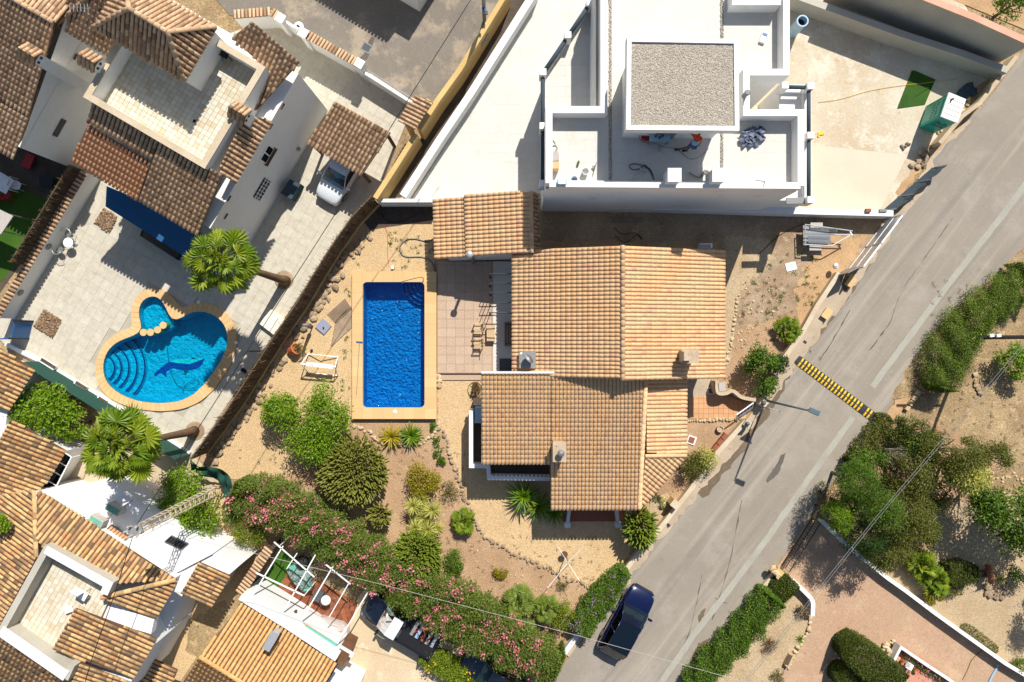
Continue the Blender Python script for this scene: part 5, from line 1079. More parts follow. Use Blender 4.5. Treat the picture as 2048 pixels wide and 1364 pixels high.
t = thing('grey_canopy', 'grey flat canopy edge over the lawn at the left border', 'canopy', W(0, 440, 0)); cp = [W(x, y, 2.5).xy for x, y in [(-40, 400), (26, 432), (2, 468), (-60, 450)]]; MB().prism([tuple(p) for p in cp], 2.42, 2.5, bottom=True).build('roof_sheet', 'tarp_grey', t)
for p in cp[1:3]: q = p.lerp(cp[0], .1); MB().tube([(q.x, q.y, 0), (q.x, q.y, 2.42)], .04, 8).build('post', 'grey_metal', t)
t = thing('blue_gate', 'blue painted metal gate at the lower left of the villa patio', 'gate', W(20, 660, 0)); gp = [W(x, y, 1.6).xy for x, y in [(-10, 662), (24, 640)]]
strip([W(-14, 678, 1.6).xy, W(22, 676, 1.6).xy, W(30, 642, 1.6).xy], .1, 1.6, .05).build('panel', 'blue_paint', t); 
for p in (W(22, 677, 1.6), W(31, 641, 1.6)): MB().tube([(p.x, p.y, 0), (p.x, p.y, 1.75)], .05, 8).build('post', 'black_metal', t)
# boundary wall with tiled coping + gates
def coped(pxs, lb):
    pts = [W(x, y, 1.85).xy for x, y in pxs]; t = thing('tile_topped_wall', lb, 'wall', (pts[0].x, pts[0].y, 0), 'tile-topped villa walls'); strip(pts, 0, 1.8, .25).build('wall', 'cream_wall', t); rr = Roof(t, 'tile_villa', 90)
    for a, b in zip(pts, pts[1:]):
        d = (b - a).normalized(); n_ = Vector((-d.y, d.x)); n_ = n_ if n_.y > 0 else -n_
        rr.plane([(*(a - n_ * .2), 1.86), (*(b - n_ * .2), 1.86), (*(b + n_ * .25), 1.8), (*(a + n_ * .25), 1.8)], tuple(n_), .22, .45)
    rr.flush(); return t
coped([(466, 30), (541, 24), (560, 35)], 'short bent cream wall with tile coping left of the white gate'); coped([(610, 68), (716, 128)], 'straight cream wall with tile coping right of the white gate')
for x, y, lb in ((561, 36, 'left of the white gate'), (607, 66, 'right of the white gate'), (719, 127, 'at the driveway entrance')):
    t = thing('gate_pillar', 'white square gate pillar ' + lb, 'pillar', W(x, y, 0), 'white gate pillars'); p = W(x, y, 2.0); MB().box((p.x, p.y, 1.0), .42, .42, 2.0, UA).build('shaft', 'cream_wall', t); MB().box((p.x, p.y, 2.03), .52, .52, .08, UA).build('cap', 'white_plastic', t)
t = thing('white_gate', 'white solid gate with intercom hood between tiled walls', 'gate', W(585, 50, 0)); a, b = W(565, 39, 1.7).xy, W(604, 63, 1.7).xy; strip([a, b], .1, 1.65, .06).build('panel', 'white_plastic', t); strip([a, b], 1.65, 1.72, .14).build('top_rail', 'white_plastic', t)
q = W(597, 53, 1.8); MB().lathe(q - Vector((0, 0, .1)), [(.3, 0), (.3, .1), (.2, .2), (.02, .22)], 16).build('hood', 'white_plastic', t); MB().box(q + Vector((.02, -.02, .13)), .2, .1, .02, UA).build('panel_screen', 'black', t)
a, b = W(730, 145, 1.25).xy, W(826, 206, 1.25).xy; t = thing('sliding_driveway_gate', 'long white driveway gate below the back street', 'gate', (a.x, a.y, 0)); strip([a, b], .05, 1.2, .16).build('panel', 'white_plastic', t); strip([a + Vector((.05, .25)), b + Vector((.05, .25))], 1.1, 1.2, .06).build('rail', 'grey_metal', t)
t = thing('bicycle_rack', 'white bent metal rack beside the driveway gate', 'rack', W(722, 155, .06)); m = MB()
for k in range(4): q = W(715 + 5 * k, 150 + 4 * k, .06); m.tube([q, q + Vector((0, 0, .8)), q + Vector((.3, -.35, .75)), q + Vector((.3, -.35, 0))], .018, 6)
m.build('hoops', 'pale_metal', t)
# pedestrian gate roof on yellow wall
t = thing('wall_gate_roof', 'small tiled gate roof standing over the yellow wall', 'gate roof', W(830, 228, 0)); rg = Roof(t, 'tile_villa', 60); rg.plane([W(798, 242, 2.45), W(834, 190, 2.45), W(866, 205, 2.75), W(828, 260, 2.75)], (-.86, .5), .25, .33)
rg.flush(); cc = W(834, 226, 2.4)
for dx, dy in ((-.6, -.9), (.7, .95)): MB().box((cc.x + dx * .9, cc.y + dy * .75, 1.2), .25, .25, 2.35, UA).build('pillar', 'yellow_wall', t)
# ================================================================== carport
t = thing('carport', 'tiled carport roof on wooden posts over the white car', 'carport', W(700, 290, .06)); rc_ = Roof(t, 'tile_villa', 200)
cp = [W(613, 286, 2.6), W(724, 350, 2.6), W(781, 265, 2.95), W(671, 204, 2.95)]; rc_.plane(cp, V2, .255, .33); rc_.flush(); cc = (cp[0] + cp[2]) / 2
for p in cp: q = cc.xy + (p.xy - cc.xy) * .9; MB().box((q.x, q.y, 1.3), .16, .16, 2.45, UA).build('post', 'brown_wood', t)
for a, b in ((0, 3), (1, 2)): p = cc.lerp(cp[a], .9); q = cc.lerp(cp[b], .9); MB().beam(p - Vector((0, 0, .2)), q - Vector((0, 0, .2)), .12, .18).build('beam', 'brown_wood', t)
# patio objects
t = thing('dark_green_chest', 'dark green storage chest beside the long villa wall', 'chest', W(582, 378, .06)); cq = [(580, 358), (602, 368), (583, 399), (561, 386)]; MB().prism([tuple(W(x, y, .75).xy) for x, y in cq], .06, .7).build('box', 'green_net', t); MB().prism([tuple(W(x, y, .75).xy) for x, y in cq], .705, .78).build('lid', 'net_dark', t)
t = thing('cream_pool_box', 'cream plastic pool equipment box near the brushwood fence', 'box', W(544, 645, .06)); cq = [(518, 647), (542, 619), (570, 638), (547, 669)]; MB().prism([tuple(W(x, y, .4).xy) for x, y in cq], .06, .36).build('box', 'cream_plastic', t); MB().prism([tuple(W(x, y, .42).xy) for x, y in cq], .365, .42).build('lid', 'cream_plastic', t)
m = MB(); m.tube([W(540, 662, .46), W(556, 636, .46)], .02, 6); m.build('handle', 'tarp_grey', t)
t = thing('long_dark_planter', 'long black planter trough below the blue awning', 'planter', W(320, 490, .06)); pq = [(284, 460), (362, 508), (355, 520), (280, 471)]; MB().prism([tuple(W(x, y, .3).xy) for x, y in pq], .06, .32).build('trough', 'black', t); MB().prism([tuple((W(x, y, .3).xy - W(320, 490, .3).xy) * .9 + W(320, 490, .3).xy) for x, y in pq], .3, .33).build('soil', 'dark_ground', t)
t = thing('patio_spotlight', 'small black device lying in the palm shadow', 'device', W(488, 741, .06)); MB().box(W(488, 741, .12), .35, .22, .12, R(-30)).build('body', 'black', t); MB().box(W(488, 741, .19), .2, .12, .02, R(-30)).build('lens', 'dark_glass', t)
t = thing('garden_shower', 'small grey outdoor tap post by the fence', 'tap', W(512, 703, .06)); p = W(508, 702, .06); MB().tube([p, p + Vector((0, 0, .9))], .04, 8).build('post', 'grey_metal', t); MB().beam(p + Vector((0, 0, .85)), p + Vector((.7, 0, .85)), .05, .05).build('arm', 'black_metal', t)
# green mesh fence + low wall with planters
pts = [W(x, y, .3).xy for x, y in [(10, 688), (80, 722), (200, 795), (290, 852), (378, 908)]]; t = thing('green_mesh_fence', 'dark green mesh fence on a low white wall below the lagoon pool', 'fence', (pts[1].x, pts[1].y, 0)); strip(pts, 0, .3, .22).build('base_wall', 'white_wall', t); strip([p - Vector((0, .02)) for p in pts[1:]], .3, 2.1, .03).build('net', 'green_net', t)
for k in range(9): q = pts[1].lerp(pts[-1], k / 8) if k else pts[1]; MB().tube([(q.x, q.y - .05, .2), (q.x, q.y - .05, 2.2)], .03, 6).build('post', 'green_net', t)
for x, y, L_, lb in ((96, 727, 1.1, 'largest, at the left'), (162, 771, .85, 'in the middle'), (204, 800, .6, 'at the right')):
    t = thing('white_planter', 'white trough planter on the low wall, ' + lb, 'planter', W(x, y, .3), 'white planters on the low wall'); MB().box(W(x, y, .42), L_, .28, .24, R(-32)).build('trough', 'white_plastic', t); MB().box(W(x, y, .53), L_ - .08, .2, .04, R(-32)).build('soil', 'dark_ground', t)
# fan palms
fan_palm('fan_palm', 'tall fan palm with leaning trunk beside the villa driveway', 572, 562, 440, 520, 7.2, 64, 1.42, z0=.05, emin=-55); fan_palm('fan_palm', 'tall fan palm in front of the green mesh fence', 390, 862, 235, 893, 7.6, 72, 1.5, z0=.05, emin=-50)
for x, y, lb in ((568, 560, 'by the driveway'), (390, 862, 'by the green fence')):
    tag(MB().lathe(W(x, y, .062), [(.6, 0), (.55, .03), (.3, .05)], 18).build('palm_mound', 'dirt_grey'), kind='structure')
# ================================================================== modern white building
mb_ = thing('modern_white_building', 'unfinished modern white flat-roofed building with gravel-topped stair box', 'building', W(1350, 250, 0)); ZT, ZP, ZB = 6.3, 7.2, 9.6
def P7(x, y, z=ZP): return tuple(W(x, y, z).xy)
# main volume (terrace slab), notch at the right
vol = [(1094, 370), (1094, 216), (1196, 216), (1196, -60), (1580, -60), (1580, 142), (1489, 142), (1489, 222), (1606, 222), (1606, 376)]
MB().prism([P7(*p) for p in vol], 0, ZT).build('wall', 'white_render', mb_)
deck = MB().prism([P7(x, y) for x, y in vol], ZT - .02, ZT + .03).build('terrace', 'pale_grout', mb_)
inset = [(1103, 362), (1103, 224), (1206, 224), (1206, -60), (1572, -60), (1572, 136), (1482, 136), (1482, 228), (1598, 228), (1598, 366)]
floor_tiles(deck, [P7(*p) for p in inset], ZT + .055, R(-.5), 1.2, .6, .004, 'floor_cream', cap=300, offset=.5, name='terrace_tile')
par = [(1098, 366), (1098, 219), (1208, 219), (1208, -60)]; strip([Vector(P7(*p)) for p in par], ZT - .3, ZP, .36).build('parapet', 'white_render', mb_)
strip([Vector(P7(*p)) for p in [(1099, 367), (1601, 371)]], ZT - .3, ZP + .002, .34).build('parapet', 'white_render', mb_)
strip([Vector(P7(*p)) for p in [(1602, 372), (1602, 225), (1493, 225), (1493, 144), (1573, 144), (1573, -60)]], ZT - .3, ZP - .002, .34).build('parapet', 'white_render', mb_)
strip([Vector(P7(*p)) for p in [(1470, -30), (1470, 4), (1562, 4)]], ZT, ZP - .004, .3).build('parapet', 'white_render', mb_)
# pebble drainage strips
for x0, y0, y1 in ((1220, -40, 360), (1443, -40, 80), (1443, 262, 356)):
    q = [P7(x0 - 3, y0, ZT), P7(x0 + 3, y0, ZT), P7(x0 + 3, y1, ZT), P7(x0 - 3, y1, ZT)]; MB().prism(q, ZT, ZT + .06).build('pebble_channel', 'mid_grey', mb_)
    n = int((y1 - y0) / 1.4); T = np.array([tuple(W(x0 + random.uniform(-2.6, 2.6), y0 + (y1 - y0) * (i / n), ZT).xy) + (ZT + .07,) for i in range(n)]); bm = bmesh.new(); bmesh.ops.create_icosphere(bm, subdivisions=1, radius=1); V_ = [tuple(v.co) for v in bm.verts]; F_ = [tuple(v.index for v in f.verts) for f in bm.faces]; bm.free()
    s_ = rng.uniform(.03, .06, n); tag(scatter('pebbles', V_, F_, np.einsum('n,ij->nij', s_, np.eye(3)), T, 'gravel_grey', mb_, smooth=True), kind='stuff')
# stair box with overhanging gravel roof
bx = [(1255, 256), (1476, 258), (1474, 81), (1257, 77)]; 
wb = [(1266, 236), (1462, 238), (1462, 100), (1266, 96)]; MB().prism([P7(x, y, ZB) for x, y in wb], ZT, ZB - .4).build('stair_box_wall', 'white_render', mb_)
q = [P7(x, y, ZB) for x, y in bx]; MB().prism(q, ZB - .5, ZB - .12, bottom=True).build('stair_box_roof', 'white_render', mb_)
strip([Vector(p) for p in [((a[0] * .985 + sum(r_[0] for r_ in q) / 4 * .015), (a[1] * .985 + sum(r_[1] for r_ in q) / 4 * .015)) for a in q]], ZB - .5, ZB, .22, True).build('roof_edge', 'white_render', mb_)
iq = [P7(x, y, ZB) for x, y in [(1262, 249), (1470, 252), (1469, 88), (1264, 84)]]; MB().prism(iq, ZB - .2, ZB - .1).build('roof_gravel', 'roof_gravel', mb_)
n = 9000; T = np.stack([rng.uniform(iq[0][0], iq[1][0], n), rng.uniform(iq[0][1], iq[2][1], n), np.full(n, ZB - .085)], 1); s_ = rng.uniform(.02, .045, n); V8 = np.array([(1, 0, 0), (-1, 0, 0), (0, 1, 0), (0, -1, 0), (0, 0, .7), (0, 0, -.7)]); F8 = [(0, 2, 4), (2, 1, 4), (1, 3, 4), (3, 0, 4)]
a_ = rng.uniform(0, 6.3, n); rot = np.zeros((n, 3, 3)); rot[:, 0, 0] = np.cos(a_); rot[:, 0, 1] = -np.sin(a_); rot[:, 1, 0] = np.sin(a_); rot[:, 1, 1] = np.cos(a_); rot[:, 2, 2] = 1
tag(scatter('gravel_stones', V8, F8, rot * s_[:, None, None], T, 'gravel_grey', mb_), kind='stuff')
# door recess in stair box (south face) and glass
p = W(1405, 262, 7.5); MB().box((W(1340, 0, 8).x, W(0, 236, ZB).y - .03, 7.35), 1.0, .08, 2.0).build('door', 'mid_grey', mb_)
# two white chimneys on the front parapet
for x in (1349, 1438):
    p = W(x, 350, 8.0); MB().box((p.x, p.y, 7.3), .62, .62, 1.35).build('chimney', 'white_render', mb_); MB().box((p.x, p.y, 8.0), .7, .7, .08).build('chimney_cap', 'white_render', mb_)
p = W(1493, 187, 7.6); MB().lathe((p.x, p.y, 7.2), [(.13, 0), (.13, .5), (.16, .5), (.16, .56), (.1, .6)], 12).build('roof_pipe', 'mid_grey', mb_)
# lower west terrace with posts and rolled netting
zl = 3.4
lw = [(1086, 366), (1086, 142), (1190, -20), (1230, -20), (1230, 366)]; MB().prism([P7(x, y, zl) for x, y in lw], 0, zl - .1).build('lower_terrace', 'white_render', mb_)
lt = MB().prism([P7(x, y, zl) for x, y in lw], zl - .11, zl - .06).build('lower_floor', 'pale_grout', mb_); floor_tiles(lt, [P7(x, y, zl) for x, y in [(1090, 360), (1090, 146), (1190, -10), (1225, -20), (1225, 360)]], zl - .02, 0, 1.2, .6, .007, 'floor_cream', cap=60, offset=.5, name='terrace_tile')
rail = [(1086, 366), (1086, 251), (1086, 143), (1136, 69), (1180, 4)]; rp = [Vector(P7(x, y, zl + .9)) for x, y in rail]
for a in rp: MB().box((a.x, a.y, zl + .4), .38, .36, 1.0, 0).build('post', 'white_render', mb_)
for a, b in zip(rp, rp[1:]):
    strip([a, b], zl - .1, zl + .15, .2).build('kerb', 'white_render', mb_); d = (b - a).normalized(); MB().tube([(*(a + d * .25), zl + .6), (*a.lerp(b, .5), zl + .58), (*(b - d * .25), zl + .6)], .12, 8).build('rolled_net', 'net_dark', mb_, smooth=True)
    strip([a + d * .2, b - d * .2], zl + .1, zl + .55, .03).build('rail_panel', 'net_dark', mb_)
# east side: posts, rolled net, lower strip
zl2 = 3.4; es = [(1606, 376), (1606, 160), (1568, 160), (1568, 186), (1626, 170), (1626, 402), (1575, 402), (1575, 376)]
MB().prism([P7(x, y, zl2) for x, y in [(1560, 168), (1624, 168), (1624, 400), (1560, 400)]], 0, zl2 - .1).build('lower_terrace', 'white_render', mb_)
rp2 = [Vector(P7(x, y, zl2 + .9)) for x, y in [(1571, 170), (1622, 171), (1622, 270), (1622, 399)]]
for a in rp2: MB().box((a.x, a.y, zl2 + .4), .38, .36, 1.0).build('post', 'white_render', mb_)
for a, b in zip(rp2, rp2[1:]):
    d = (b - a).normalized(); MB().tube([(*(a + d * .22), zl2 + .6), (*(b - d * .22), zl2 + .6)], .12, 8).build('rolled_net', 'net_dark', mb_, smooth=True); strip([a, b], zl2 - .12, zl2 + .12, .2).build('kerb', 'white_render', mb_)
q = W(1586, 402, 3.0); MB().beam(W(1572, 402, 3.9), W(1614, 401, 3.9), .35, .1).build('scaffold_plank', 'mid_grey', mb_)
# front retaining wall at plot line
wall_run('retaining_wall', [(1090, 408), (1400, 416), (1620, 423), (1786, 427)], 0, 1.1, .3, 'white_render', 'white retaining wall between the modern building and the back yard', 'wall', cap=('white_render', .05, .06))
t = thing('red_brick', 'loose red brick on the white retaining wall', 'brick', W(1736, 422, 1.16)); MB().box(W(1736, 421, 1.22), .32, .2, .14).build('brick', 'rust', t)
t = thing('grey_block', 'loose grey block on the end of the white retaining wall', 'block', W(1766, 422, 1.16)); MB().box(W(1766, 421, 1.2), .45, .16, .1).build('block', 'mid_grey', t)
# --- things on the roof terrace
zf_ = ZT + .06
def onT(x, y, z=0.): return W(x, y, zf_ + z)
t = thing('cardboard_box', 'tall open cardboard box on the left roof terrace', 'box', onT(1110, 330)); MB().box(onT(1110, 325, .35), .38, .8, .7).build('box', 'cardboard', t); MB().box(onT(1111, 312, .72), .34, .5, .02, R(5)).build('flap', 'tarp_grey', t)
t = thing('small_wood_block', 'small brown block near the left terrace parapet', 'block', onT(1099, 275)); MB().box(onT(1099, 275, .1), .2, .16, .2, R(30)).build('block', 'cardboard', t)
t = thing('trowel_kit', 'scattered white tool handles by the left terrace parapet', 'tools', onT(1104, 290)); m = MB(); m.tube([onT(1095, 263, .05), onT(1105, 270, .05)], .02, 5); m.tube([onT(1105, 278, .05), onT(1111, 286, .05)], .025, 5); m.tube([onT(1092, 293, .05), onT(1112, 290, .05), onT(1115, 296, .05), onT(1107, 305, .05)], .03, 5); m.build('handles', 'pale_metal', t)
t = thing('green_bottle', 'bright green bottle lying on the roof terrace', 'bottle', onT(1156, 327)); MB().tube([onT(1154.5, 332, .06), onT(1157, 324, .06), onT(1158, 321, .06)], [.06, .06, .02], 8).build('body', 'turf', t)
def bucket(x, y, r_, h_, mat, lb):
    t = thing('bucket', lb, 'bucket', onT(x, y), 'buckets on the roof terrace'); MB().lathe(onT(x, y), [(r_ * .85, 0), (r_, h_), (r_ * .92, h_), (r_ * .8, .05)], 14).build('pail', mat, t); MB().tube([onT(x, y, h_) + Vector((r_ * math.cos(R(a)), r_ * math.sin(R(a)), .02)) for a in range(0, 181, 30)], .01, 5).build('handle', 'grey_metal', t)
bucket(1170, 345, .18, .35, 'white_plastic', 'white bucket with dark lid left of the rake'); bucket(1148, 361, .17, .3, 'blue_pale', 'blue bucket on the front parapet left of the rake'); 
t = thing('white_blue_sack', 'white and blue material sack on the front left parapet', 'sack', onT(1125, 363)); m = MB().box(onT(1124, 364, 1.0), .5, .3, .16); bevel(m.build('sack', 'blue_pale', t), .06, 2); MB().box(onT(1124, 364, 1.085), .35, .2, .01).build('print', 'white_plastic', t)
t = thing('rake', 'grey rake leaning on the roof terrace', 'rake', onT(1188, 335)); MB().tube([onT(1193, 325, .3), onT(1185, 353, .05)], .018, 6).build('handle', 'grey_metal', t); MB().prism([tuple(onT(*p).xy) for p in [(1183, 334), (1191, 331), (1189, 341)]], zf_ + .1, zf_ + .13).build('head', 'mid_grey', t)
hose('coiled_cable', 'dark coiled cables on the shaded roof terrace', [(1308, 360), (1302, 345), (1294, 336), (1280, 329), (1264, 328), (1259, 333), (1266, 339), (1280, 337), (1290, 330), (1300, 342), (1307, 355), (1300, 338), (1284, 331)], zf_ + .05, .024, 'dark_grey', 'cable')
hose('white_cable', 'pale cable beside the dark coil on the roof terrace', [(1265, 360), (1270, 350), (1282, 341), (1280, 336), (1292, 345)], zf_ + .06, .025, 'pale_metal', 'cable')
hose('power_cord', 'thin dark power cord across the shaded terrace to the worker', [(1300, 283), (1318, 290), (1322, 300), (1317, 302), (1319, 293), (1345, 296), (1356, 299), (1368, 310), (1382, 318), (1398, 314), (1418, 296)], zf_ + .03, .01, 'dark_grey', 'cable')
hose('white_pipe_coil', 'coil of pale pipes between the two white chimneys', [(1378, 345), (1390, 352), (1400, 354), (1406, 345), (1411, 340), (1404, 356), (1409, 346), (1422, 348), (1413, 340)], zf_ + .06, .03, 'mid_grey', 'pipe')
t = thing('plastic_sheet', 'crumpled blue-grey plastic sheeting in the right terrace corner', 'plastic sheet', onT(1504, 275)); m = MB(); N_ = 12
for i in range(N_ + 1):
    for j in range(N_ + 1):
        u_, w_ = i / N_, j / N_; p = onT(1482 + 45 * u_ + 6 * math.sin(j * 1.3), 254 + 36 * w_ + 4 * math.sin(i * 1.7), .05 + .22 * random.random()); m.v.append(tuple(p))
m.f = [(i * (N_ + 1) + j, (i + 1) * (N_ + 1) + j, (i + 1) * (N_ + 1) + j + 1, i * (N_ + 1) + j + 1) for i in range(N_) for j in range(N_) if not (i + j < 4 or (i > 8 and j > 7))]; m.m = [0] * len(m.f); m.build('sheet', 'sheet_blue', t)
t = thing('blue_white_bag', 'white bag with blue print on the upper roof terrace', 'bag', onT(1527, 75)); bevel(MB().box(onT(1527, 75, .08), .32, .62, .16, R(-20)).build('bag', 'white_plastic', t), .05, 2); MB().box(onT(1530, 69, .165), .26, .16, .012, R(-20)).build('print', 'blue_paint', t)
t = thing('spirit_level', 'small trowel tool on the front right parapet', 'tool', W(1515, 360, ZP)); m = MB(); m.tube([W(1510, 360, ZP + .04), W(1530, 363, ZP + .04), W(1527, 372, ZP + .03)], .018, 5).build('handle', 'dark_grey', t); MB().box(W(1512, 360, ZP + .03), .3, .1, .03, .1).build('blade', 'cream_plastic', t)
# work table + red cloth
t = thing('work_table', 'pale blue work table under the overhanging roof edge', 'table', onT(1320, 272)); MB().box(onT(1320, 271, .75), 1.1, .62, .04).build('tabletop', 'blue_pale', t)
for sx in (-1, 1):
    for sy in (-1, 1): q = onT(1320, 271, .75); MB().box((q.x + sx * .48, q.y + sy * .25, zf_ + .37), .05, .05, .72).build('leg', 'grey_metal', t)
for x, y in ((1311, 273), (1319, 276), (1325, 272)): MB().lathe(onT(x, y, .77), [(.06, 0), (.06, .1), (.05, .12)], 10).build('tin', 'dark_grey', t)
t = thing('red_bucket', 'red tub standing left of the work table', 'bucket', onT(1293, 274)); MB().lathe(onT(1292, 271, .0), [(.3, 0), (.38, .42), (.35, .42), (.3, .35), (.02, .33)], 18).build('tub', 'red_paint', t); MB().tube([onT(1292, 271, .43) + Vector((.37 * math.cos(R(a)), .37 * math.sin(R(a)), 0)) for a in range(0, 361, 20)], .02, 5).build('rim', 'rust', t)
t = thing('yellow_trestle_pad', 'small yellow plate on the concrete lot beside the building', 'plate', W(1641, 270, .03)); MB().box(W(1642, 267, .05), .36, .18, .05, R(10)).build('plate', 'yellow_bump', t); MB().box(W(1637, 272, .05), .1, .12, .05, R(10)).build('tab', 'yellow_bump', t)
# --- person
def person(px, py, z):
    f0 = W(1357, 299, z); f1 = W(1372, 301, z); hip = Vector((f1.x + .16, f1.y + .03, z + .86)); 
    root = thing('person', 'person in orange and pale blue top and grey shorts bending near the wall', 'person', (f1.x, f1.y, z))
    def skin(name, mat, V, E, Rd, par=root):
        me = bpy.data.meshes.new(name); me.from_pydata([tuple(v) for v in V], E, []); me.materials.append(M_[mat]); o = link(name, me, par)
        s_ = o.modifiers.new('skin', 'SKIN'); s_.use_smooth_shade = True
        for i, r_ in enumerate(Rd): me.skin_vertices[0].data[i].radius = (r_, r_ * (.8 if len(Rd) > 6 else 1)); me.skin_vertices[0].data[i].use_root = (i == 0)
        sb = o.modifiers.new('sub', 'SUBSURF'); sb.levels = 1; sb.render_levels = 2; return o
    fw = Vector((.35, .85, 0)).normalized(); sd_ = Vector((fw.y, -fw.x, 0))
    ch = hip + fw * .32 + Vector((0, 0, .38)); nk = hip + fw * .46 + Vector((0, 0, .5)); hd = nk + fw * .12 + Vector((0, 0, .1)); ht = hd + fw * .1 + Vector((0, 0, .12))
    kl = Vector(((f0.x + hip.x) / 2 + .06, (f0.y + hip.y) / 2, z + .47)); kr = Vector(((f1.x + hip.x) / 2 + .06, (f1.y + hip.y) / 2 + .05, z + .47))
    hl, hr_ = hip - sd_ * .1 - Vector((0, 0, .05)), hip + sd_ * .1 - Vector((0, 0, .05)); sl_2, sr = ch - sd_ * .2 + Vector((0, 0, .06)), ch + sd_ * .2 + Vector((0, 0, .06))
    el, er = sl_2 - sd_ * .1 + fw * .1 - Vector((0, 0, .26)), sr + sd_ * .08 - fw * .02 - Vector((0, 0, .28)); hnl, hnr = el - sd_ * .08 + fw * .2 - Vector((0, 0, .05)), er - fw * .22 - Vector((0, 0, .1))
    V = [hip, hip.lerp(ch, .5), ch, nk, hd, ht, hl, kl, f0 + Vector((0, 0, .08)), f0 + Vector((-.18, -.02, .04)), hr_, kr, f1 + Vector((0, 0, .08)), f1 + Vector((-.18, -.03, .04)), sl_2, el, hnl, sr, er, hnr]
    E = [(0, 1), (1, 2), (2, 3), (3, 4), (4, 5), (0, 6), (6, 7), (7, 8), (8, 9), (0, 10), (10, 11), (11, 12), (12, 13), (2, 14), (14, 15), (15, 16), (2, 17), (17, 18), (18, 19)]
    skin('body', 'skin', V, E, [.14, .13, .15, .06, .095, .085, .09, .06, .045, .04, .09, .06, .045, .04, .06, .042, .032, .06, .042, .032])
    skin('shirt', 'paleblue_cloth', [hip + Vector((0, 0, .02)), hip.lerp(ch, .4), hip.lerp(ch, .7)], [(0, 1), (1, 2)], [.17, .185, .18]); skin('shirt_top', 'orange_cloth', [hip.lerp(ch, .66), ch, ch + fw * .1 + Vector((0, 0, .06)), sl_2, sl_2.lerp(el, .6), sr, sr.lerp(er, .6)], [(0, 1), (1, 2), (1, 3), (3, 4), (1, 5), (5, 6)], [.185, .19, .12, .095, .075, .095, .075])
    skin('shorts', 'shorts', [hip, hl, hl.lerp(kl, .7), hr_, hr_.lerp(kr, .7)], [(0, 1), (1, 2), (0, 3), (3, 4)], [.16, .115, .095, .115, .095])
    skin('hair', 'hair', [hd + Vector((0, 0, .03)), ht + Vector((0, 0, .01))], [(0, 1)], [.1, .09])
    for i, f in enumerate((f0, f1)): bevel(MB().box(f + Vector((-.07, -.01, .05)), .3, .11, .1, R(5)).build('shoe', 'black', root), .03, 2)
    for i, hnd in enumerate((hnl, hnr)):
        m = MB()
        for k in range(5): a = hnd + sd_ * (.016 * (k - 2)); m.tube([a, a - Vector((.01 * k, 0, .05)), a - Vector((.0, 0, .075 - .006 * abs(k - 2)))], [.011, .01, .008], 5)
        m.build('fingers', 'skin', root, smooth=True)
person(1372, 300, zf_)
# --- plot to the right
t = thing('upright_pipe', 'large blue-grey plastic pipe standing upright beside the building', 'pipe', W(1590, 60, 0)); a = W(1603, 43, 0.0); tp = W(1604, 43, 1.5); MB().lathe((tp.x, tp.y, 0), [(.33, 0), (.33, 1.5), (.36, 1.5), (.36, 1.6), (.28, 1.6), (.28, .3), (.02, .28)], 24).build('pipe', 'blue_pale', t, smooth=False)
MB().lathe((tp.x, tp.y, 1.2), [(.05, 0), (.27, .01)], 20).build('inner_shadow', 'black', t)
t = thing('turf_piece', 'offcut of dark green artificial turf lying on concrete', 'turf mat', W(1830, 180, .03)); MB().prism([tuple(W(x, y, .05).xy) for x, y in [(1824, 141), (1830, 141), (1871, 159), (1867, 168), (1850, 209), (1795, 217), (1797, 210)]], .02, .05).build('mat', 'turf_dark', t); m = MB(); m.tube(curve_pts([W(1867, 168, .07), W(1855, 176, .09), W(1832, 192, .06)]), .03, 5).build('fold', 'turf_dark', t)
hose('extension_hose', 'thin yellow cord across concrete and turf', [(1637, 204), (1680, 198), (1740, 181), (1800, 171), (1850, 166), (1915, 157)], .06, .013, 'yellow_bump', 'cord')
# portable toilet
t = thing('portable_toilet', 'teal portable toilet cabin with white roof beside the road fence', 'portable toilet', W(1865, 232, 0)); rq = [(1881, 233), (1914, 246), (1931, 199), (1897, 185)]; top = [W(x, y, 2.25).xy for x, y in rq]; cc = sum((p for p in top), Vector((0, 0))) / 4; wl_ = [cc + (p - cc) * .95 for p in top]
cab = MB().prism([tuple(p) for p in wl_], .05, 2.2).build('cabin', 'teal_plastic', t); MB().prism([tuple(p) for p in top], 2.2, 2.3).build('roof', 'white_plastic', t)
for k in range(4): a = top[0].lerp(top[3], .2 + .2 * k); b = top[1].lerp(top[2], .2 + .2 * k); MB().beam((*a.lerp(b, .06), 2.31), (*a.lerp(b, .94), 2.31), .05, .03).build('roof_rib', 'cream_plastic', t)
q = top[3].lerp(top[1], .25); MB().tube([(*q, 2.3), (*q, 2.5)], .06, 8).build('vent', 'black', t)
for a, b, mt, dz in ((wl_[0], wl_[1], 'black', .0), (wl_[3], wl_[0], 'net_dark', .0)):
    d = (b - a).normalized(); n_ = Vector((d.y, -d.x)); n_ = n_ if n_.dot((a + b) / 2 - cc) > 0 else -n_; an = math.atan2(d.y, d.x)
    if mt == 'net_dark': q = (a + b) / 2 + n_ * .015; MB().box((q.x, q.y, 1.05), (b - a).length * .8, .03, 1.75, an).build('door', 'teal_pale', t)
    m = MB(); r_ = random.Random(5)
    for row in range(2):
        for k in range(7):
            q = a.lerp(b, .2 + .1 * k) + n_ * .035
            m.box((q.x, q.y, 1.15 + row * .35 - (.1 if mt == 'black' else 0)), .02, .02, r_.uniform(.12, .26), an); 
            if r_.random() < .7: m.box((q.x + d.x * .04, q.y + d.y * .04, 1.15 + row * .35 + r_.uniform(-.1, .1)), .07, .02, .025, an)
    m.build('lettering', mt, t)
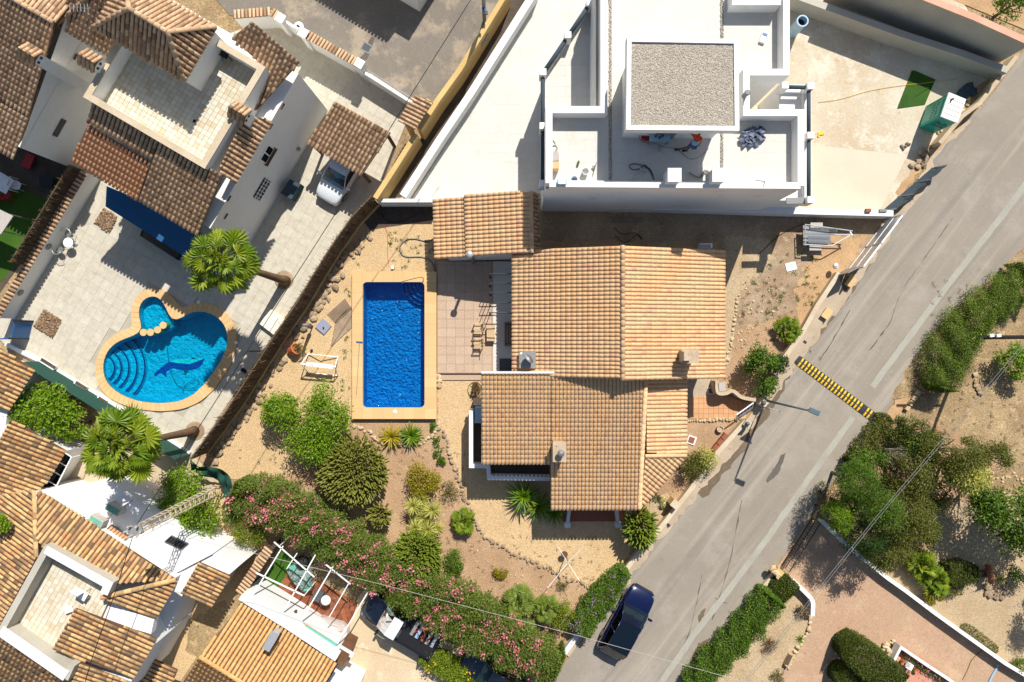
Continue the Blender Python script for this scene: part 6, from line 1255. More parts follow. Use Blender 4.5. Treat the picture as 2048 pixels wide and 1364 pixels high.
# rubbish, wall runs top right
wall_run('plot_north_wall', [(1582, -16), (1600, -6), (1700, 30), (1800, 66), (1930, 108), (2016, 140)], 0, 1.3, .4, 'grey_wall', 'pale grey wall along the concrete plot, nearer of two', 'wall')
wall_run('boundary_wall', [(1700, -62), (1850, -4), (1950, 36), (2060, 86)], 0, 3.2, .34, 'grey_wall', 'tall grey boundary wall with pink coping at the top right', 'wall', cap=('pink_wall', .06, .04))
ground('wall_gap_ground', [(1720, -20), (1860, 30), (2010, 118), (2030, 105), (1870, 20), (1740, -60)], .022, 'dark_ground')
t = thing('rubbish_bags', 'heap of dark plastic rubbish bags beside the toilet', 'rubbish', W(1936, 180, 0)); 
for i, (x, y, r_) in enumerate(((1924, 186, .4), (1936, 176, .45), (1946, 184, .38), (1932, 190, .3))): o = link('bag', ROCKS['rock_dark'][i % 5].copy(), t); o.data.materials.clear(); o.data.materials.append(M_['net_dark']); o.location = W(x, y, .2); o.scale = (r_, r_ * .9, r_ * .7); o.rotation_euler = (0, 0, i)
t = thing('rubble_heap', 'small heap of pale stones and broken bricks near the toilet', 'rubble', W(1925, 210, 0)); stones(t, [(1940, 192), (1926, 206), (1918, 220)], .16, 'rock_pale', .05, rows=2, jitter=.8)
t = thing('rubble_heap', 'scatter of broken tiles and stones below the toilet shadow', 'rubble', W(1880, 245, 0)); stones(t, [(1900, 238), (1882, 252), (1874, 265)], .15, 'rock_pale', .05, rows=2, jitter=.8)
t = thing('rubble_heap', 'dark stones at the edge of the concrete lot by the net fence', 'rubble', W(1838, 325, 0)); stones(t, [(1850, 300), (1840, 325), (1825, 340)], .18, 'rock', .05, rows=3, jitter=.9)
t = thing('rubble_heap', 'grey debris clump on the concrete lot', 'rubble', W(1812, 294, 0)); stones(t, [(1806, 297), (1820, 290)], .13, 'rock_dark', .04, rows=2, jitter=.7)
# roadside wall / fence at the plot
wall_run('plot_road_wall', [(2034, 112), (1990, 168), (1960, 206), (1925, 232), (1880, 286)], 0, .9, .25, 'block_wall', 'low sandy wall between concrete plot and road', 'wall')
t = thing('net_fence', 'leaning dark green net fence at the road edge of the plot', 'fence', W(1815, 375, 0)); a, b = W(1768, 420, .3).xy, W(1868, 334, .3).xy; nn = Vector((.45, -.6))
m = MB(); N_ = 14
for i in range(N_ + 1):
    q = a.lerp(b, i / N_); m.v += [(q.x, q.y, .1), (q.x + .25 + random.uniform(-.08, .08), q.y - .05 + random.uniform(-.06, .06), .6), (q.x + .3 + random.uniform(-.12, .12), q.y - .12, 1.1 + random.uniform(-.15, .1))]
m.f = [(i * 3 + k, i * 3 + 3 + k, i * 3 + 4 + k, i * 3 + 1 + k) for i in range(N_) for k in range(2)]; m.m = [0] * len(m.f); m.build('net', 'net_dark', t)
for k in range(4): q = a.lerp(b, k / 3); MB().tube([(q.x, q.y, 0), (q.x + .25, q.y - .1, 1.2)], .03, 6).build('post', 'grey_metal', t)
# aluminium sliding gate of central plot
t = thing('aluminium_gate', 'long aluminium panel gate at the yard entrance by the road', 'gate', W(1735, 490, 0)); a, b = W(1772, 440, 0).xy, W(1696, 540, 0).xy; d = (b - a).normalized()
strip([a, b], .05, 1.85, .05).build('panel', 'pale_metal', t)
for zz in (.08, .95, 1.86): strip([a, b], zz, zz + .06, .09).build('rail', 'white_plastic', t)
for k in (0, .55, 1): q = a.lerp(b, k); MB().box((q.x, q.y, .97), .1, .1, 1.95, math.atan2(d.y, d.x)).build('post', 'pale_metal', t)
q = W(1681, 530, 1.2); MB().lathe((q.x, q.y, .5), [(.16, 0), (.18, .1), (.16, .2), (.03, .24)], 14).build('gate_motor', 'pale_metal', t)
strip([b + Vector((-.1, .05)), b + Vector((-.85, -.35))], .1, 1.8, .05).build('side_leaf', 'grey_metal', t)
# ================================================================== house at the lower left
lh = thing('lower_left_house', 'white house with mottled old tile roofs and tiled roof terrace at lower left', 'house', W(230, 1150, 0)); rl = Roof(lh, 'tile_old', 300)
u3 = (U2.x, U2.y); v3 = (V2.x, V2.y)
rl.plane([W(100, 994, 5.3), W(353, 1159, 5.3), W(219, 1168, 6.15), W(90, 1098, 6.15), W(73, 1075, 6.1), W(73, 985, 5.45)], (-v3[0], -v3[1]), .25, .33)
rl.plane([W(353, 1159, 5.3), W(309, 1239, 5.3), W(205, 1197, 6.15)], u3, .25, .33); rl.caps(W(353, 1159, 5.4), W(203, 1195, 6.2), 1.3)
rl.plane([W(70, 983, 5.5), W(74, 1112, 5.6), W(-6, 1258, 5.2), W(-110, 1200, 4.6), W(-60, 1000, 4.9)], (-u3[0], -u3[1]), .25, .33); rl.caps(W(69, 981, 5.6), W(73, 1112, 5.9), 1.2)
rl.plane([W(151, 1217, 6.3), W(313, 1277, 5.5), W(266, 1356, 5.5), W(105, 1299, 6.3)], u3, .25, .33)
rl.plane([W(160, 1326, 6.1), W(262, 1366, 5.3), W(240, 1410, 5.3), W(135, 1372, 6.1)], u3, .25, .33)
rl.plane([W(0, 1274, 6.1), W(136, 1358, 6.1), W(60, 1430, 5.3), W(-70, 1350, 5.3)], v3, .25, .33)
Z1 = 6.6; tc = [W(x, y, Z1).xy for x, y in [(92, 1099), (217, 1169), (133, 1352), (2, 1261)]]
fl_ = MB().prism([tuple(p) for p in tc], 5.0, 5.6).build('terrace_slab', 'grout', lh); floor_tiles(fl_, [tuple(p) for p in tc], 5.63, UA, .27, .27, .013, 'floor_terrace', cap=260, name='terrace_tile')
strip([tc[1].lerp(tc[2], .1), tc[1], tc[0], tc[3], tc[2], tc[2].lerp(tc[1], .12)], 5.0, Z1, .34).build('parapet', 'grey_wall', lh); strip([tc[1].lerp(tc[2], .1), tc[1], tc[0]], Z1 - .01, Z1 + .06, .42).build('parapet_coping', 'white_wall', lh); strip([tc[3], tc[2]], Z1 - .01, Z1 + .06, .55).build('parapet_coping', 'white_wall', lh)
hb = [(100, 1000, 4), (345, 1160, 4), (300, 1240, 4), (320, 1280, 4), (270, 1370, 4), (100, 1440, 4), (-120, 1300, 4), (-60, 1000, 4), (75, 985, 4)]; MB().prism([tuple(W(*p).xy) for p in hb], 0, 5.15).build('wall', 'white_wall', lh)
MB().prism([tuple(W(x, y, 5.4).xy) for x, y in [(150, 1217), (200, 1198), (308, 1240), (302, 1268), (240, 1250)]], 4.9, 5.4).build('flat_roof', 'white_render', lh)
# lower white flat roof with skylights and air conditioners
fr = [(100, 992), (186, 966), (223, 966), (330, 1046), (425, 1108), (344, 1150)]; MB().prism([tuple(W(x, y, 3.2).xy) for x, y in fr], 0, 3.2).build('annex', 'white_render', lh)
for a, b in (((128, 1011), (170, 996)), ((205, 1042), (266, 1000)), ((280, 1075), (345, 1040))): MB().beam(W(*a, 3.205), W(*b, 3.205), .03, .012).build('roof_joint', 'mid_grey', lh)
MB().prism([tuple(W(x, y, 3.0).xy) for x, y in [(335, 1150), (425, 1108), (480, 1130), (455, 1152), (400, 1125), (365, 1190), (320, 1300), (300, 1270)]], 0, 3.0).build('annex', 'white_wall', lh)
rl.plane([W(398, 1124, 3.5), W(457, 1150, 3.1), W(421, 1215, 3.1), W(362, 1187, 3.5)], u3, .25, .33); MB().prism([tuple(W(x, y, 3.2).xy) for x, y in [(404, 1126), (447, 1145), (415, 1202), (370, 1183)]], 0, 3.05).build('porch_wall', 'cream_wall', lh)
rl.plane([W(300, 1315, 2.9), W(355, 1340, 2.6), W(330, 1400, 2.6), W(270, 1375, 2.9)], u3, .25, .33); rl.flush()
def skylight(pq, mat, lb):
    c = sum((W(x, y, 3.2) for x, y in pq), Vector()) / 4; f = MB().prism([tuple(W(x, y, 3.25).xy) for x, y in pq], 3.2, 3.26).build('skylight', mat, lh)
    strip([W(x, y, 3.3).xy for x, y in pq], 3.2, 3.32, .05, True).build('skylight_frame', 'dark_grey', lh)
    for k in range(7): a = W(*pq[0], 3.3).lerp(W(*pq[1], 3.3), k / 6); b = W(*pq[3], 3.3).lerp(W(*pq[2], 3.3), k / 6); MB().beam(a, b, .025, .025).build('bar', 'dark_grey', f)
skylight([(222, 1050), (258, 1073), (247, 1082), (212, 1060)], 'tile_red', ''); skylight([(342, 1072), (375, 1088), (362, 1098), (330, 1083)], 'black', '')
for x, y, lb in ((226, 1019, 'right one, on the white flat roof'), (192, 1042, 'left one, beside the old tile eave')):
    t = thing('air_conditioner', 'beige air conditioner unit, ' + lb, 'air conditioner', W(x, y, 3.2), 'roof air conditioners'); p = W(x, y, 3.75); bevel(MB().box((p.x, p.y, 3.5), .85, .42, .58, UA).build('casing', 'tarp_grey', t), .02); MB().box((p.x, p.y, 3.8), .7, .28, .02, UA).build('top_plate', 'teal_pale', t)
    for s_ in (-1, 1): MB().box((p.x + s_ * .3 * U2.x, p.y + s_ * .3 * U2.y, 3.21), .06, .45, .05, UA).build('foot', 'dark_grey', t)
t = thing('deck_chair', 'white folding chair on the lower left roof terrace', 'chair', W(165, 1190, 5.63)); p = W(165, 1190, 6); MB().box((p.x, p.y, 6.0), .5, .5, .04, UA).build('seat', 'white_plastic', t); MB().box((p.x - .1, p.y + .28, 6.3), .5, .04, .6, UA).build('backrest', 'white_plastic', t)
for sx in (-1, 1):
    for sy in (-1, 1): MB().tube([(p.x + sx * .25, p.y + sy * .22, 5.63), (p.x + sx * .2, p.y + sy * .2, 6.0)], .018, 6).build('leg', 'grey_metal', t)
t = thing('white_side_table', 'small crumpled white stool lying on the roof terrace', 'stool', W(137, 1219, 5.63)); bevel(MB().box(W(137, 1219, 5.78), .46, .38, .1, R(20)).build('seat', 'white_plastic', t), .03)
for sx in (-1, 1): MB().box(W(137 + sx * 4, 1219, 5.68), .05, .3, .12, R(20)).build('leg', 'white_plastic', t)
# left neighbour roofs above
ln = thing('mottled_roof_house', 'house at the left edge with pale mottled tile roof below the green fence', 'house', W(40, 860, 0)); rn = Roof(ln, 'tile_old', 260)
rn.plane([W(128, 902, 3.0), W(78, 984, 3.0), W(-60, 1000, 4.4), W(-40, 950, 4.4), W(24, 838, 4.0)], u3, .25, .33); rn.plane([W(0, 694, 3.2), W(62, 738, 3.0), W(20, 822, 3.0), W(-60, 790, 3.9), W(-60, 700, 3.9)], u3, .25, .33); rn.flush()
MB().prism([tuple(W(x, y, 2.9).xy) for x, y in [(-40, 720), (48, 745), (15, 815), (10, 850), (118, 905), (70, 980), (-60, 1000)]], 0, 2.85).build('wall', 'white_wall', ln)
t = thing('lean_to_frame', 'dark lean-to with white glazing bars beside the mottled roof', 'lean-to', W(125, 945, 0)); MB().prism([tuple(W(x, y, 2.2).xy) for x, y in [(128, 906), (142, 915), (104, 990), (82, 980)]], 2.15, 2.2, bottom=True).build('glass', 'dark_glass', t)
for k in range(5): a = W(128 - 11 * k, 904 + 19 * k, 2.24); b = W(143 - 10 * k, 914 + 19 * k, 2.2); MB().beam(a, b, .05, .05).build('bar', 'white_plastic', t)
MB().beam(W(143, 914, 2.2), W(104, 990, 2.2), .06, .06).build('bar', 'white_plastic', t); p = W(143, 915, 2.2); MB().tube([(p.x, p.y, 0), p], .03, 6).build('post', 'white_plastic', t)
# ================================================================== house bottom middle
bh = thing('warm_roof_house', 'house at the bottom with warm brown tile roof beside the pergola', 'house', W(520, 1330, 0)); rb_ = Roof(bh, 'tile_warm', 300)
rb_.plane([W(483, 1208, 3.1), W(674, 1329, 3.1), W(600, 1436, 4.3), W(399, 1313, 4.3)], (-v3[0], -v3[1]), .25, .3, 'clay_bed'); rb_.plane([W(399, 1314, 4.3), W(600, 1437, 4.3), W(540, 1540, 3.2), W(330, 1420, 3.2)], v3, .25, .3, 'clay_bed'); rb_.caps(W(399, 1313, 4.35), W(600, 1436, 4.35), 1.25); rb_.flush()
MB().prism([tuple(W(x, y, 3).xy) for x, y in [(485, 1215), (665, 1330), (540, 1500), (345, 1400)]], 0, 3.0).build('wall', 'white_wall', bh)
strip([W(478, 1196, 3.3).xy, W(572, 1254, 3.3).xy, W(672, 1320, 3.3).xy], 0, 3.2, .3).build('parapet', 'white_wall', bh)
MB().prism([tuple(W(x, y, 1.0).xy) for x, y in [(500, 1192), (515, 1180), (600, 1235), (690, 1292), (676, 1318), (590, 1262)]], 0, .35).build('terrace_slab', 'white_render', bh)
p = W(542, 1282, 4.3); m = MB().box((p.x, p.y, 4.0), .38, 1.0, .7, R(-30)); m.build('roof_vent', 'tarp_grey', bh); MB().box((p.x, p.y, 4.38), .46, 1.08, .06, R(-30)).build('roof_vent_cap', 'pale_metal', bh)
MB().prism([tuple(W(x, y, 2.4).xy) for x, y in [(610, 1250), (675, 1290), (665, 1303), (600, 1262)]], 2.3, 2.36, bottom=True).build('awning', 'teal_pale', bh); MB().beam(W(605, 1248, 2.2), W(665, 1286, 2.2), .2, .08).build('awning_front', 'tile_red', bh)
p = W(682, 1315, 2.4); MB().box((p.x, p.y, 1.2), .7, .8, 2.4, UA).build('gate_pier', 'brown_wood', bh); MB().box((p.x + .2, p.y + .3, 2.2), 1.1, .25, .25, UA).build('gate_lintel', 'white_wall', bh)
MB().prism([tuple(W(x, y, 1.5).xy) for x, y in [(672, 1336), (722, 1364), (690, 1420), (640, 1390)]], 0, 1.5).build('low_annex', 'white_render', bh)
# ================================================================== pergola court
fq = [(585, 1130), (716, 1205), (694, 1264), (640, 1240), (544, 1190)]; court = ground('brick_court', fq, .03, 'grout'); floor_tiles(court, [tuple(W(x, y, 0).xy) for x, y in fq], .06, UA + R(45), .3, .3, .012, 'floor_redbrick', cap=240, name='court_tile')
ground('court_turf', [(512, 1188), (560, 1100), (590, 1120), (556, 1176), (600, 1214), (596, 1222), (548, 1196), (534, 1202)], .07, 'turf')
pts = [W(x, y, 2.0).xy for x, y in [(481, 1190), (541, 1098)]]; t = thing('court_side_wall', 'dark court wall with brown tile coping beside the artificial grass', 'wall', (pts[0].x, pts[0].y, 0)); strip(pts, 0, 1.95, .25).build('wall', 'dark_ground', t); rr = Roof(t, 'tile_villa', 60); d = (pts[1] - pts[0]).normalized(); n_ = Vector((-d.y, d.x)); rr.plane([(*(pts[0] + n_ * .32), 1.98), (*(pts[1] + n_ * .32), 1.98), (*(pts[1] - n_ * .2), 2.08), (*(pts[0] - n_ * .2), 2.08)], tuple(n_), .22, .5); rr.flush()
ZG = 2.5; T_ = lambda x, y: W(380 + x * .2566, 1014 + y * .2566, ZG)
t = thing('white_pergola', 'white bare pergola beams over the brick court', 'pergola', W(620, 1180, 0))
for a, b, w_ in (((725, 305), (470, 720), .07), ((978, 372), (735, 805), .07), ((1110, 470), (880, 862), .07), ((1240, 590), (1085, 858), .05), ((1378, 678), (1150, 1062), .07), ((515, 512), (890, 690), .07), ((655, 272), (970, 546), .06), ((1062, 450), (1250, 600), .06), ((835, 360), (755, 480), .05)):
    MB().beam(T_(*a), T_(*b), w_, .07).build('beam', 'white_paint', t)
for a in ((690, 310), (1110, 472), (1376, 682), (1150, 1060), (470, 718), (890, 690)): p = T_(*a); MB().box((p.x, p.y, ZG / 2), .05, .05, ZG).build('post', 'white_paint', t)
def tarp(name, label, px, py, rx, ry, h, mat, rz, n=9, seed=1, cat='covered furniture', extra=None):
    t = thing(name, label, cat, W(px, py, .06)); r_ = random.Random(seed); m = MB(); c = W(px, py, .06); ca, sa = math.cos(rz), math.sin(rz); S2 = 20
    for i in range(n + 1):
        for k in range(S2):
            a = 2 * math.pi * k / S2; u_ = i / n; rad = math.sin(u_ * math.pi / 2); zz = h * math.cos(u_ * math.pi / 2) ** .55 * (1 + r_.uniform(-.15, .15)); q = 1 + .12 * math.sin(3 * a + seed) + .06 * math.sin(7 * a); x = rx * rad * q * math.cos(a); y = ry * rad * q * math.sin(a); m.v.append((c.x + x * ca - y * sa, c.y + x * sa + y * ca, c.z + max(0, zz)))
    m.f = [(i * S2 + k, (i + 1) * S2 + k, (i + 1) * S2 + (k + 1) % S2, i * S2 + (k + 1) % S2) for i in range(n) for k in range(S2)]; m.m = [0] * len(m.f); m.build('cover', mat, t)
    return t
t = tarp('covered_swing', 'mint grey tarpaulin over garden furniture under the pergola', 606, 1150, .95, .6, .9, 'tarp_teal', R(-50), seed=3); q = W(590, 1135, .6); MB().box(q, .7, .4, .3, R(20)).build('cushion', 'teal_pale', t); q = W(612, 1168, .6); MB().box(q, .5, .75, .3, R(10)).build('cushion', 'teal_pale', t)
tarp('covered_boat', 'large pale grey tarpaulin heap at the court edge', 662, 1257, 1.35, .75, .7, 'tarp_grey', R(-28), seed=5)
t = thing('black_pedestal', 'dark round barbecue under the shaded hedge side of the court', 'barbecue', W(612, 1118, .06)); MB().lathe(W(612, 1116, .06), [(.1, 0), (.1, .5), (.38, .6), (.42, .85), (.3, 1.0), (.05, 1.05)], 16).build('kettle', 'black', t, smooth=True); MB().tube([W(605, 1112, .9), W(619, 1112, .9)], .02, 6).build('handle', 'grey_metal', t)
t = thing('grey_lounge_table', 'dark grey low table holding a white cushion in the brick court', 'table', W(640, 1195, .06)); MB().box(W(638, 1192, .5), .7, .75, .08, R(-30)).build('tabletop', 'dark_grey', t)
for sx in (-1, 1):
    for sy in (-1, 1): q = W(638, 1192, .27); MB().box((q.x + sx * .25, q.y + sy * .25, .27), .06, .06, .42).build('leg', 'dark_grey', t)
t = thing('white_pouf', 'round white cushion on the grey table in the brick court', 'cushion', W(653, 1199, .55)); MB().lathe(W(653, 1199, .54), [(.2, 0), (.3, .08), (.31, .2), (.2, .3), (.03, .32)], 16).build('cushion', 'white_plastic', t, smooth=True); MB().lathe(W(653, 1199, .84), [(.05, 0), (.03, .03)], 8).build('button', 'tarp_grey', t)
hose('dry_rack', 'thin wire drying rack on the brick court', [(618, 1220), (640, 1230), (655, 1225), (672, 1205), (665, 1195), (640, 1212)], .5, .012, 'grey_metal', 'drying rack')
plast_chair(597, 1256, R(200), 'white_plastic', 'white plastic chair near the covered boat heap'); plast_chair(618, 1236, R(120), 'blue_pale', 'pale blue folded chair at the court edge')
t = thing('folded_umbrella', 'folded green and red sun umbrella leaning at the court corner', 'umbrella', W(578, 1240, .35)); MB().tube([W(572, 1246, .4), W(592, 1222, 1.7)], [.05, .09], 8).build('cloth', 'green_net', t); MB().tube([W(568, 1250, .38), W(594, 1219, 1.85)], .015, 6).build('pole', 'red_paint', t)
# ================================================================== vehicles
def car(name, label, px, py, heading, L, Wd, Ht, paint, z=.02, roofmat=None, pickup=False, cat='car', glass='car_glass', hood=.95):
    t = thing(name, label, cat, W(px, py, z), None, heading); hw = Wd / 2
    st = [(-L / 2, .80, .62, .32), (-L / 2 + .12, .93, .80, .25), (-L / 2 + .5, .98, .92, .22), (-L * .2, 1., .95, .2), (L * .08, 1., .94, .2), (L * .2, .99, .92, .2), (L * .36, .97, .80 * hood / .95 + .06, .22), (L / 2 - .22, .9, .72, .25), (L / 2 - .06, .8, .62, .28), (L / 2, .66, .52, .34)]
    prof = lambda w_, top, bot: [(0, bot), (hw * w_ * .9, bot), (hw * w_, bot + .18), (hw * w_ * 1.0, top - .22), (hw * w_ * .965, top - .07), (hw * w_ * .86, top - .005), (hw * w_ * .45, top + .035), (0, top + .045)]
    m = MB(); K = 14
    for x, w_, top, bot in st:
        pr = prof(w_, top, bot); ring = [(x, y, zz) for y, zz in pr] + [(x, -y, zz) for y, zz in pr[-2:0:-1]]; m.v += ring
    K = len(pr) * 2 - 2
    for i in range(len(st) - 1):
        for k in range(K): m.f.append((i * K + k, (i + 1) * K + k, (i + 1) * K + (k + 1) % K, i * K + (k + 1) % K))
    m.f.append(tuple(range(K))); m.f.append(tuple((len(st) - 1) * K + k for k in range(K))[::-1]); m.m = [0] * len(m.f)
    o = m.build('body', paint, t, smooth=True, local=True); sb = o.modifiers.new('s', 'SUBSURF'); sb.levels = 1; sb.render_levels = 1
    xb, xr1, xr2, xf = (-L * .02, L * .0, L * .12, L * .24) if pickup else (-L / 2 + .28, -L * .33, L * .06, L * .235)
    zb, zr = .96, Ht; wb_, wr = hw * .90, hw * .72
    def patch(nm, A, B, mat, bulge=.03, n=6, par=t):
        mm = MB()
        for i in range(n + 1):
            for j in range(n + 1):
                u_, w_ = i / n, j / n; p = Vector(A[0]).lerp(Vector(A[1]), u_).lerp(Vector(B[0]).lerp(Vector(B[1]), u_), w_); b_ = 4 * u_ * (1 - u_) * bulge; c_ = Vector((0, 0, Ht * .4)); nrm = Vector((p.x - (xr1 + xr2) / 2, p.y, (p.z - .7) * 1.6)).normalized(); mm.v.append(tuple(p + nrm * b_))
        mm.f = [(i * (n + 1) + j, (i + 1) * (n + 1) + j, (i + 1) * (n + 1) + j + 1, i * (n + 1) + j + 1) for i in range(n) for j in range(n)]; mm.m = [0] * len(mm.f); return mm.build(nm, mat, par, smooth=True, local=True)
    ro = patch('roof', [(xr1, -wr, zr), (xr1, wr, zr)], [(xr2, -wr, zr - .01), (xr2, wr, zr - .01)], roofmat or paint, .05)
    patch('windshield', [(xr2, -wr, zr - .01), (xr2, wr, zr - .01)], [(xf, -wb_, zb - .02), (xf, wb_, zb - .02)], glass, .06); patch('rear_window', [(xr1, -wr, zr), (xr1, wr, zr)], [(xb, -wb_ * .95, zb), (xb, wb_ * .95, zb)], 'dark_glass', .05)
    for s_ in (-1, 1):
        patch('side_window', [(xr1, s_ * wr, zr), (xr2, s_ * wr, zr - .01)], [(xb, s_ * wb_ * .95, zb), (xf, s_ * wb_, zb - .02)], 'dark_glass', .02)
        for a, b in (((xr2, s_ * wr, zr), (xf, s_ * wb_, zb)), ((xr1, s_ * wr, zr), (xb, s_ * wb_ * .95, zb)), ((xr1, s_ * wr, zr), (xr2, s_ * wr, zr)), (((xr1 + xr2) / 2, s_ * (wr + .02), zr - .02), ((xb + xf) / 2, s_ * (wb_ + .02), zb))): MB().tube([a, b], .03, 6).build('pillar', paint, t, smooth=True, local=True)
        MB().box((xf - .18, s_ * (hw + .12), zb + .05), .14, .24, .15).build('mirror', paint if paint != 'car_white' else 'car_white', t, local=True)
        MB().box((L / 2 - .26, s_ * hw * .66, .64), .2, .3, .1, s_ * -.5).build('headlight', 'headlight', t, local=True); MB().box((-L / 2 + .15, s_ * hw * .7, .68), .12, .24, .14, s_ * .3).build('tail_light', 'tail_red', t, local=True)
        for xx in (L * .31, -L * .3):
            w_ = MB().lathe((xx, s_ * (hw - .12), .33), [(.2, -.11), (.32, -.1), (.33, 0), (.32, .1), (.2, .115)], 18, M=Matrix.Rotation(R(90), 3, 'X')).build('wheel', 'rubber', t, local=True, smooth=True); MB().lathe((xx, s_ * (hw - .02), .33), [(.02, .0), (.19, .005), (.2, .02)], 14, M=Matrix.Rotation(R(-90 * s_), 3, 'X')).build('rim', 'grey_metal', w_, local=True)
    MB().box((L / 2 - .03, 0, .42), .08, Wd * .62, .16).build('grille', 'black', t, local=True)
    for yy in (-.38, .38):
        MB().box((xr2 - .45, yy, .75), .5, .45, .25).build('seat', 'car_interior', t, local=True); MB().box((xr2 - .75, yy, 1.0), .16, .45, .55).build('seat_back', 'car_interior', t, local=True)
    MB().box((xf - .35, 0, .93), .35, Wd * .74, .08).build('dashboard', 'car_interior', t, local=True)
    MB().tube([(xf - .02, -wb_ * .5, zb + .02), (xf - .25, .0, zb + .16)], .012, 5).build('wiper', 'black', t, local=True)
    if pickup:
        m = MB(); x0, x1 = -L / 2 + .06, -L * .03
        for s_ in (-1, 1): m.box(((x0 + x1) / 2, s_ * (hw - .05), .98), x1 - x0, .07, .22)
        m.box((x0, 0, .98), .07, Wd - .1, .22); m.box((x1, 0, .98), .06, Wd - .1, .22); m.build('bed_rail', paint, t, local=True); MB().box(((x0 + x1) / 2, 0, .985), x1 - x0 - .1, Wd - .2, .03).build('bed_floor', 'black', t, local=True)
    return t
hu = math.atan2(U2.y, U2.x)
car('parked_car', 'dark sport utility car on the road beside the violet flowering hedge', 1250, 1236, math.atan2(.86, .5) + R(1), 4.65, 1.86, 1.62, 'car_navy', roofmat='car_black')
car('parked_car', 'white hatchback nosing out from under the tiled carport', 690, 347, math.atan2(V2.y, V2.x), 4.25, 1.76, 1.48, 'car_white', z=.065)
car('parked_car', 'dark blue car half hidden below the oleander hedge', 985, 1343, hu + math.pi, 4.3, 1.78, 1.45, 'car_dark')
pk = car('pickup_truck', 'dark pickup truck with pale cab roof parked below the oleander hedge', 806, 1239, hu + math.pi, 5.2, 1.85, 1.75, 'car_dark', roofmat='car_white', pickup=True, cat='pickup truck')
pk2 = W(850, 1268, 1.1); t = thing('truck_load', 'planks and red tools piled in the pickup bed', 'load', (pk2.x, pk2.y, 1.02))
for k in range(5): q = W(830 + 10 * k, 1256 + 6 * k, 1.1); MB().beam(q + Vector((.25, .45, 0)), q - Vector((.25, .42, 0)), .2, .07).build('plank', ['mid_grey', 'blue_pale', 'rust', 'tarp_grey', 'pale_metal'][k], t)
for k in range(3): q = W(834 + 13 * k, 1258 + 8 * k, 1.18); MB().beam(q + Vector((.3, .1, 0)), q - Vector((.2, .25, 0)), .05, .05).build('tool', 'red_paint', t)
# ================================================================== garden of the central plot
t = thing('wooden_deck_mat', 'weathered slatted wooden deck mat left of the pool', 'deck mat', W(672, 645, 0)); a, b, c, d_ = [W(x, y, .06) for x, y in [(640, 634), (690, 597), (702, 640), (661, 696)]]
for sec, (P0, P1, P2, P3) in enumerate(((W(654, 628, .06), W(690, 596, .06), W(704, 618, .06), W(673, 648, .06)), (W(672, 640, .06), W(703, 612, .06), W(703, 655, .06), W(662, 694, .06)))):
    n = 13
    for k in range(n):
        u_ = (k + .5) / n; p = P0.lerp(P3, u_); q = P1.lerp(P2, u_); MB().beam(p, q, (P3 - P0).length / n * .55, .035).build('slat', 'weathered_wood', t)
t = thing('parasol_base', 'square blue-grey parasol base plate on gravel', 'parasol base', W(647, 653, 0)); MB().box(W(647, 653, .07), .72, .72, .1, R(-40)).build('plate', 'slate_plate', t); MB().tube([W(647, 653, .1), W(647, 653, .3)], .05, 10).build('socket', 'mid_grey', t)
t = thing('folded_parasol', 'folded cantilever parasol pole standing beside its base', 'parasol', W(626, 652, 0)); p = W(626, 652, 0); MB().tube([p, p + Vector((0, 0, 2.1))], .04, 8).build('pole', 'dark_grey', t); MB().tube([p + Vector((0, 0, .7)), p + Vector((0, .02, 2.0))], [.13, .07], 9).build('cloth', 'mid_grey', t, smooth=True); MB().tube([W(612, 649, 1.9), p + Vector((0, 0, 2.05))], .03, 6).build('arm', 'pale_metal', t)
t = thing('terracotta_pot', 'tipped terracotta pot with dried plant near the fence rocks', 'plant pot', W(592, 700, 0)); Mr = Matrix.Rotation(R(20), 3, 'Z') @ Matrix.Rotation(R(55), 3, 'Y'); MB().lathe(W(586, 700, .35), [(.22, -.3), (.32, .25), (.36, .26), (.36, .34), (.3, .34), (.28, .2)], 18, M=Mr).build('pot', 'terracotta_pot', t, smooth=False)
c = W(600, 697, .5); pos, out = clump_points((.3, .3, .25), 260, 8, .16); leaves_at('dry_foliage', pos + np.array(c), out, .16, .25, 'leaf_grey', t)
# white swing frame
t = thing('swing_frame', 'white tubular garden swing frame without seat on gravel', 'swing frame', W(637, 735, 0)); z = 1.2; A = W(602, 728, z); B = W(670, 734, z)
MB().tube([A, B], .05, 8).build('top_bar', 'white_paint', t)
for P_, x in ((A, 1), (B, -1)):
    for s_ in (-1, 1): q = Vector((P_.x + .12 * x, P_.y + s_ * .62, 0)); MB().tube([q, P_], .03, 8).build('leg', 'white_paint', t)
for s_ in (-1, 1): MB().tube([Vector((A.x + .12, A.y + s_ * .58, .08)), Vector((A.x + 1, A.y + s_ * .58 - .06, .5)), Vector((B.x - .12, B.y + s_ * .58, .08))], .03, 8).build('side_bar', 'white_paint', t)
MB().beam(A - Vector((-.2, 0, .35)), B - Vector((.2, 0, .35)), .25, .04).build('seat_bar', 'white_paint', t)
t = thing('small_ball', 'small dark ball on gravel near the swing frame', 'ball', W(624, 701, 0)); MB().lathe(W(624, 701, .0), [(.02, 0), (.07, .03), (.09, .09), (.07, .15), (.02, .18)], 12).build('ball', 'black', t, smooth=True)
MBs = []
for i, (x, y, lb) in enumerate(((683, 604, 'near the deck mat'), (698, 704, 'at the pool edge'), (642, 622, 'beside the brush fence'), (728, 478, 'below the breeze block wall'), (842, 836, 'below the pool'))): pass
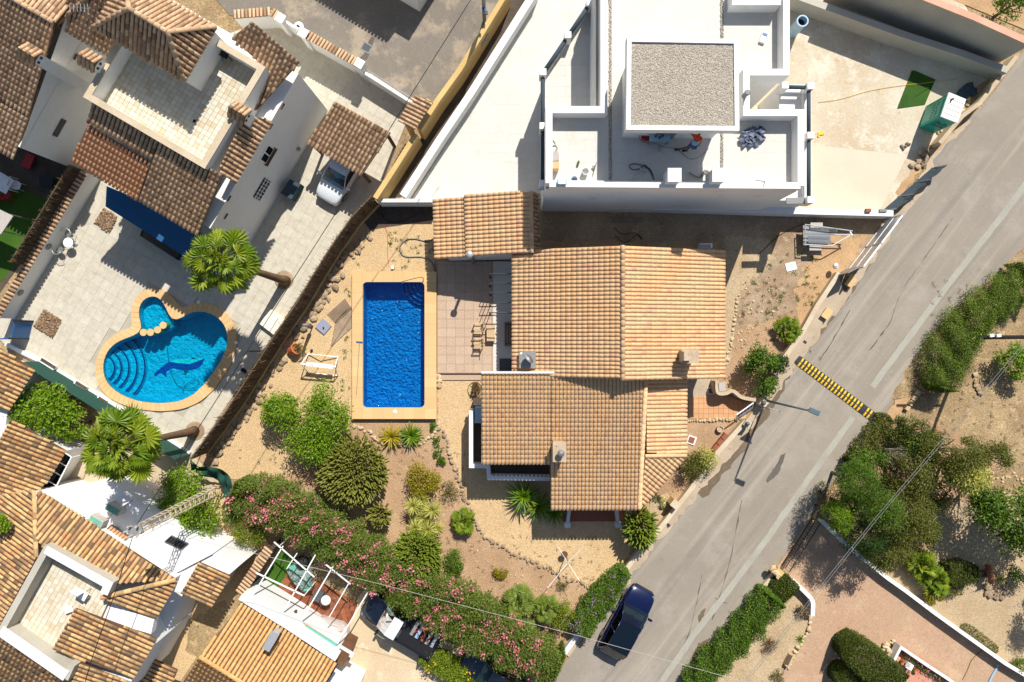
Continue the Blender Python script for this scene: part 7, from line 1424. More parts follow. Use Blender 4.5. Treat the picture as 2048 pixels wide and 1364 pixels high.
# trees and shrubs of the garden
plant('lemon_tree', 'round bright green citrus tree left of the sprawling tree', 'tree', 562, 826, 0, 47, 2.6, 'leaf_bright', 3400, .15, .5, 34)
plant('sprawling_tree', 'sprawling bright green tree below the white swing frame', 'tree', 650, 830, 0, 58, 2.9, 'leaf_bright', 4600, .15, .48, 36, rp2=70)
plant('sprawling_tree', 'lower leafy tree touching the large cactus shrub', 'tree', 622, 885, 0, 54, 2.6, 'leaf_bright', 3800, .15, .48, 32, rp2=52)
cactus('large_cactus', 'large olive spurge-like cactus with many stubby stems, biggest in the garden', 707, 940, 74, 2.4, 2800, L=.3, r=.05); cactus('dark_cactus', 'large dense cactus overlapping the oleander hedge', 836, 1112, 52, 2.4, 1700, 'cactus_green', L=.36, r=.055, ry=58); cactus('small_cactus', 'small cactus casting a fringed shadow below the largest cactus', 762, 1027, 26, 1.4, 170, L=.4, r=.05)
cactus('roadside_cactus', 'upright cactus at the house corner beside the roadside wall', 1278, 1052, 36, 2.2, 420, 'cactus_green', L=.5, r=.06, ry=44); 
def agave(name, label, px, py, L, nb, mat, w=.1, z0=0., stem=.3, group=None):
    c = W(px, py, z0 + stem); t = thing(name, label, 'plant', (c.x, c.y, z0), group); rosette('rosette', t, c, nb, L, w, mat, .25); MB().tube([(c.x, c.y, z0), c], .1, 7).build('stem', 'trunk', t, smooth=True); return t
agave('cycad', 'yellowing cycad, left of the pair below the pool', 783, 874, .82, 60, 'leaf_agave_yellow', .07); agave('cycad', 'green cycad, right of the pair below the pool', 822, 871, .86, 66, 'leaf_cycad', .07)
agave('cycad', 'large green cycad in front of the shaded veranda', 1047, 993, 1.15, 64, 'leaf_cycad', .06, stem=.7); agave('cycad', 'half shaded cycad beside the porch pillar', 1078, 1012, 1.0, 50, 'leaf_cycad', .06, stem=.4); agave('cycad', 'dark cycad in the porch shade', 1108, 1024, .9, 46, 'leaf_cycad', .06, stem=.3)
t = thing('yucca_clump', 'clump of pale green spiky yuccas between two cacti', 'yucca', W(840, 1035, 0))
for i, (x, y, h_, L_) in enumerate(((826, 1012, 1.2, .62), (843, 1000, .9, .55), (865, 1020, 1.3, .66), (830, 1056, 1.1, .6), (855, 1060, 1.2, .64), (874, 1057, .9, .5), (846, 1035, .8, .55))): c = W(x, y, h_); rosette('head', t, c, 64, L_ * 1.1, .05, 'leaf_yucca', .25, -15); MB().tube([W(843, 1036, 0), c], .06, 6).build('stem', 'trunk', t, smooth=True)
plant('yellow_shrub', 'yellow-green flowering shrub in the middle of the soil bed', 'shrub', 846, 961, 0, 42, 1.5, 'leaf_yellow', 2600, .12, .5, 30)
plant('dry_shrub', 'dry brownish shrub right of the yellow shrub', 'shrub', 898, 985, 0, 26, .7, 'leaf_grey', 420, .13, .3, 14, flowers=None)
plant('green_groundcover', 'green creeping plant patch beside the stone edging', 'ground cover', 880, 905, 0, 15, .35, 'leaf_mid', 700, .1, .6, 14, rp2=38, ang=R(12), trunk=None); plant('green_groundcover', 'small green tuft at the patio step edge near stones', 'ground cover', 868, 855, 0, 10, .3, 'leaf_mid', 200, .1, .6, 6, trunk=None)
fan_palm('young_palm', 'young green fan palm beside the curved stone edging', 925, 1046, 927, 1042, .5, 36, .6, mat='leaf_palm', tr=.1, emin=0, fan=.6)
plant('round_bush', 'round clipped green bush near the dense cactus', 'bush', 908, 1122, 0, 25, 1.2, 'leaf_mid', 2600, .08, .6, 40, rc=.3, rp2=29); plant('low_bush', 'low yellow-green bush alone on the lower soil bed', 'bush', 1002, 1146, 0, 17, .5, 'leaf_yellow', 900, .08, .6, 16, rp2=13)
fan_palm('dwarf_fan_palm', 'dwarf blue-green fan palm above the oleander hedge end', 1042, 1207, 1038, 1204, .9, 48, .74, 'leaf_palm_blue', fan=.62, tr=.12, emin=-20); fan_palm('dwarf_fan_palm', 'blue-green dwarf fan palm growing out of the oleander hedge', 1048, 1270, 1044, 1266, 1.0, 48, .7, 'leaf_palm_blue', fan=.62, tr=.12, emin=-20); fan_palm('dwarf_fan_palm', 'blue-green dwarf fan palm beside the lime shrub', 1095, 1222, 1092, 1218, 1.0, 44, .66, 'leaf_palm_blue', fan=.62, tr=.12, emin=-20)
plant('lime_shrub', 'lime green shrub between dwarf palm and violet hedge', 'shrub', 1126, 1230, 0, 27, 1.6, 'leaf_lime', 2000, .1, .5, 24, rp2=36)
hedge('flowering_hedge', 'dense green hedge with violet flowers along the pavement', [(1248, 1146), (1216, 1184), (1190, 1218), (1160, 1262)], 0, 1.4, [30, 50, 56, 50], 'leaf_mid', 1300, .1, .55, flowers=('petal_violet', 260, .09, 30), seed=2)
# oleander hedge
hedge('oleander_hedge', 'long oleander hedge with pink flowers between garden and drive', [(470, 985), (520, 1005), (590, 1040), (680, 1090), (760, 1140), (850, 1190), (930, 1240), (1010, 1290), (1110, 1340)], 0, 2.6, [50, 88, 104, 100, 92, 96, 100, 96, 80], 'leaf_oleander', 1000, .17, .28, flowers=('petal', 7500, .1, 400), boxy=.4, lump=.3, seed=5)
plant('lime_citrus', 'lime green citrus bush at the left end of the oleander hedge', 'bush', 500, 1060, 0, 38, 1.8, 'leaf_lime', 1900, .12, .5, 24); plant('lime_citrus', 'dark green bush between lattice mast and oleander hedge', 'bush', 465, 1025, 0, 30, 1.6, 'leaf_mid', 1400, .12, .5, 20)
plant('orange_tree', 'bright citrus tree behind the lattice mast', 'tree', 368, 985, 0, 58, 2.8, 'leaf_bright', 4200, .14, .55, 36, rp2=62); plant('orange_tree', 'citrus tree under the lattice mast base', 'tree', 398, 1032, 0, 52, 2.6, 'leaf_bright', 3800, .14, .55, 34, rp2=54)
plant('dense_orange_tree', 'dense bright green tree against the green mesh fence', 'tree', 92, 820, 0, 72, 3.6, 'leaf_bright', 5000, .17, .5, 40, rp2=62); plant('dense_orange_tree', 'smaller dense tree right of the mesh fence tree', 'tree', 150, 850, 0, 34, 2.8, 'leaf_bright', 1500, .16, .5, 18)
plant('edge_shrub', 'bit of green shrub at the left picture edge', 'shrub', 0, 1050, 0, 22, 6.3, 'leaf_bright', 700, .16, .5, 14, trunk='trunk', crown_z=5.9)
hedge('lime_drive_hedge', 'lime yellow hedge beside the pale drive', [(848, 1312), (880, 1330), (920, 1352), (990, 1395)], 0, 1.0, [34, 44, 46, 46], 'leaf_lime', 1100, .11, .6, flowers=('petal_yellow', 120, .12, 14), seed=7)
# right-hand side of the house
plant('roadside_tree', 'dark green bushy tree between house path and road', 'tree', 1520, 725, 0, 38, 2.4, 'leaf_mid', 2600, .14, .55, 24); plant('roadside_tree', 'glossy green bush closest to the speed bump', 'bush', 1558, 728, 0, 24, 1.6, 'leaf_dark', 1300, .12, .55, 16); plant('roadside_tree', 'lower green bush above the garden gate', 'bush', 1528, 770, 0, 28, 1.6, 'leaf_mid', 1500, .12, .55, 18)
fan_palm('yard_palm', 'small yellow-green palm near the roadside wall', 1572, 665, 1574, 659, .5, 38, .6, 'leaf_palm', tr=.1, emin=0, fan=.6)
plant('mixed_shrub', 'mottled grey-green shrub at the hip roof corner', 'shrub', 1390, 930, 0, 34, 1.7, 'leaf_olive', 2200, .1, .45, 24, rp2=38); plant('mixed_shrub', 'pale green shrub against the roadside wall', 'shrub', 1412, 920, 0, 26, 1.5, 'leaf_yucca', 1500, .1, .45, 20, rp2=30)
plant('shade_ivy', 'dark green plants in the shade at the hip roof corner', 'plant', 1310, 990, 0, 14, .4, 'leaf_dark', 300, .12, .4, 8, trunk=None)
for x, y, lb in ((1324, 998, 'upper'), (1324, 1010, 'lower')):
    t = thing('barrel_cactus', 'golden round barrel cactus, %s of two by the roadside wall' % lb, 'cactus', W(x, y, 0), 'barrel cacti'); V_ = MB()
    prof = [(.05, 0), (.17, .05), (.2, .16), (.15, .27), (.03, .31)]; V_.lathe(W(x, y, 0), prof, 20).build('body', 'leaf_yellow', t)
    n = 80; d = rnd_dirs(n); d[:, 2] = np.abs(d[:, 2]); scatter('spines', BX, BXF, frames(d, rnd_dirs(n), np.tile([.07, .004, .004], (n, 1))), d * np.array([.18, .18, .15]) + np.array(W(x, y, .15)), 'cream_plastic', t)
ground('cactus_bed', rough_line([(1300, 1000), (1335, 985), (1345, 1010), (1325, 1035), (1305, 1050), (1296, 1025)], 6, 2, True, 2), .034, 'pale_gravel')
# terracotta path, well cover, pot, gate
tp = ground('terracotta_path_bed', [(1376, 794), (1440, 788), (1500, 806), (1490, 838), (1376, 838)], .04, 'rock_pale'); floor_tiles(tp, [tuple(W(x, y, 0).xy) for x, y in [(1377, 795), (1440, 789), (1498, 807), (1488, 836), (1377, 837)]], .06, 0, .31, .31, .014, 'floor_terracotta', cap=150, name='path_tile')
t = thing('curved_garden_wall', 'low curved rendered wall above the terracotta path', 'wall', W(1465, 785, 0)); strip([Vector((p.x, p.y)) for p in curve_pts([W(1434, 762, 1.), W(1436, 785, 1.), W(1452, 787, 1.), W(1466, 782, 1.), W(1485, 795, 1.), W(1512, 800, 1.)])], 0, 1.0, .2).build('wall', 'block_wall', t); MB().box(W(1444, 773, 1.02), .4, .5, .08, .1).build('slab', 'tarp_grey', t)
t = thing('stone_slab_edging', 'uneven stone edging below the terracotta path', 'edging', W(1430, 840, 0)); stones(t, [(1376, 841), (1420, 840), (1465, 838), (1490, 834)], .13, 'rock_pale', .05, rows=1, jitter=.2, gap=.9)
t = thing('garden_gate', 'white garden gate with five dark panes at the terracotta path', 'gate', W(1492, 828, 0)); a = W(1475, 834, .9).xy; b = W(1506, 812, .9).xy; d = (b - a).normalized(); n_ = Vector((-d.y, d.x)); 
Mx = Matrix(((d.x, n_.x * .45, n_.x * -.89), (d.y, n_.y * .45, n_.y * -.89), (0, .89, .45))); c3 = Vector((*((a + b) / 2), .8)); gp_ = MB().box(c3, (b - a).length * 1.1, 1.15, .06, M=Mx).build('panel', 'white_plastic', t)
for k in range(5): q = c3 + Mx @ Vector((-.46 + .23 * k, .28, .04)); MB().box(q, .16, .38, .02, M=Mx).build('pane', 'black', gp_)
for x, y, lb in ((1523, 805, 'beside the street lamp'), (1491, 846, 'below the white gate')):
    t = thing('wall_bollard', 'round blue-grey bollard lamp ' + lb, 'bollard lamp', W(x, y, .5), 'bollard lamps'); MB().lathe(W(x, y, .55), [(.06, 0), (.06, .25), (.13, .28), (.13, .42), (.03, .5)], 14).build('lamp', 'lamp_grey', t, smooth=True); MB().box(W(x, y, .4), .4, .4, .8, R(-35)).build('pier', 'stone_wall_cap', t)
t = thing('clay_planter', 'round clay planter ring on the soil below the terracotta path', 'planter', W(1438, 857, 0)); MB().lathe(W(1438, 857, 0), [(.19, 0), (.21, .28), (.17, .28), (.15, .2), (.02, .18)], 18).build('pot', 'chimney_render', t)
for x, y, lb, sz in ((1422, 782, 'at the head of the terracotta path', .34), (1383, 880, 'in soil beside the lean-to roof', .42)):
    t = thing('inspection_cover', 'square framed inspection cover ' + lb, 'manhole', W(x, y, .03), 'inspection covers'); MB().box(W(x, y, .05), sz + .12, sz + .12, .05, R(-20 if x < 1400 else 0)).build('frame', 'white_wall', t); MB().box(W(x, y, .085), sz - .06, sz - .06, .02, R(-20 if x < 1400 else 0)).build('cover', 'rust', t)
t = thing('brick_trough', 'row of reddish planter blocks inside the roadside wall', 'planter', W(1438, 882, 0)); 
for k in range(3): MB().box(W(1448 - 9 * k, 872 + 11 * k, .15), .24, .4, .3, R(-36)).build('block', 'rust', t)
# mailbox block at the lower wall
t = thing('utility_box', 'small pale stone utility pillar on the roadside wall', 'utility pillar', W(1347, 1010, 0)); p = W(1350, 1008, 1.0); MB().box((p.x, p.y, .5), .42, .42, 1.0, R(-38)).build('pillar', 'yellow_wall', t); MB().box((p.x, p.y, 1.03), .48, .48, .06, R(-38)).build('cap', 'stone_wall_cap', t)
# rotary clothes dryer
t = thing('clothes_dryer', 'bare X-shaped rotary clothes dryer over the gravel', 'clothes dryer', W(1128, 1150, 0)); hub = W(1136, 1126, 1.75); MB().tube([(hub.x, hub.y, 0), hub], .03, 8).build('pole', 'dark_grey', t); 
for x, y in ((1165, 1094), (1095, 1176), (1116, 1094), (1160, 1163)): MB().tube([hub - Vector((0, 0, .05)), W(x, y, 2.0)], .016, 6).build('arm', 'white_paint', t)
t = thing('round_grill_plate', 'round brown disc table top near the clothes dryer', 'disc table', W(1129, 1109, 0)); p = W(1129, 1109, .6); MB().lathe((p.x, p.y, .56), [(.2, 0), (.21, .02), (.2, .04)], 18).build('disc', 'brown_wood', t); MB().tube([(p.x, p.y, 0), (p.x, p.y, .57)], .03, 6).build('stand', 'black_metal', t)
plant('twiggy_shrub', 'thin grey twiggy shrub below the clothes dryer', 'shrub', 1126, 1172, 0, 13, .5, 'leaf_grey', 160, .14, .18, 8)
# stone edging
t = thing('stone_border', 'curved dry stone edging between gravel drive and soil bed', 'stone border', W(940, 1030, 0)); stones(t, [(876, 848), (893, 880), (900, 905), (912, 940), (926, 972), (932, 1000), (940, 1022), (955, 1052), (975, 1076), (1000, 1092), (1030, 1106), (1060, 1118), (1095, 1135), (1120, 1152), (1145, 1158), (1172, 1168), (1195, 1178)], .15, 'rock', .05, jitter=.5)
t = thing('stone_border', 'stone edging curving round the cycad pair under the pool', 'stone border', W(800, 890, 0)); stones(t, [(710, 850), (740, 865), (760, 885), (800, 892), (840, 886), (866, 872), (874, 850)], .14, 'rock_pale', .05, jitter=.3)
t = thing('stone_border', 'line of stones along the soil strip right of the house', 'stone border', W(1465, 680, 0)); stones(t, [(1476, 590), (1470, 640), (1462, 690), (1452, 735)], .12, 'rock_pale', .04, jitter=.3, gap=1.2)
t = thing('stone_border', 'small stones at the corner of the patio step', 'stone border', W(877, 770, 0)); stones(t, [(876, 752), (880, 775)], .16, 'rock_pale', .05, rows=2)
t = thing('dry_basket', 'dried grass clump in a wire ring beside the wing roof', 'dry plant', W(950, 778, 0)); pos, out = clump_points((.3, .3, .25), 300, 10, .16); leaves_at('dry_leaves', pos + np.array(W(950, 778, .25)), out, .2, .2, 'dead_leaf', t); MB().tube([W(950, 780, .08) + Vector((.45 * math.cos(R(a)), .5 * math.sin(R(a)), 0)) for a in range(0, 361, 24)], .015, 5).build('ring', 'black_metal', t)
# trailer with slatted ramps
t = thing('utility_trailer', 'grey flat trailer with raised slatted ramps in the back yard', 'trailer', W(1640, 475, 0)); zt_ = .9
MB().prism([tuple(W(x, y, zt_).xy) for x, y in [(1610, 449), (1663, 458), (1661, 489), (1611, 489)]], .55, .62, bottom=True).build('bed', 'grey_metal', t)
for a, b in (((1610, 449), (1705, 462)), ((1611, 489), (1663, 492)), ((1610, 449), (1611, 491)), ((1663, 492), (1700, 471)), ((1612, 468), (1703, 470))): MB().tube([W(*a, zt_), W(*b, zt_)], .035, 6).build('rail', 'pale_metal', t)
for (x0, y0, x1, y1, zz) in ((1620, 455, 1672, 468, 1.3), (1616, 471, 1660, 486, 1.0)):
    n = 22
    for k in range(n): x = x0 + (x1 - x0) * k / (n - 1); MB().beam(W(x, y0 + .06 * k, zz), W(x + 2, y1 - (6 if y0 < 460 else 0) + .1 * k, zz - .25), .035, .03).build('ramp_slat', 'pale_metal', t)
for x, y in ((1630, 494), (1632, 448)): MB().lathe(W(x, y, .35), [(.12, -.08), (.28, -.07), (.28, .07), (.12, .08)], 16, M=Matrix.Rotation(R(90), 3, 'X')).build('wheel', 'rubber', t); MB().box(W(x + 1, y + 2, .72), .75, .3, .04).build('mudguard', 'tarp_grey', t)
MB().tube([W(1700, 463, zt_), W(1704, 471, zt_)], .05, 8).build('hitch', 'white_paint', t)
t = thing('white_notice_board', 'white sheet with blue print lying on the ground', 'sheet', W(1582, 533, .03)); MB().box(W(1582, 533, .05), .65, .5, .03, R(14)).build('sheet', 'white_plastic', t); m = MB()
for k in range(3): m.box(W(1582, 529 + 4 * k, .068), .5, .05, .006, R(14))
m.build('print', 'blue_pale', t)
t = thing('white_ac_box', 'white rectangular unit on the ground behind the ridge roof', 'box', W(1410, 492, .02)); MB().box(W(1410, 492, .25), .8, .28, .45).build('casing', 'white_plastic', t); MB().box(W(1410, 492, .49), .7, .2, .02).build('lid', 'tarp_grey', t)
hose('black_yard_hose', 'black hose looping in the dark back yard', [(1230, 470), (1250, 485), (1275, 470), (1284, 480), (1270, 466), (1245, 468), (1228, 455)], .05, .02, 'black'); hose('yard_cable', 'thin cable across the shaded back yard towards the trailer', [(1606, 447), (1560, 470), (1530, 497), (1516, 510)], .05, .02, 'black', 'cable')
t = thing('leaning_ladder', 'grey ladder lying along the white wall in shade', 'ladder', W(1250, 438, .02)); 
for dy in (-3, 5): MB().tube([W(1212, 438 + dy, .1), W(1288, 440 + dy, .1)], .02, 5).build('rail', 'mid_grey', t)
for k in range(9): MB().tube([W(1216 + 8.6 * k, 435, .1), W(1216 + 8.6 * k, 444, .1)], .016, 5).build('rung', 'mid_grey', t)
def grass_tufts(name, n, boxes, mat, s):
    P = []
    for (x0, y0, x1, y1, k) in boxes:
        for _ in range(k): c = W(random.uniform(x0, x1), random.uniform(y0, y1), .03); P += [(c.x + random.gauss(0, .06), c.y + random.gauss(0, .06), .03) for _ in range(n)]
    P = np.array(P); out = rnd_dirs(len(P)) * .7 + np.array([0, 0, .6]); return tag(leaves_at(name, P, out, s, .3, mat, None), 'small green weeds sprouting from gravel and dirt' if 'leaf_mid' == mat else 'dry straw and twigs scattered over bare soil', 'weeds', kind='stuff')
grass_tufts('weeds', 22, [(1530, 500, 1640, 640, 42), (1470, 560, 1560, 700, 20), (775, 460, 865, 540, 26), (680, 700, 704, 840, 8), (700, 470, 730, 530, 5), (690, 570, 704, 680, 6)], 'leaf_mid', .09)
grass_tufts('straw', 16, [(890, 1060, 1200, 1260, 120), (780, 900, 930, 1060, 60), (1480, 560, 1640, 720, 70), (1860, 560, 2048, 960, 160), (1800, 850, 1900, 900, 40), (470, 880, 620, 950, 12)], 'dead_leaf', .075)
t = thing('rock_scatter', 'scattered pale rocks on the dirt yard right of the house', 'rocks', W(1520, 580, 0)); stones(t, [(1490, 570), (1530, 560), (1560, 600), (1520, 630), (1500, 600), (1480, 700), (1500, 650)], .07, 'rock_pale', .02, jitter=3.5, gap=2.2)
t = thing('rock_scatter', 'scattered small stones on the lower soil bed', 'rocks', W(990, 1170, 0)); stones(t, [(940, 1090), (980, 1130), (1040, 1160), (1100, 1190), (960, 1180)], .06, 'rock_pale', .02, jitter=4, gap=3)
# ================================================================== east side of the road
hedge('bright_shrub_row', 'bright green flowering shrub mass along the east road verge', [(1890, 775), (1905, 722), (1935, 665), (1985, 612), (2060, 560)], 0, 1.9, [50, 92, 100, 92, 90], 'leaf_fine', 1500, .1, .3, flowers=('leaf_yucca', 900, .05, 400), boxy=.15, lump=.32, seed=9, cat='shrubs')
plant('bright_tree', 'bright green low tree by the utility pole', 'tree', 2020, 715, 0, 34, 1.9, 'leaf_bright', 1900, .13, .5, 22); plant('bright_tree', 'bright green tree cut by the right edge below the pole', 'tree', 2046, 745, 0, 26, 1.7, 'leaf_bright', 1200, .13, .5, 16)
plant('twig_bush', 'dark dry twig bush at the verge above the speed bump', 'bush', 1868, 742, 0, 24, .9, 'leaf_grey', 360, .2, .12, 14, rp2=52, ang=R(-25)); plant('twig_bush', 'dark dry twig bush at the foot of the bright shrubs', 'bush', 1898, 645, 0, 14, .7, 'leaf_grey', 200, .2, .12, 10); plant('twig_bush', 'dry purple-grey bush at the corner of the iron gate lot', 'bush', 1644, 985, 0, 18, .8, 'leaf_grey', 320, .18, .14, 12, rp2=24)
plant('conifer_shrub', 'dense olive conifer shrub beside the speed bump end', 'shrub', 1830, 862, 0, 46, 1.8, 'leaf_cypress', 3600, .12, .35, 36, rp2=30, ang=R(-25)); plant('conifer_shrub', 'second olive conifer shrub lower and to the left', 'shrub', 1792, 872, 0, 26, 1.5, 'leaf_cypress', 1700, .12, .35, 20)
hedge('ivy_hedge', 'dull olive hedge running along the eastern kerb', [(1776, 838), (1745, 880), (1712, 925)], 0, 1.2, [30, 36, 40], 'leaf_olive', 1100, .09, .6, seed=12)
t = thing('dead_branches', 'bare grey dead branches in the thicket', 'dead bush', W(1785, 905, 0)); m = MB(); r_ = random.Random(4)
for k in range(46): a = W(1780 + r_.uniform(-18, 10), 905 + r_.uniform(-10, 10), .6); b = a + Vector((r_.uniform(.2, 1.6), r_.uniform(-1.0, .3), r_.uniform(.2, .9))); mid = a.lerp(b, .5) + Vector((0, 0, .2)); m.tube([a, mid, b], [.025, .018, .008], 5)
m.build('branches', 'grey_twig', t, smooth=True)
def airy(name, label, px, py, r, h, mat, n, leaf=.13, ang=0, rp2=None, width=.35, clumps=22): return plant(name, label, 'tree', px, py, 0, r * 1.1, h * 1.3, mat, int(n * 2), leaf * 1.05, width, clumps + 10, rp2=rp2, ang=ang)
airy('olive_tree', 'airy grey-green olive tree in the upper thicket', 1900, 905, 66, 3.6, 'leaf_olive', 3400, rp2=50); airy('olive_tree', 'pale yellow-green leafy tree in the thicket centre', 1925, 945, 42, 3.0, 'leaf_yucca', 2000, width=.5); airy('olive_tree', 'airy olive tree touching the dead branches', 1815, 950, 48, 3.2, 'leaf_olive', 2200); airy('olive_tree', 'sparse olive tree above the white wall bend', 1800, 1030, 62, 4.0, 'leaf_olive', 3000, rp2=66); airy('olive_tree', 'sparse olive branches hanging over the white lot wall', 1760, 1110, 50, 3.4, 'leaf_olive', 1500, rp2=36); airy('olive_tree', 'dull olive tree at the dry slope edge', 1985, 915, 34, 2.4, 'leaf_olive', 1400)
airy('pine_tree', 'feathery dark green pine at the roadside corner of the lot', 1712, 965, 48, 4.2, 'leaf_mid', 3400, .15, width=.16, clumps=28); airy('pine_tree', 'bright feathery pine branch over the shaded gate', 1668, 1030, 30, 3.4, 'leaf_bright', 1700, .16, width=.16); airy('pine_tree', 'dark pine filling the middle of the thicket', 1745, 1015, 46, 4.4, 'leaf_mid', 3000, .15, width=.18, clumps=26); airy('pine_tree', 'dark shaded pine low in the thicket above the lot wall', 1720, 1070, 42, 3.8, 'leaf_dark', 2400, .15, width=.2)
plant('big_tree', 'large dense green tree at the right edge casting a deep shadow', 'tree', 2030, 1035, 0, 108, 4.8, 'leaf_mid', 11000, .17, .5, 64, rp2=72, ang=R(-35)); plant('big_tree', 'olive-toned upper part tree next to the large dense tree', 'tree', 1965, 985, 0, 44, 3.4, 'leaf_olive', 2600, .14, .4, 26)
plant('garden_palm_bush', 'dark tree shrubs at the right edge above the driveway', 'shrub', 2040, 1155, 0, 32, 1.6, 'leaf_dark', 1500, .12, .4, 18)
fan_palm('lot_palm', 'blue-green fan palm, upper of two beside the clipped hedge', 1842, 1130, 1842, 1127, .7, 46, .74, 'leaf_palm', fan=.62, tr=.12, emin=-5); fan_palm('lot_palm', 'fan palm, lower of two in front of the clipped hedge', 1870, 1162, 1872, 1160, .7, 46, .72, 'leaf_palm', fan=.62, tr=.12, emin=-5)
hedge('clipped_dome_hedge', 'clipped dark green dome hedge right of the fan palms', [(1900, 1150), (1925, 1148), (1952, 1148)], 0, 1.1, [44, 50, 36], 'leaf_cypress', 2200, .07, .6, boxy=.6, lump=.08, seed=3)
plant('golden_bush', 'yellow green bush below the fan palms at the wall', 'bush', 1868, 1192, 0, 22, 1.0, 'leaf_yellow', 1300, .09, .6, 16); plant('grey_shrub', 'grey-green grassy shrub right of the yellow bush', 'shrub', 1905, 1180, 0, 26, .8, 'leaf_olive', 800, .12, .3, 16, rp2=16)
hedge('wall_shrubs', 'low dry shrubs along the inside of the long white wall', [(1935, 1258), (1960, 1278), (1990, 1300)], 0, .4, [20, 24, 20], 'leaf_olive', 700, .09, .4, seed=4, cat='shrubs'); plant('wall_bush', 'green bush at the far end of the long white wall', 'bush', 2040, 1330, 0, 18, .8, 'leaf_fine', 700, .1, .4, 12)
t = thing('rust_log_feature', 'rusty barrel-shaped log on a small wooden cradle', 'log', W(1980, 1150, 0)); MB().tube([W(1976, 1130, .75), W(1984, 1166, .75)], .17, 12).build('barrel', 'rust', t, smooth=True); MB().box(W(1968, 1142, .4), .5, .12, .12, 0).build('cradle', 'brown_wood', t); MB().box(W(1968, 1152, .4), .5, .12, .12, 0).build('cradle', 'brown_wood', t); MB().box(W(1975, 1147, .25), .12, .5, .5, 0).build('leg', 'brown_wood', t)
t = thing('rock_ring', 'ring of rocks around succulents below the rusty log', 'rock border', W(1990, 1180, 0)); stones(t, [(1970, 1172), (1982, 1188), (2000, 1192), (2015, 1180), (2012, 1164)], .18, 'rock', .05, rows=2, jitter=.5); agave('succulent', 'small pale agave inside the rock ring', 2000, 1158, .45, 24, 'leaf_yucca', .07, stem=.1)
t = thing('debris_slope', 'pale leaf and stone litter on the dry slope', 'stones', W(2010, 960, 0)); stones(t, [(1975, 950), (2010, 945), (2045, 960), (2040, 985), (2000, 975)], .09, 'rock_pale', .03, jitter=2.2, gap=1.3)
t = thing('field_stone_row', 'short row of stones on the dry field under the cables', 'stone border', W(1955, 770, 0)); stones(t, [(1950, 742), (1952, 770), (1960, 795)], .15, 'rock', .05, jitter=.3)
t = thing('verge_planks', 'broken concrete kerb pieces at the verge near the speed bump end', 'kerb pieces', W(1820, 805, 0)); 
for k in range(4): MB().beam(W(1812 + 7 * k, 820 - 10 * k, .15), W(1817 + 7 * k, 812 - 10 * k, .15), .25, .2).build('piece', 'rock_pale', t)
ground('thicket_litter', rough_line([(1650, 1030), (1680, 960), (1770, 860), (1860, 840), (1960, 880), (2000, 930), (1960, 1000), (1880, 1010), (1860, 1080), (1820, 1150), (1760, 1140)], 12, 6, True, 8), .0195, 'soil')
for x, y, r_, lb, mt in ((1770, 985, 44, 'under the dead branches', 'leaf_olive'), (1845, 905, 40, 'below the conifer shrubs', 'leaf_mid'), (1860, 985, 46, 'in the middle of the thicket', 'leaf_olive'), (1690, 1010, 30, 'behind the iron gate corner', 'leaf_dark'), (1790, 1085, 40, 'against the long white wall', 'leaf_olive'), (1735, 925, 34, 'beside the olive kerb hedge', 'leaf_mid'), (1840, 1060, 36, 'at the gravel edge left of the big shadow', 'leaf_olive')): plant('undergrowth', 'low tangled green undergrowth ' + lb, 'undergrowth', x, y, 0, r_ * 1.2, 1.8, mt, 2400, .14, .45, 30)
# walls, gate
wall_run('lot_wall', [(1644, 1042), (1690, 1086), (1725, 1116), (1775, 1156), (1812, 1182), (1870, 1226), (1920, 1262), (1965, 1294), (2010, 1326), (2070, 1362)], 0, .6, .17, 'white_wall', 'long white wall along the pink driveway', 'wall', cap=('white_render', .05, .06))
wall_run('entrance_wall', [(1580, 1156), (1600, 1174), (1622, 1196), (1626, 1206), (1625, 1232)], 0, .6, .2, 'white_wall', 'short bent white wall beside the gravel bed', 'wall', cap=('white_render', .04, .05))
t = thing('stone_gate_pier', 'rough ochre stone gate pier at the driveway entrance', 'pier', W(1553, 1142, 0)); MB().box(W(1553, 1142, .4), .5, .5, .8, R(-40)).build('core', 'yellow_wall', t); stones(t, [(1545, 1136), (1560, 1150)], .16, 'rock_pale', .75, rows=3, jitter=.6, gap=.7)
t = thing('iron_gate', 'black iron bar gate standing across the pink driveway', 'gate', W(1590, 1085, 0)); a, b = W(1622, 1036, .0).xy, W(1562, 1130, .0).xy; H2 = 1.3
for zz in (.12, .65, H2): MB().beam((*a, zz), (*b, zz), .04, .04).build('rail', 'black_metal', t)
n = 22
for k in range(n): q = a.lerp(b, k / (n - 1)); MB().tube([(*q, .1), (*q, H2 + .08)], .012 if k % 11 else .035, 5).build('bar', 'black_metal', t)
t = thing('letter_box', 'grey round letter box on the white entrance wall', 'letter box', W(1573, 1162, .6)); MB().lathe(W(1573, 1161, .6), [(.16, 0), (.16, .3), (.1, .36), (.02, .37)], 14).build('box', 'mid_grey', t); MB().box(W(1573, 1163, .98), .14, .06, .02).build('slot', 'black', t)
wall_run('kerb_low_wall', [(1552, 1146), (1530, 1172), (1508, 1200)], 0, .35, .25, 'stone_wall_cap', 'low stone kerb wall below the stone gate pier', 'wall'); t = thing('white_meter_box', 'white meter box beside the road hedge', 'meter box', W(1527, 1181, 0)); MB().box(W(1527, 1181, .45), .32, .26, .5, R(-40)).build('box', 'blue_pale', t); MB().box(W(1527, 1181, .72), .36, .3, .04, R(-40)).build('lid', 'white_plastic', t)
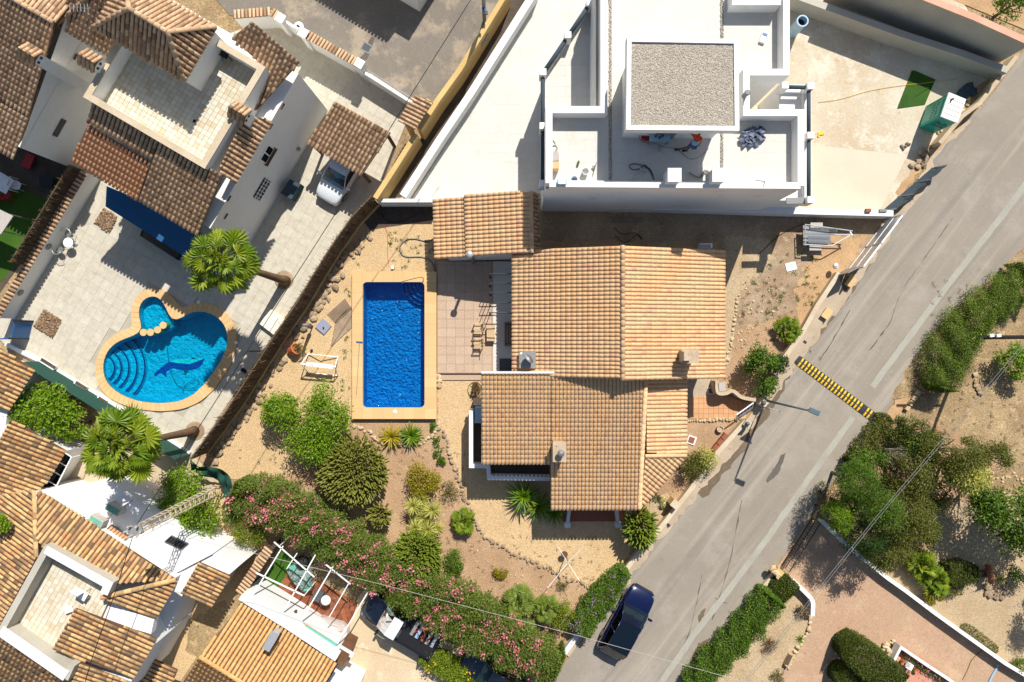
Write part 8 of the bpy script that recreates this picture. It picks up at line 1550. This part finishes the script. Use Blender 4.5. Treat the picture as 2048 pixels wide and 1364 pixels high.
hedge('road_hedge', 'thick green hedge along the road at lower right', [(1548, 1198), (1510, 1246), (1470, 1290), (1425, 1336), (1390, 1380)], 0, 1.7, [52, 58, 56, 56, 50], 'leaf_mid', 1250, .12, .4, flowers=('petal', 40, .1, 6), boxy=.5, seed=14); hedge('clipped_end_hedge', 'clipped yellow-green end block of the road hedge', [(1560, 1168), (1580, 1188)], 0, 1.2, [48, 48], 'leaf_cypress', 2200, .08, .6, boxy=.8, lump=.05, seed=15, stems=True)
plant('dry_bush', 'dry brown bush on gravel by the bent white wall', 'bush', 1604, 1222, 0, 18, .6, 'dead_leaf', 420, .1, .4, 14); plant('dry_bush', 'dry ochre bush between hedge and cables', 'bush', 1540, 1288, 0, 20, .6, 'dead_leaf', 520, .1, .3, 14); plant('dry_bush', 'grey lavender bush at the bottom edge of the gravel bed', 'bush', 1558, 1352, 0, 17, .5, 'leaf_grey', 480, .1, .25, 12)
agave('small_agave', 'small green agave on gravel near the stone edge', 1600, 1278, .36, 30, 'leaf_cycad', .06, stem=.05)
t = thing('stone_edge', 'pale stones edging the gravel bed against the driveway', 'stone border', W(1612, 1270, 0)); stones(t, [(1622, 1236), (1618, 1258), (1608, 1275), (1596, 1295), (1588, 1310), (1575, 1340)], .14, 'rock_pale', .06, jitter=.15)
t = thing('wooden_trough', 'pale wooden plant trough on the gravel bed', 'planter', W(1577, 1320, 0)); MB().box(W(1577, 1320, .18), .28, .75, .34, R(-25)).build('trough', 'teak', t); MB().box(W(1578, 1320, .36), .2, .66, .02, R(-25)).build('soil', 'dark_ground', t)
# bottom right terrace and hedge pyramid
hedge('block_hedge', 'large clipped yew-like hedge block beside the pink driveway', [(1702, 1296), (1730, 1318), (1768, 1350), (1790, 1370)], 0, 2.1, [52, 66, 70, 70], 'leaf_cypress', 2300, .08, .55, boxy=.85, lump=.06, seed=21); hedge('block_hedge', 'lower clipped hedge at the bottom edge', [(1680, 1350), (1720, 1372), (1770, 1400)], 0, 1.4, [40, 50, 60], 'leaf_cypress', 1800, .08, .55, boxy=.85, lump=.06, seed=22)
tag(MB().prism([tuple(W(x, y, .3).xy) for x, y in [(1800, 1296), (1905, 1366), (1920, 1400), (1760, 1400), (1784, 1330)]], 0, .3).build('pink_terrace', 'pink_terrace'), kind='structure')
wall_run('terrace_wall', [(1785, 1328), (1802, 1295), (1850, 1328), (1908, 1366), (1930, 1385)], .28, .85, .16, 'white_wall', 'thin white wall around the pink terrace corner', 'wall')
t = thing('rockery', 'ochre stone rockery at the terrace corner', 'rockery', W(1780, 1300, 0)); stones(t, [(1768, 1310), (1776, 1294), (1792, 1286)], .18, 'rock_pale', .12, rows=3, jitter=.8); stones(t, [(1774, 1312), (1784, 1298)], .18, 'rock_pale', .3, rows=2, jitter=.5)
t = thing('white_cube_planter', 'white cube planter on the pink terrace', 'planter', W(1816, 1330, .3)); MB().box(W(1816, 1330, .5), .4, .36, .4, R(-30)).build('box', 'white_plastic', t); MB().box(W(1816, 1330, .705), .3, .26, .02, R(-30)).build('soil', 'tarp_grey', t)
for i, (x, y, lb) in enumerate(((1802, 1322, 'left of the white cube planter'), (1829, 1339, 'right of the white cube planter'))): t = thing('flower_pot', 'round dark flower pot ' + lb, 'plant pot', W(x, y, .3), 'terrace pots'); MB().lathe(W(x, y, .3), [(.1, 0), (.15, .25), (.12, .25), (.02, .2)], 14).build('pot', 'terracotta_pot', t); pos, out = clump_points((.12, .12, .1), 60, 5, .08); leaves_at('foliage', pos + np.array(W(x, y, .6)), out, .08, .4, 'leaf_mid', t)
hedge('terrace_flowerbed', 'row of flowering plants behind the thin terrace wall', [(1815, 1312), (1850, 1337), (1890, 1362)], .3, .35, [10, 12, 12], 'leaf_mid', 900, .07, .5, flowers=('petal', 120, .06, 30), seed=31, cat='flowers')
hose('garden_hose', 'thin hose lying curved on the pink driveway', [(1965, 1300), (1945, 1318), (1935, 1340), (1925, 1360)], .05, .015, 'brown_wood')
wall_run('driveway_ramp_edge', [(1998, 1330), (1985, 1352), (1972, 1380)], 0, .12, .1, 'blue_pale', 'pale blue strip across the pink driveway', 'edging')
cyp = W(2085, 1165, 0); t = thing('cypress', 'tall cypress beyond the right edge', 'tree', cyp); pos, out = clump_points((.9, .9, 2.6), 4000, 40, .5, dome=False); leaves_at('crown', pos + np.array([cyp.x, cyp.y, 2.9]), out, .14, .35, 'leaf_cypress', t); MB().tube([cyp, cyp + Vector((0, 0, 4))], [.15, .05], 8).build('trunk', 'trunk', t)
plant('corner_tree', 'dark tree in the top right corner behind the pink-coped wall', 'tree', 2020, 12, 0, 40, 2.6, 'leaf_mid', 2200, .14, .5, 24); ground('corner_soil', [(1860, -20), (2100, 80), (2100, -40)], .023, 'orange_dirt')
# ================================================================== poles, lamps, cables
t = thing('street_lamp', 'grey street lamp arching over the road near the speed bump', 'street lamp', W(1532, 801, .1)); b = W(1532, 801, .1); tp = Vector((b.x, b.y, 6.1)); MB().tube([b, (b.x, b.y, 2), tp], [.085, .07, .05], 10).build('pole', 'lamp_grey', t, smooth=True); hq = W(1626, 822, 6.1); MB().tube([tp, W(1617, 818, 6.15)], .035, 8).build('arm', 'lamp_grey', t); d = (hq - tp); an = math.atan2(-.35, .8); bevel(MB().box((hq.x + .05, hq.y - .02, 6.15), .6, .3, .12, an).build('lamp_head', 'lamp_grey', t), .04, 2); MB().box((hq.x + .05, hq.y - .02, 6.07), .4, .2, .02, an).build('lens', 'white_plastic', t); MB().lathe(b, [(.16, 0), (.16, .05), (.1, .1)], 12).build('base', 'mid_grey', t)
t = thing('road_sign', 'triangular road sign seen edge-on on a thin post by the gate', 'road sign', W(1520, 808, .1)); b = W(1519, 812, .1); MB().tube([b, b + Vector((0, 0, 2.6))], .03, 8).build('post', 'grey_metal', t); c = b + Vector((0, 0, 2.25)); dv = Vector((.94, -.34, 0)) ; m = MB(); P3 = [c + dv * .42 + Vector((0, 0, .36)), c - dv * .42 + Vector((0, 0, .36)), c - Vector((0, 0, .38))]; nv = Vector((.34, .94, 0)) * .02; m.add([*(p + nv for p in P3), *(p - nv for p in P3)], [(0, 1, 2), (5, 4, 3), (0, 3, 4, 1), (1, 4, 5, 2), (2, 5, 3, 0)]); m.build('plate', 'pale_metal', t)
t = thing('utility_pole', 'utility pole with horizontal dark lamp arm at the right edge', 'utility pole', W(1990, 676, 0)); b = W(1925, 676, 0); 
b = W(1948, 674, 0); MB().tube([b, W(2062, 672, 5.2)], [.11, .08], 8).build('pole', 'black_metal', t) if False else None
base = W(2062, 674, 5.2); MB().tube([(base.x, base.y, 0), (base.x, base.y, 8)], [.14, .1], 10).build('pole', 'brown_wood', t); MB().beam(W(1958, 673, 5.2), W(2062, 673, 5.2), .1, .1).build('arm', 'black_metal', t)
for x in (1983, 1997): MB().box(W(x, 671, 5.35), .22, .16, .14, .15).build('lamp', 'white_plastic', t)
t = thing('lattice_mast', 'tall ladder-like lattice power mast between the citrus trees', 'mast', W(440, 976, 0)); base = W(440, 976, 0); ht = 9.6; top = Vector((base.x, base.y, ht)); w0_, w1_ = .24, .17
cs = lambda z, k: base + Vector(((w0_ + (w1_ - w0_) * z / ht) * (1 if k in (0, 3) else -1) * .8, (w0_ + (w1_ - w0_) * z / ht) * (1 if k < 2 else -1), z))
for k in range(4): MB().beam(cs(0, k), cs(ht, k), .05, .05).build('rail', 'stone_wall_cap', t)
for j in range(17):
    z = .35 + j * .56
    for k in range(4): MB().beam(cs(z, k), cs(z, (k + 1) % 4), .035, .035).build('rung', 'stone_wall_cap', t)
tz = top; MB().box((tz.x, tz.y, ht + .05), .7, .5, .12, R(20)).build('head_plate', 'mid_grey', t); m = MB()
for k in range(6): a = k * 1.05; m.tube([(tz.x + .3 * math.cos(a), tz.y + .25 * math.sin(a), ht + .1), (tz.x + .4 * math.cos(a), tz.y + .3 * math.sin(a), ht + .38)], .05, 6)
m.build('insulators', 'tarp_grey', t)
TP = (272, 1052, 9.7)
cable('overhead_cable', 'black overhead cable running up past the lagoon pool to the top edge', [TP, (400, 851, 8.9), (557, 605, 8.6), (780, 257, 8.8), (960, -30, 9.4)], .02, 'black'); cable('overhead_cable', 'pale overhead cable crossing the oleander hedge and the road', [TP, (490, 1102, 9.0), (760, 1168, 8.6), (1155, 1271, 8.7), (1500, 1367, 9.2)], .011, 'tarp_grey'); cable('overhead_cable', 'black overhead cable running down over the lower left roofs', [TP, (231, 1183, 9.2), (185, 1314, 9.2), (160, 1400, 9.4)], .022, 'black')
for k, lb in enumerate(('left strand', 'right strand')): cable('overhead_cable', 'grey double cable over the eastern thicket, ' + lb, [(2058 + 7 * k, 674, 7.7), (1985 + 7 * k, 760, 7.5), (1747 + 6 * k, 1040, 7.1), (1487 + 6 * k, 1364, 7.6), (1460 + 6 * k, 1398, 7.7)], .011, 'mid_grey')
# shade net lying by the lattice mast
t = thing('green_shade_net', 'dark green shade net sagging beside the lattice mast', 'shade net', W(430, 955, 0)); m = MB(); NX, NY = 14, 6; rows = [[(380, 915), (395, 932), (420, 934), (445, 940), (462, 958), (466, 985)], [(382, 940), (400, 950), (425, 956), (440, 965), (448, 985), (440, 1000)]]
A_ = curve_pts([W(x, y, 1.5) for x, y in rows[0]], 4); B_ = curve_pts([W(x, y, .7) for x, y in rows[1]], 4)
for i, (p, q) in enumerate(zip(A_, B_)):
    for j in range(NY + 1): v = p.lerp(q, j / NY); v.z += .25 * math.sin(i * .9) * math.sin(j) + random.uniform(-.05, .05); m.v.append(tuple(v))
m.f = [(i * (NY + 1) + j, (i + 1) * (NY + 1) + j, (i + 1) * (NY + 1) + j + 1, i * (NY + 1) + j + 1) for i in range(len(A_) - 1) for j in range(NY)]; m.m = [0] * len(m.f); m.build('net', 'green_net', t, smooth=True)
for p in (A_[0], A_[-1]): MB().tube([(p.x, p.y, 0), (p.x, p.y, 1.6)], .03, 6).build('post', 'grey_metal', t)
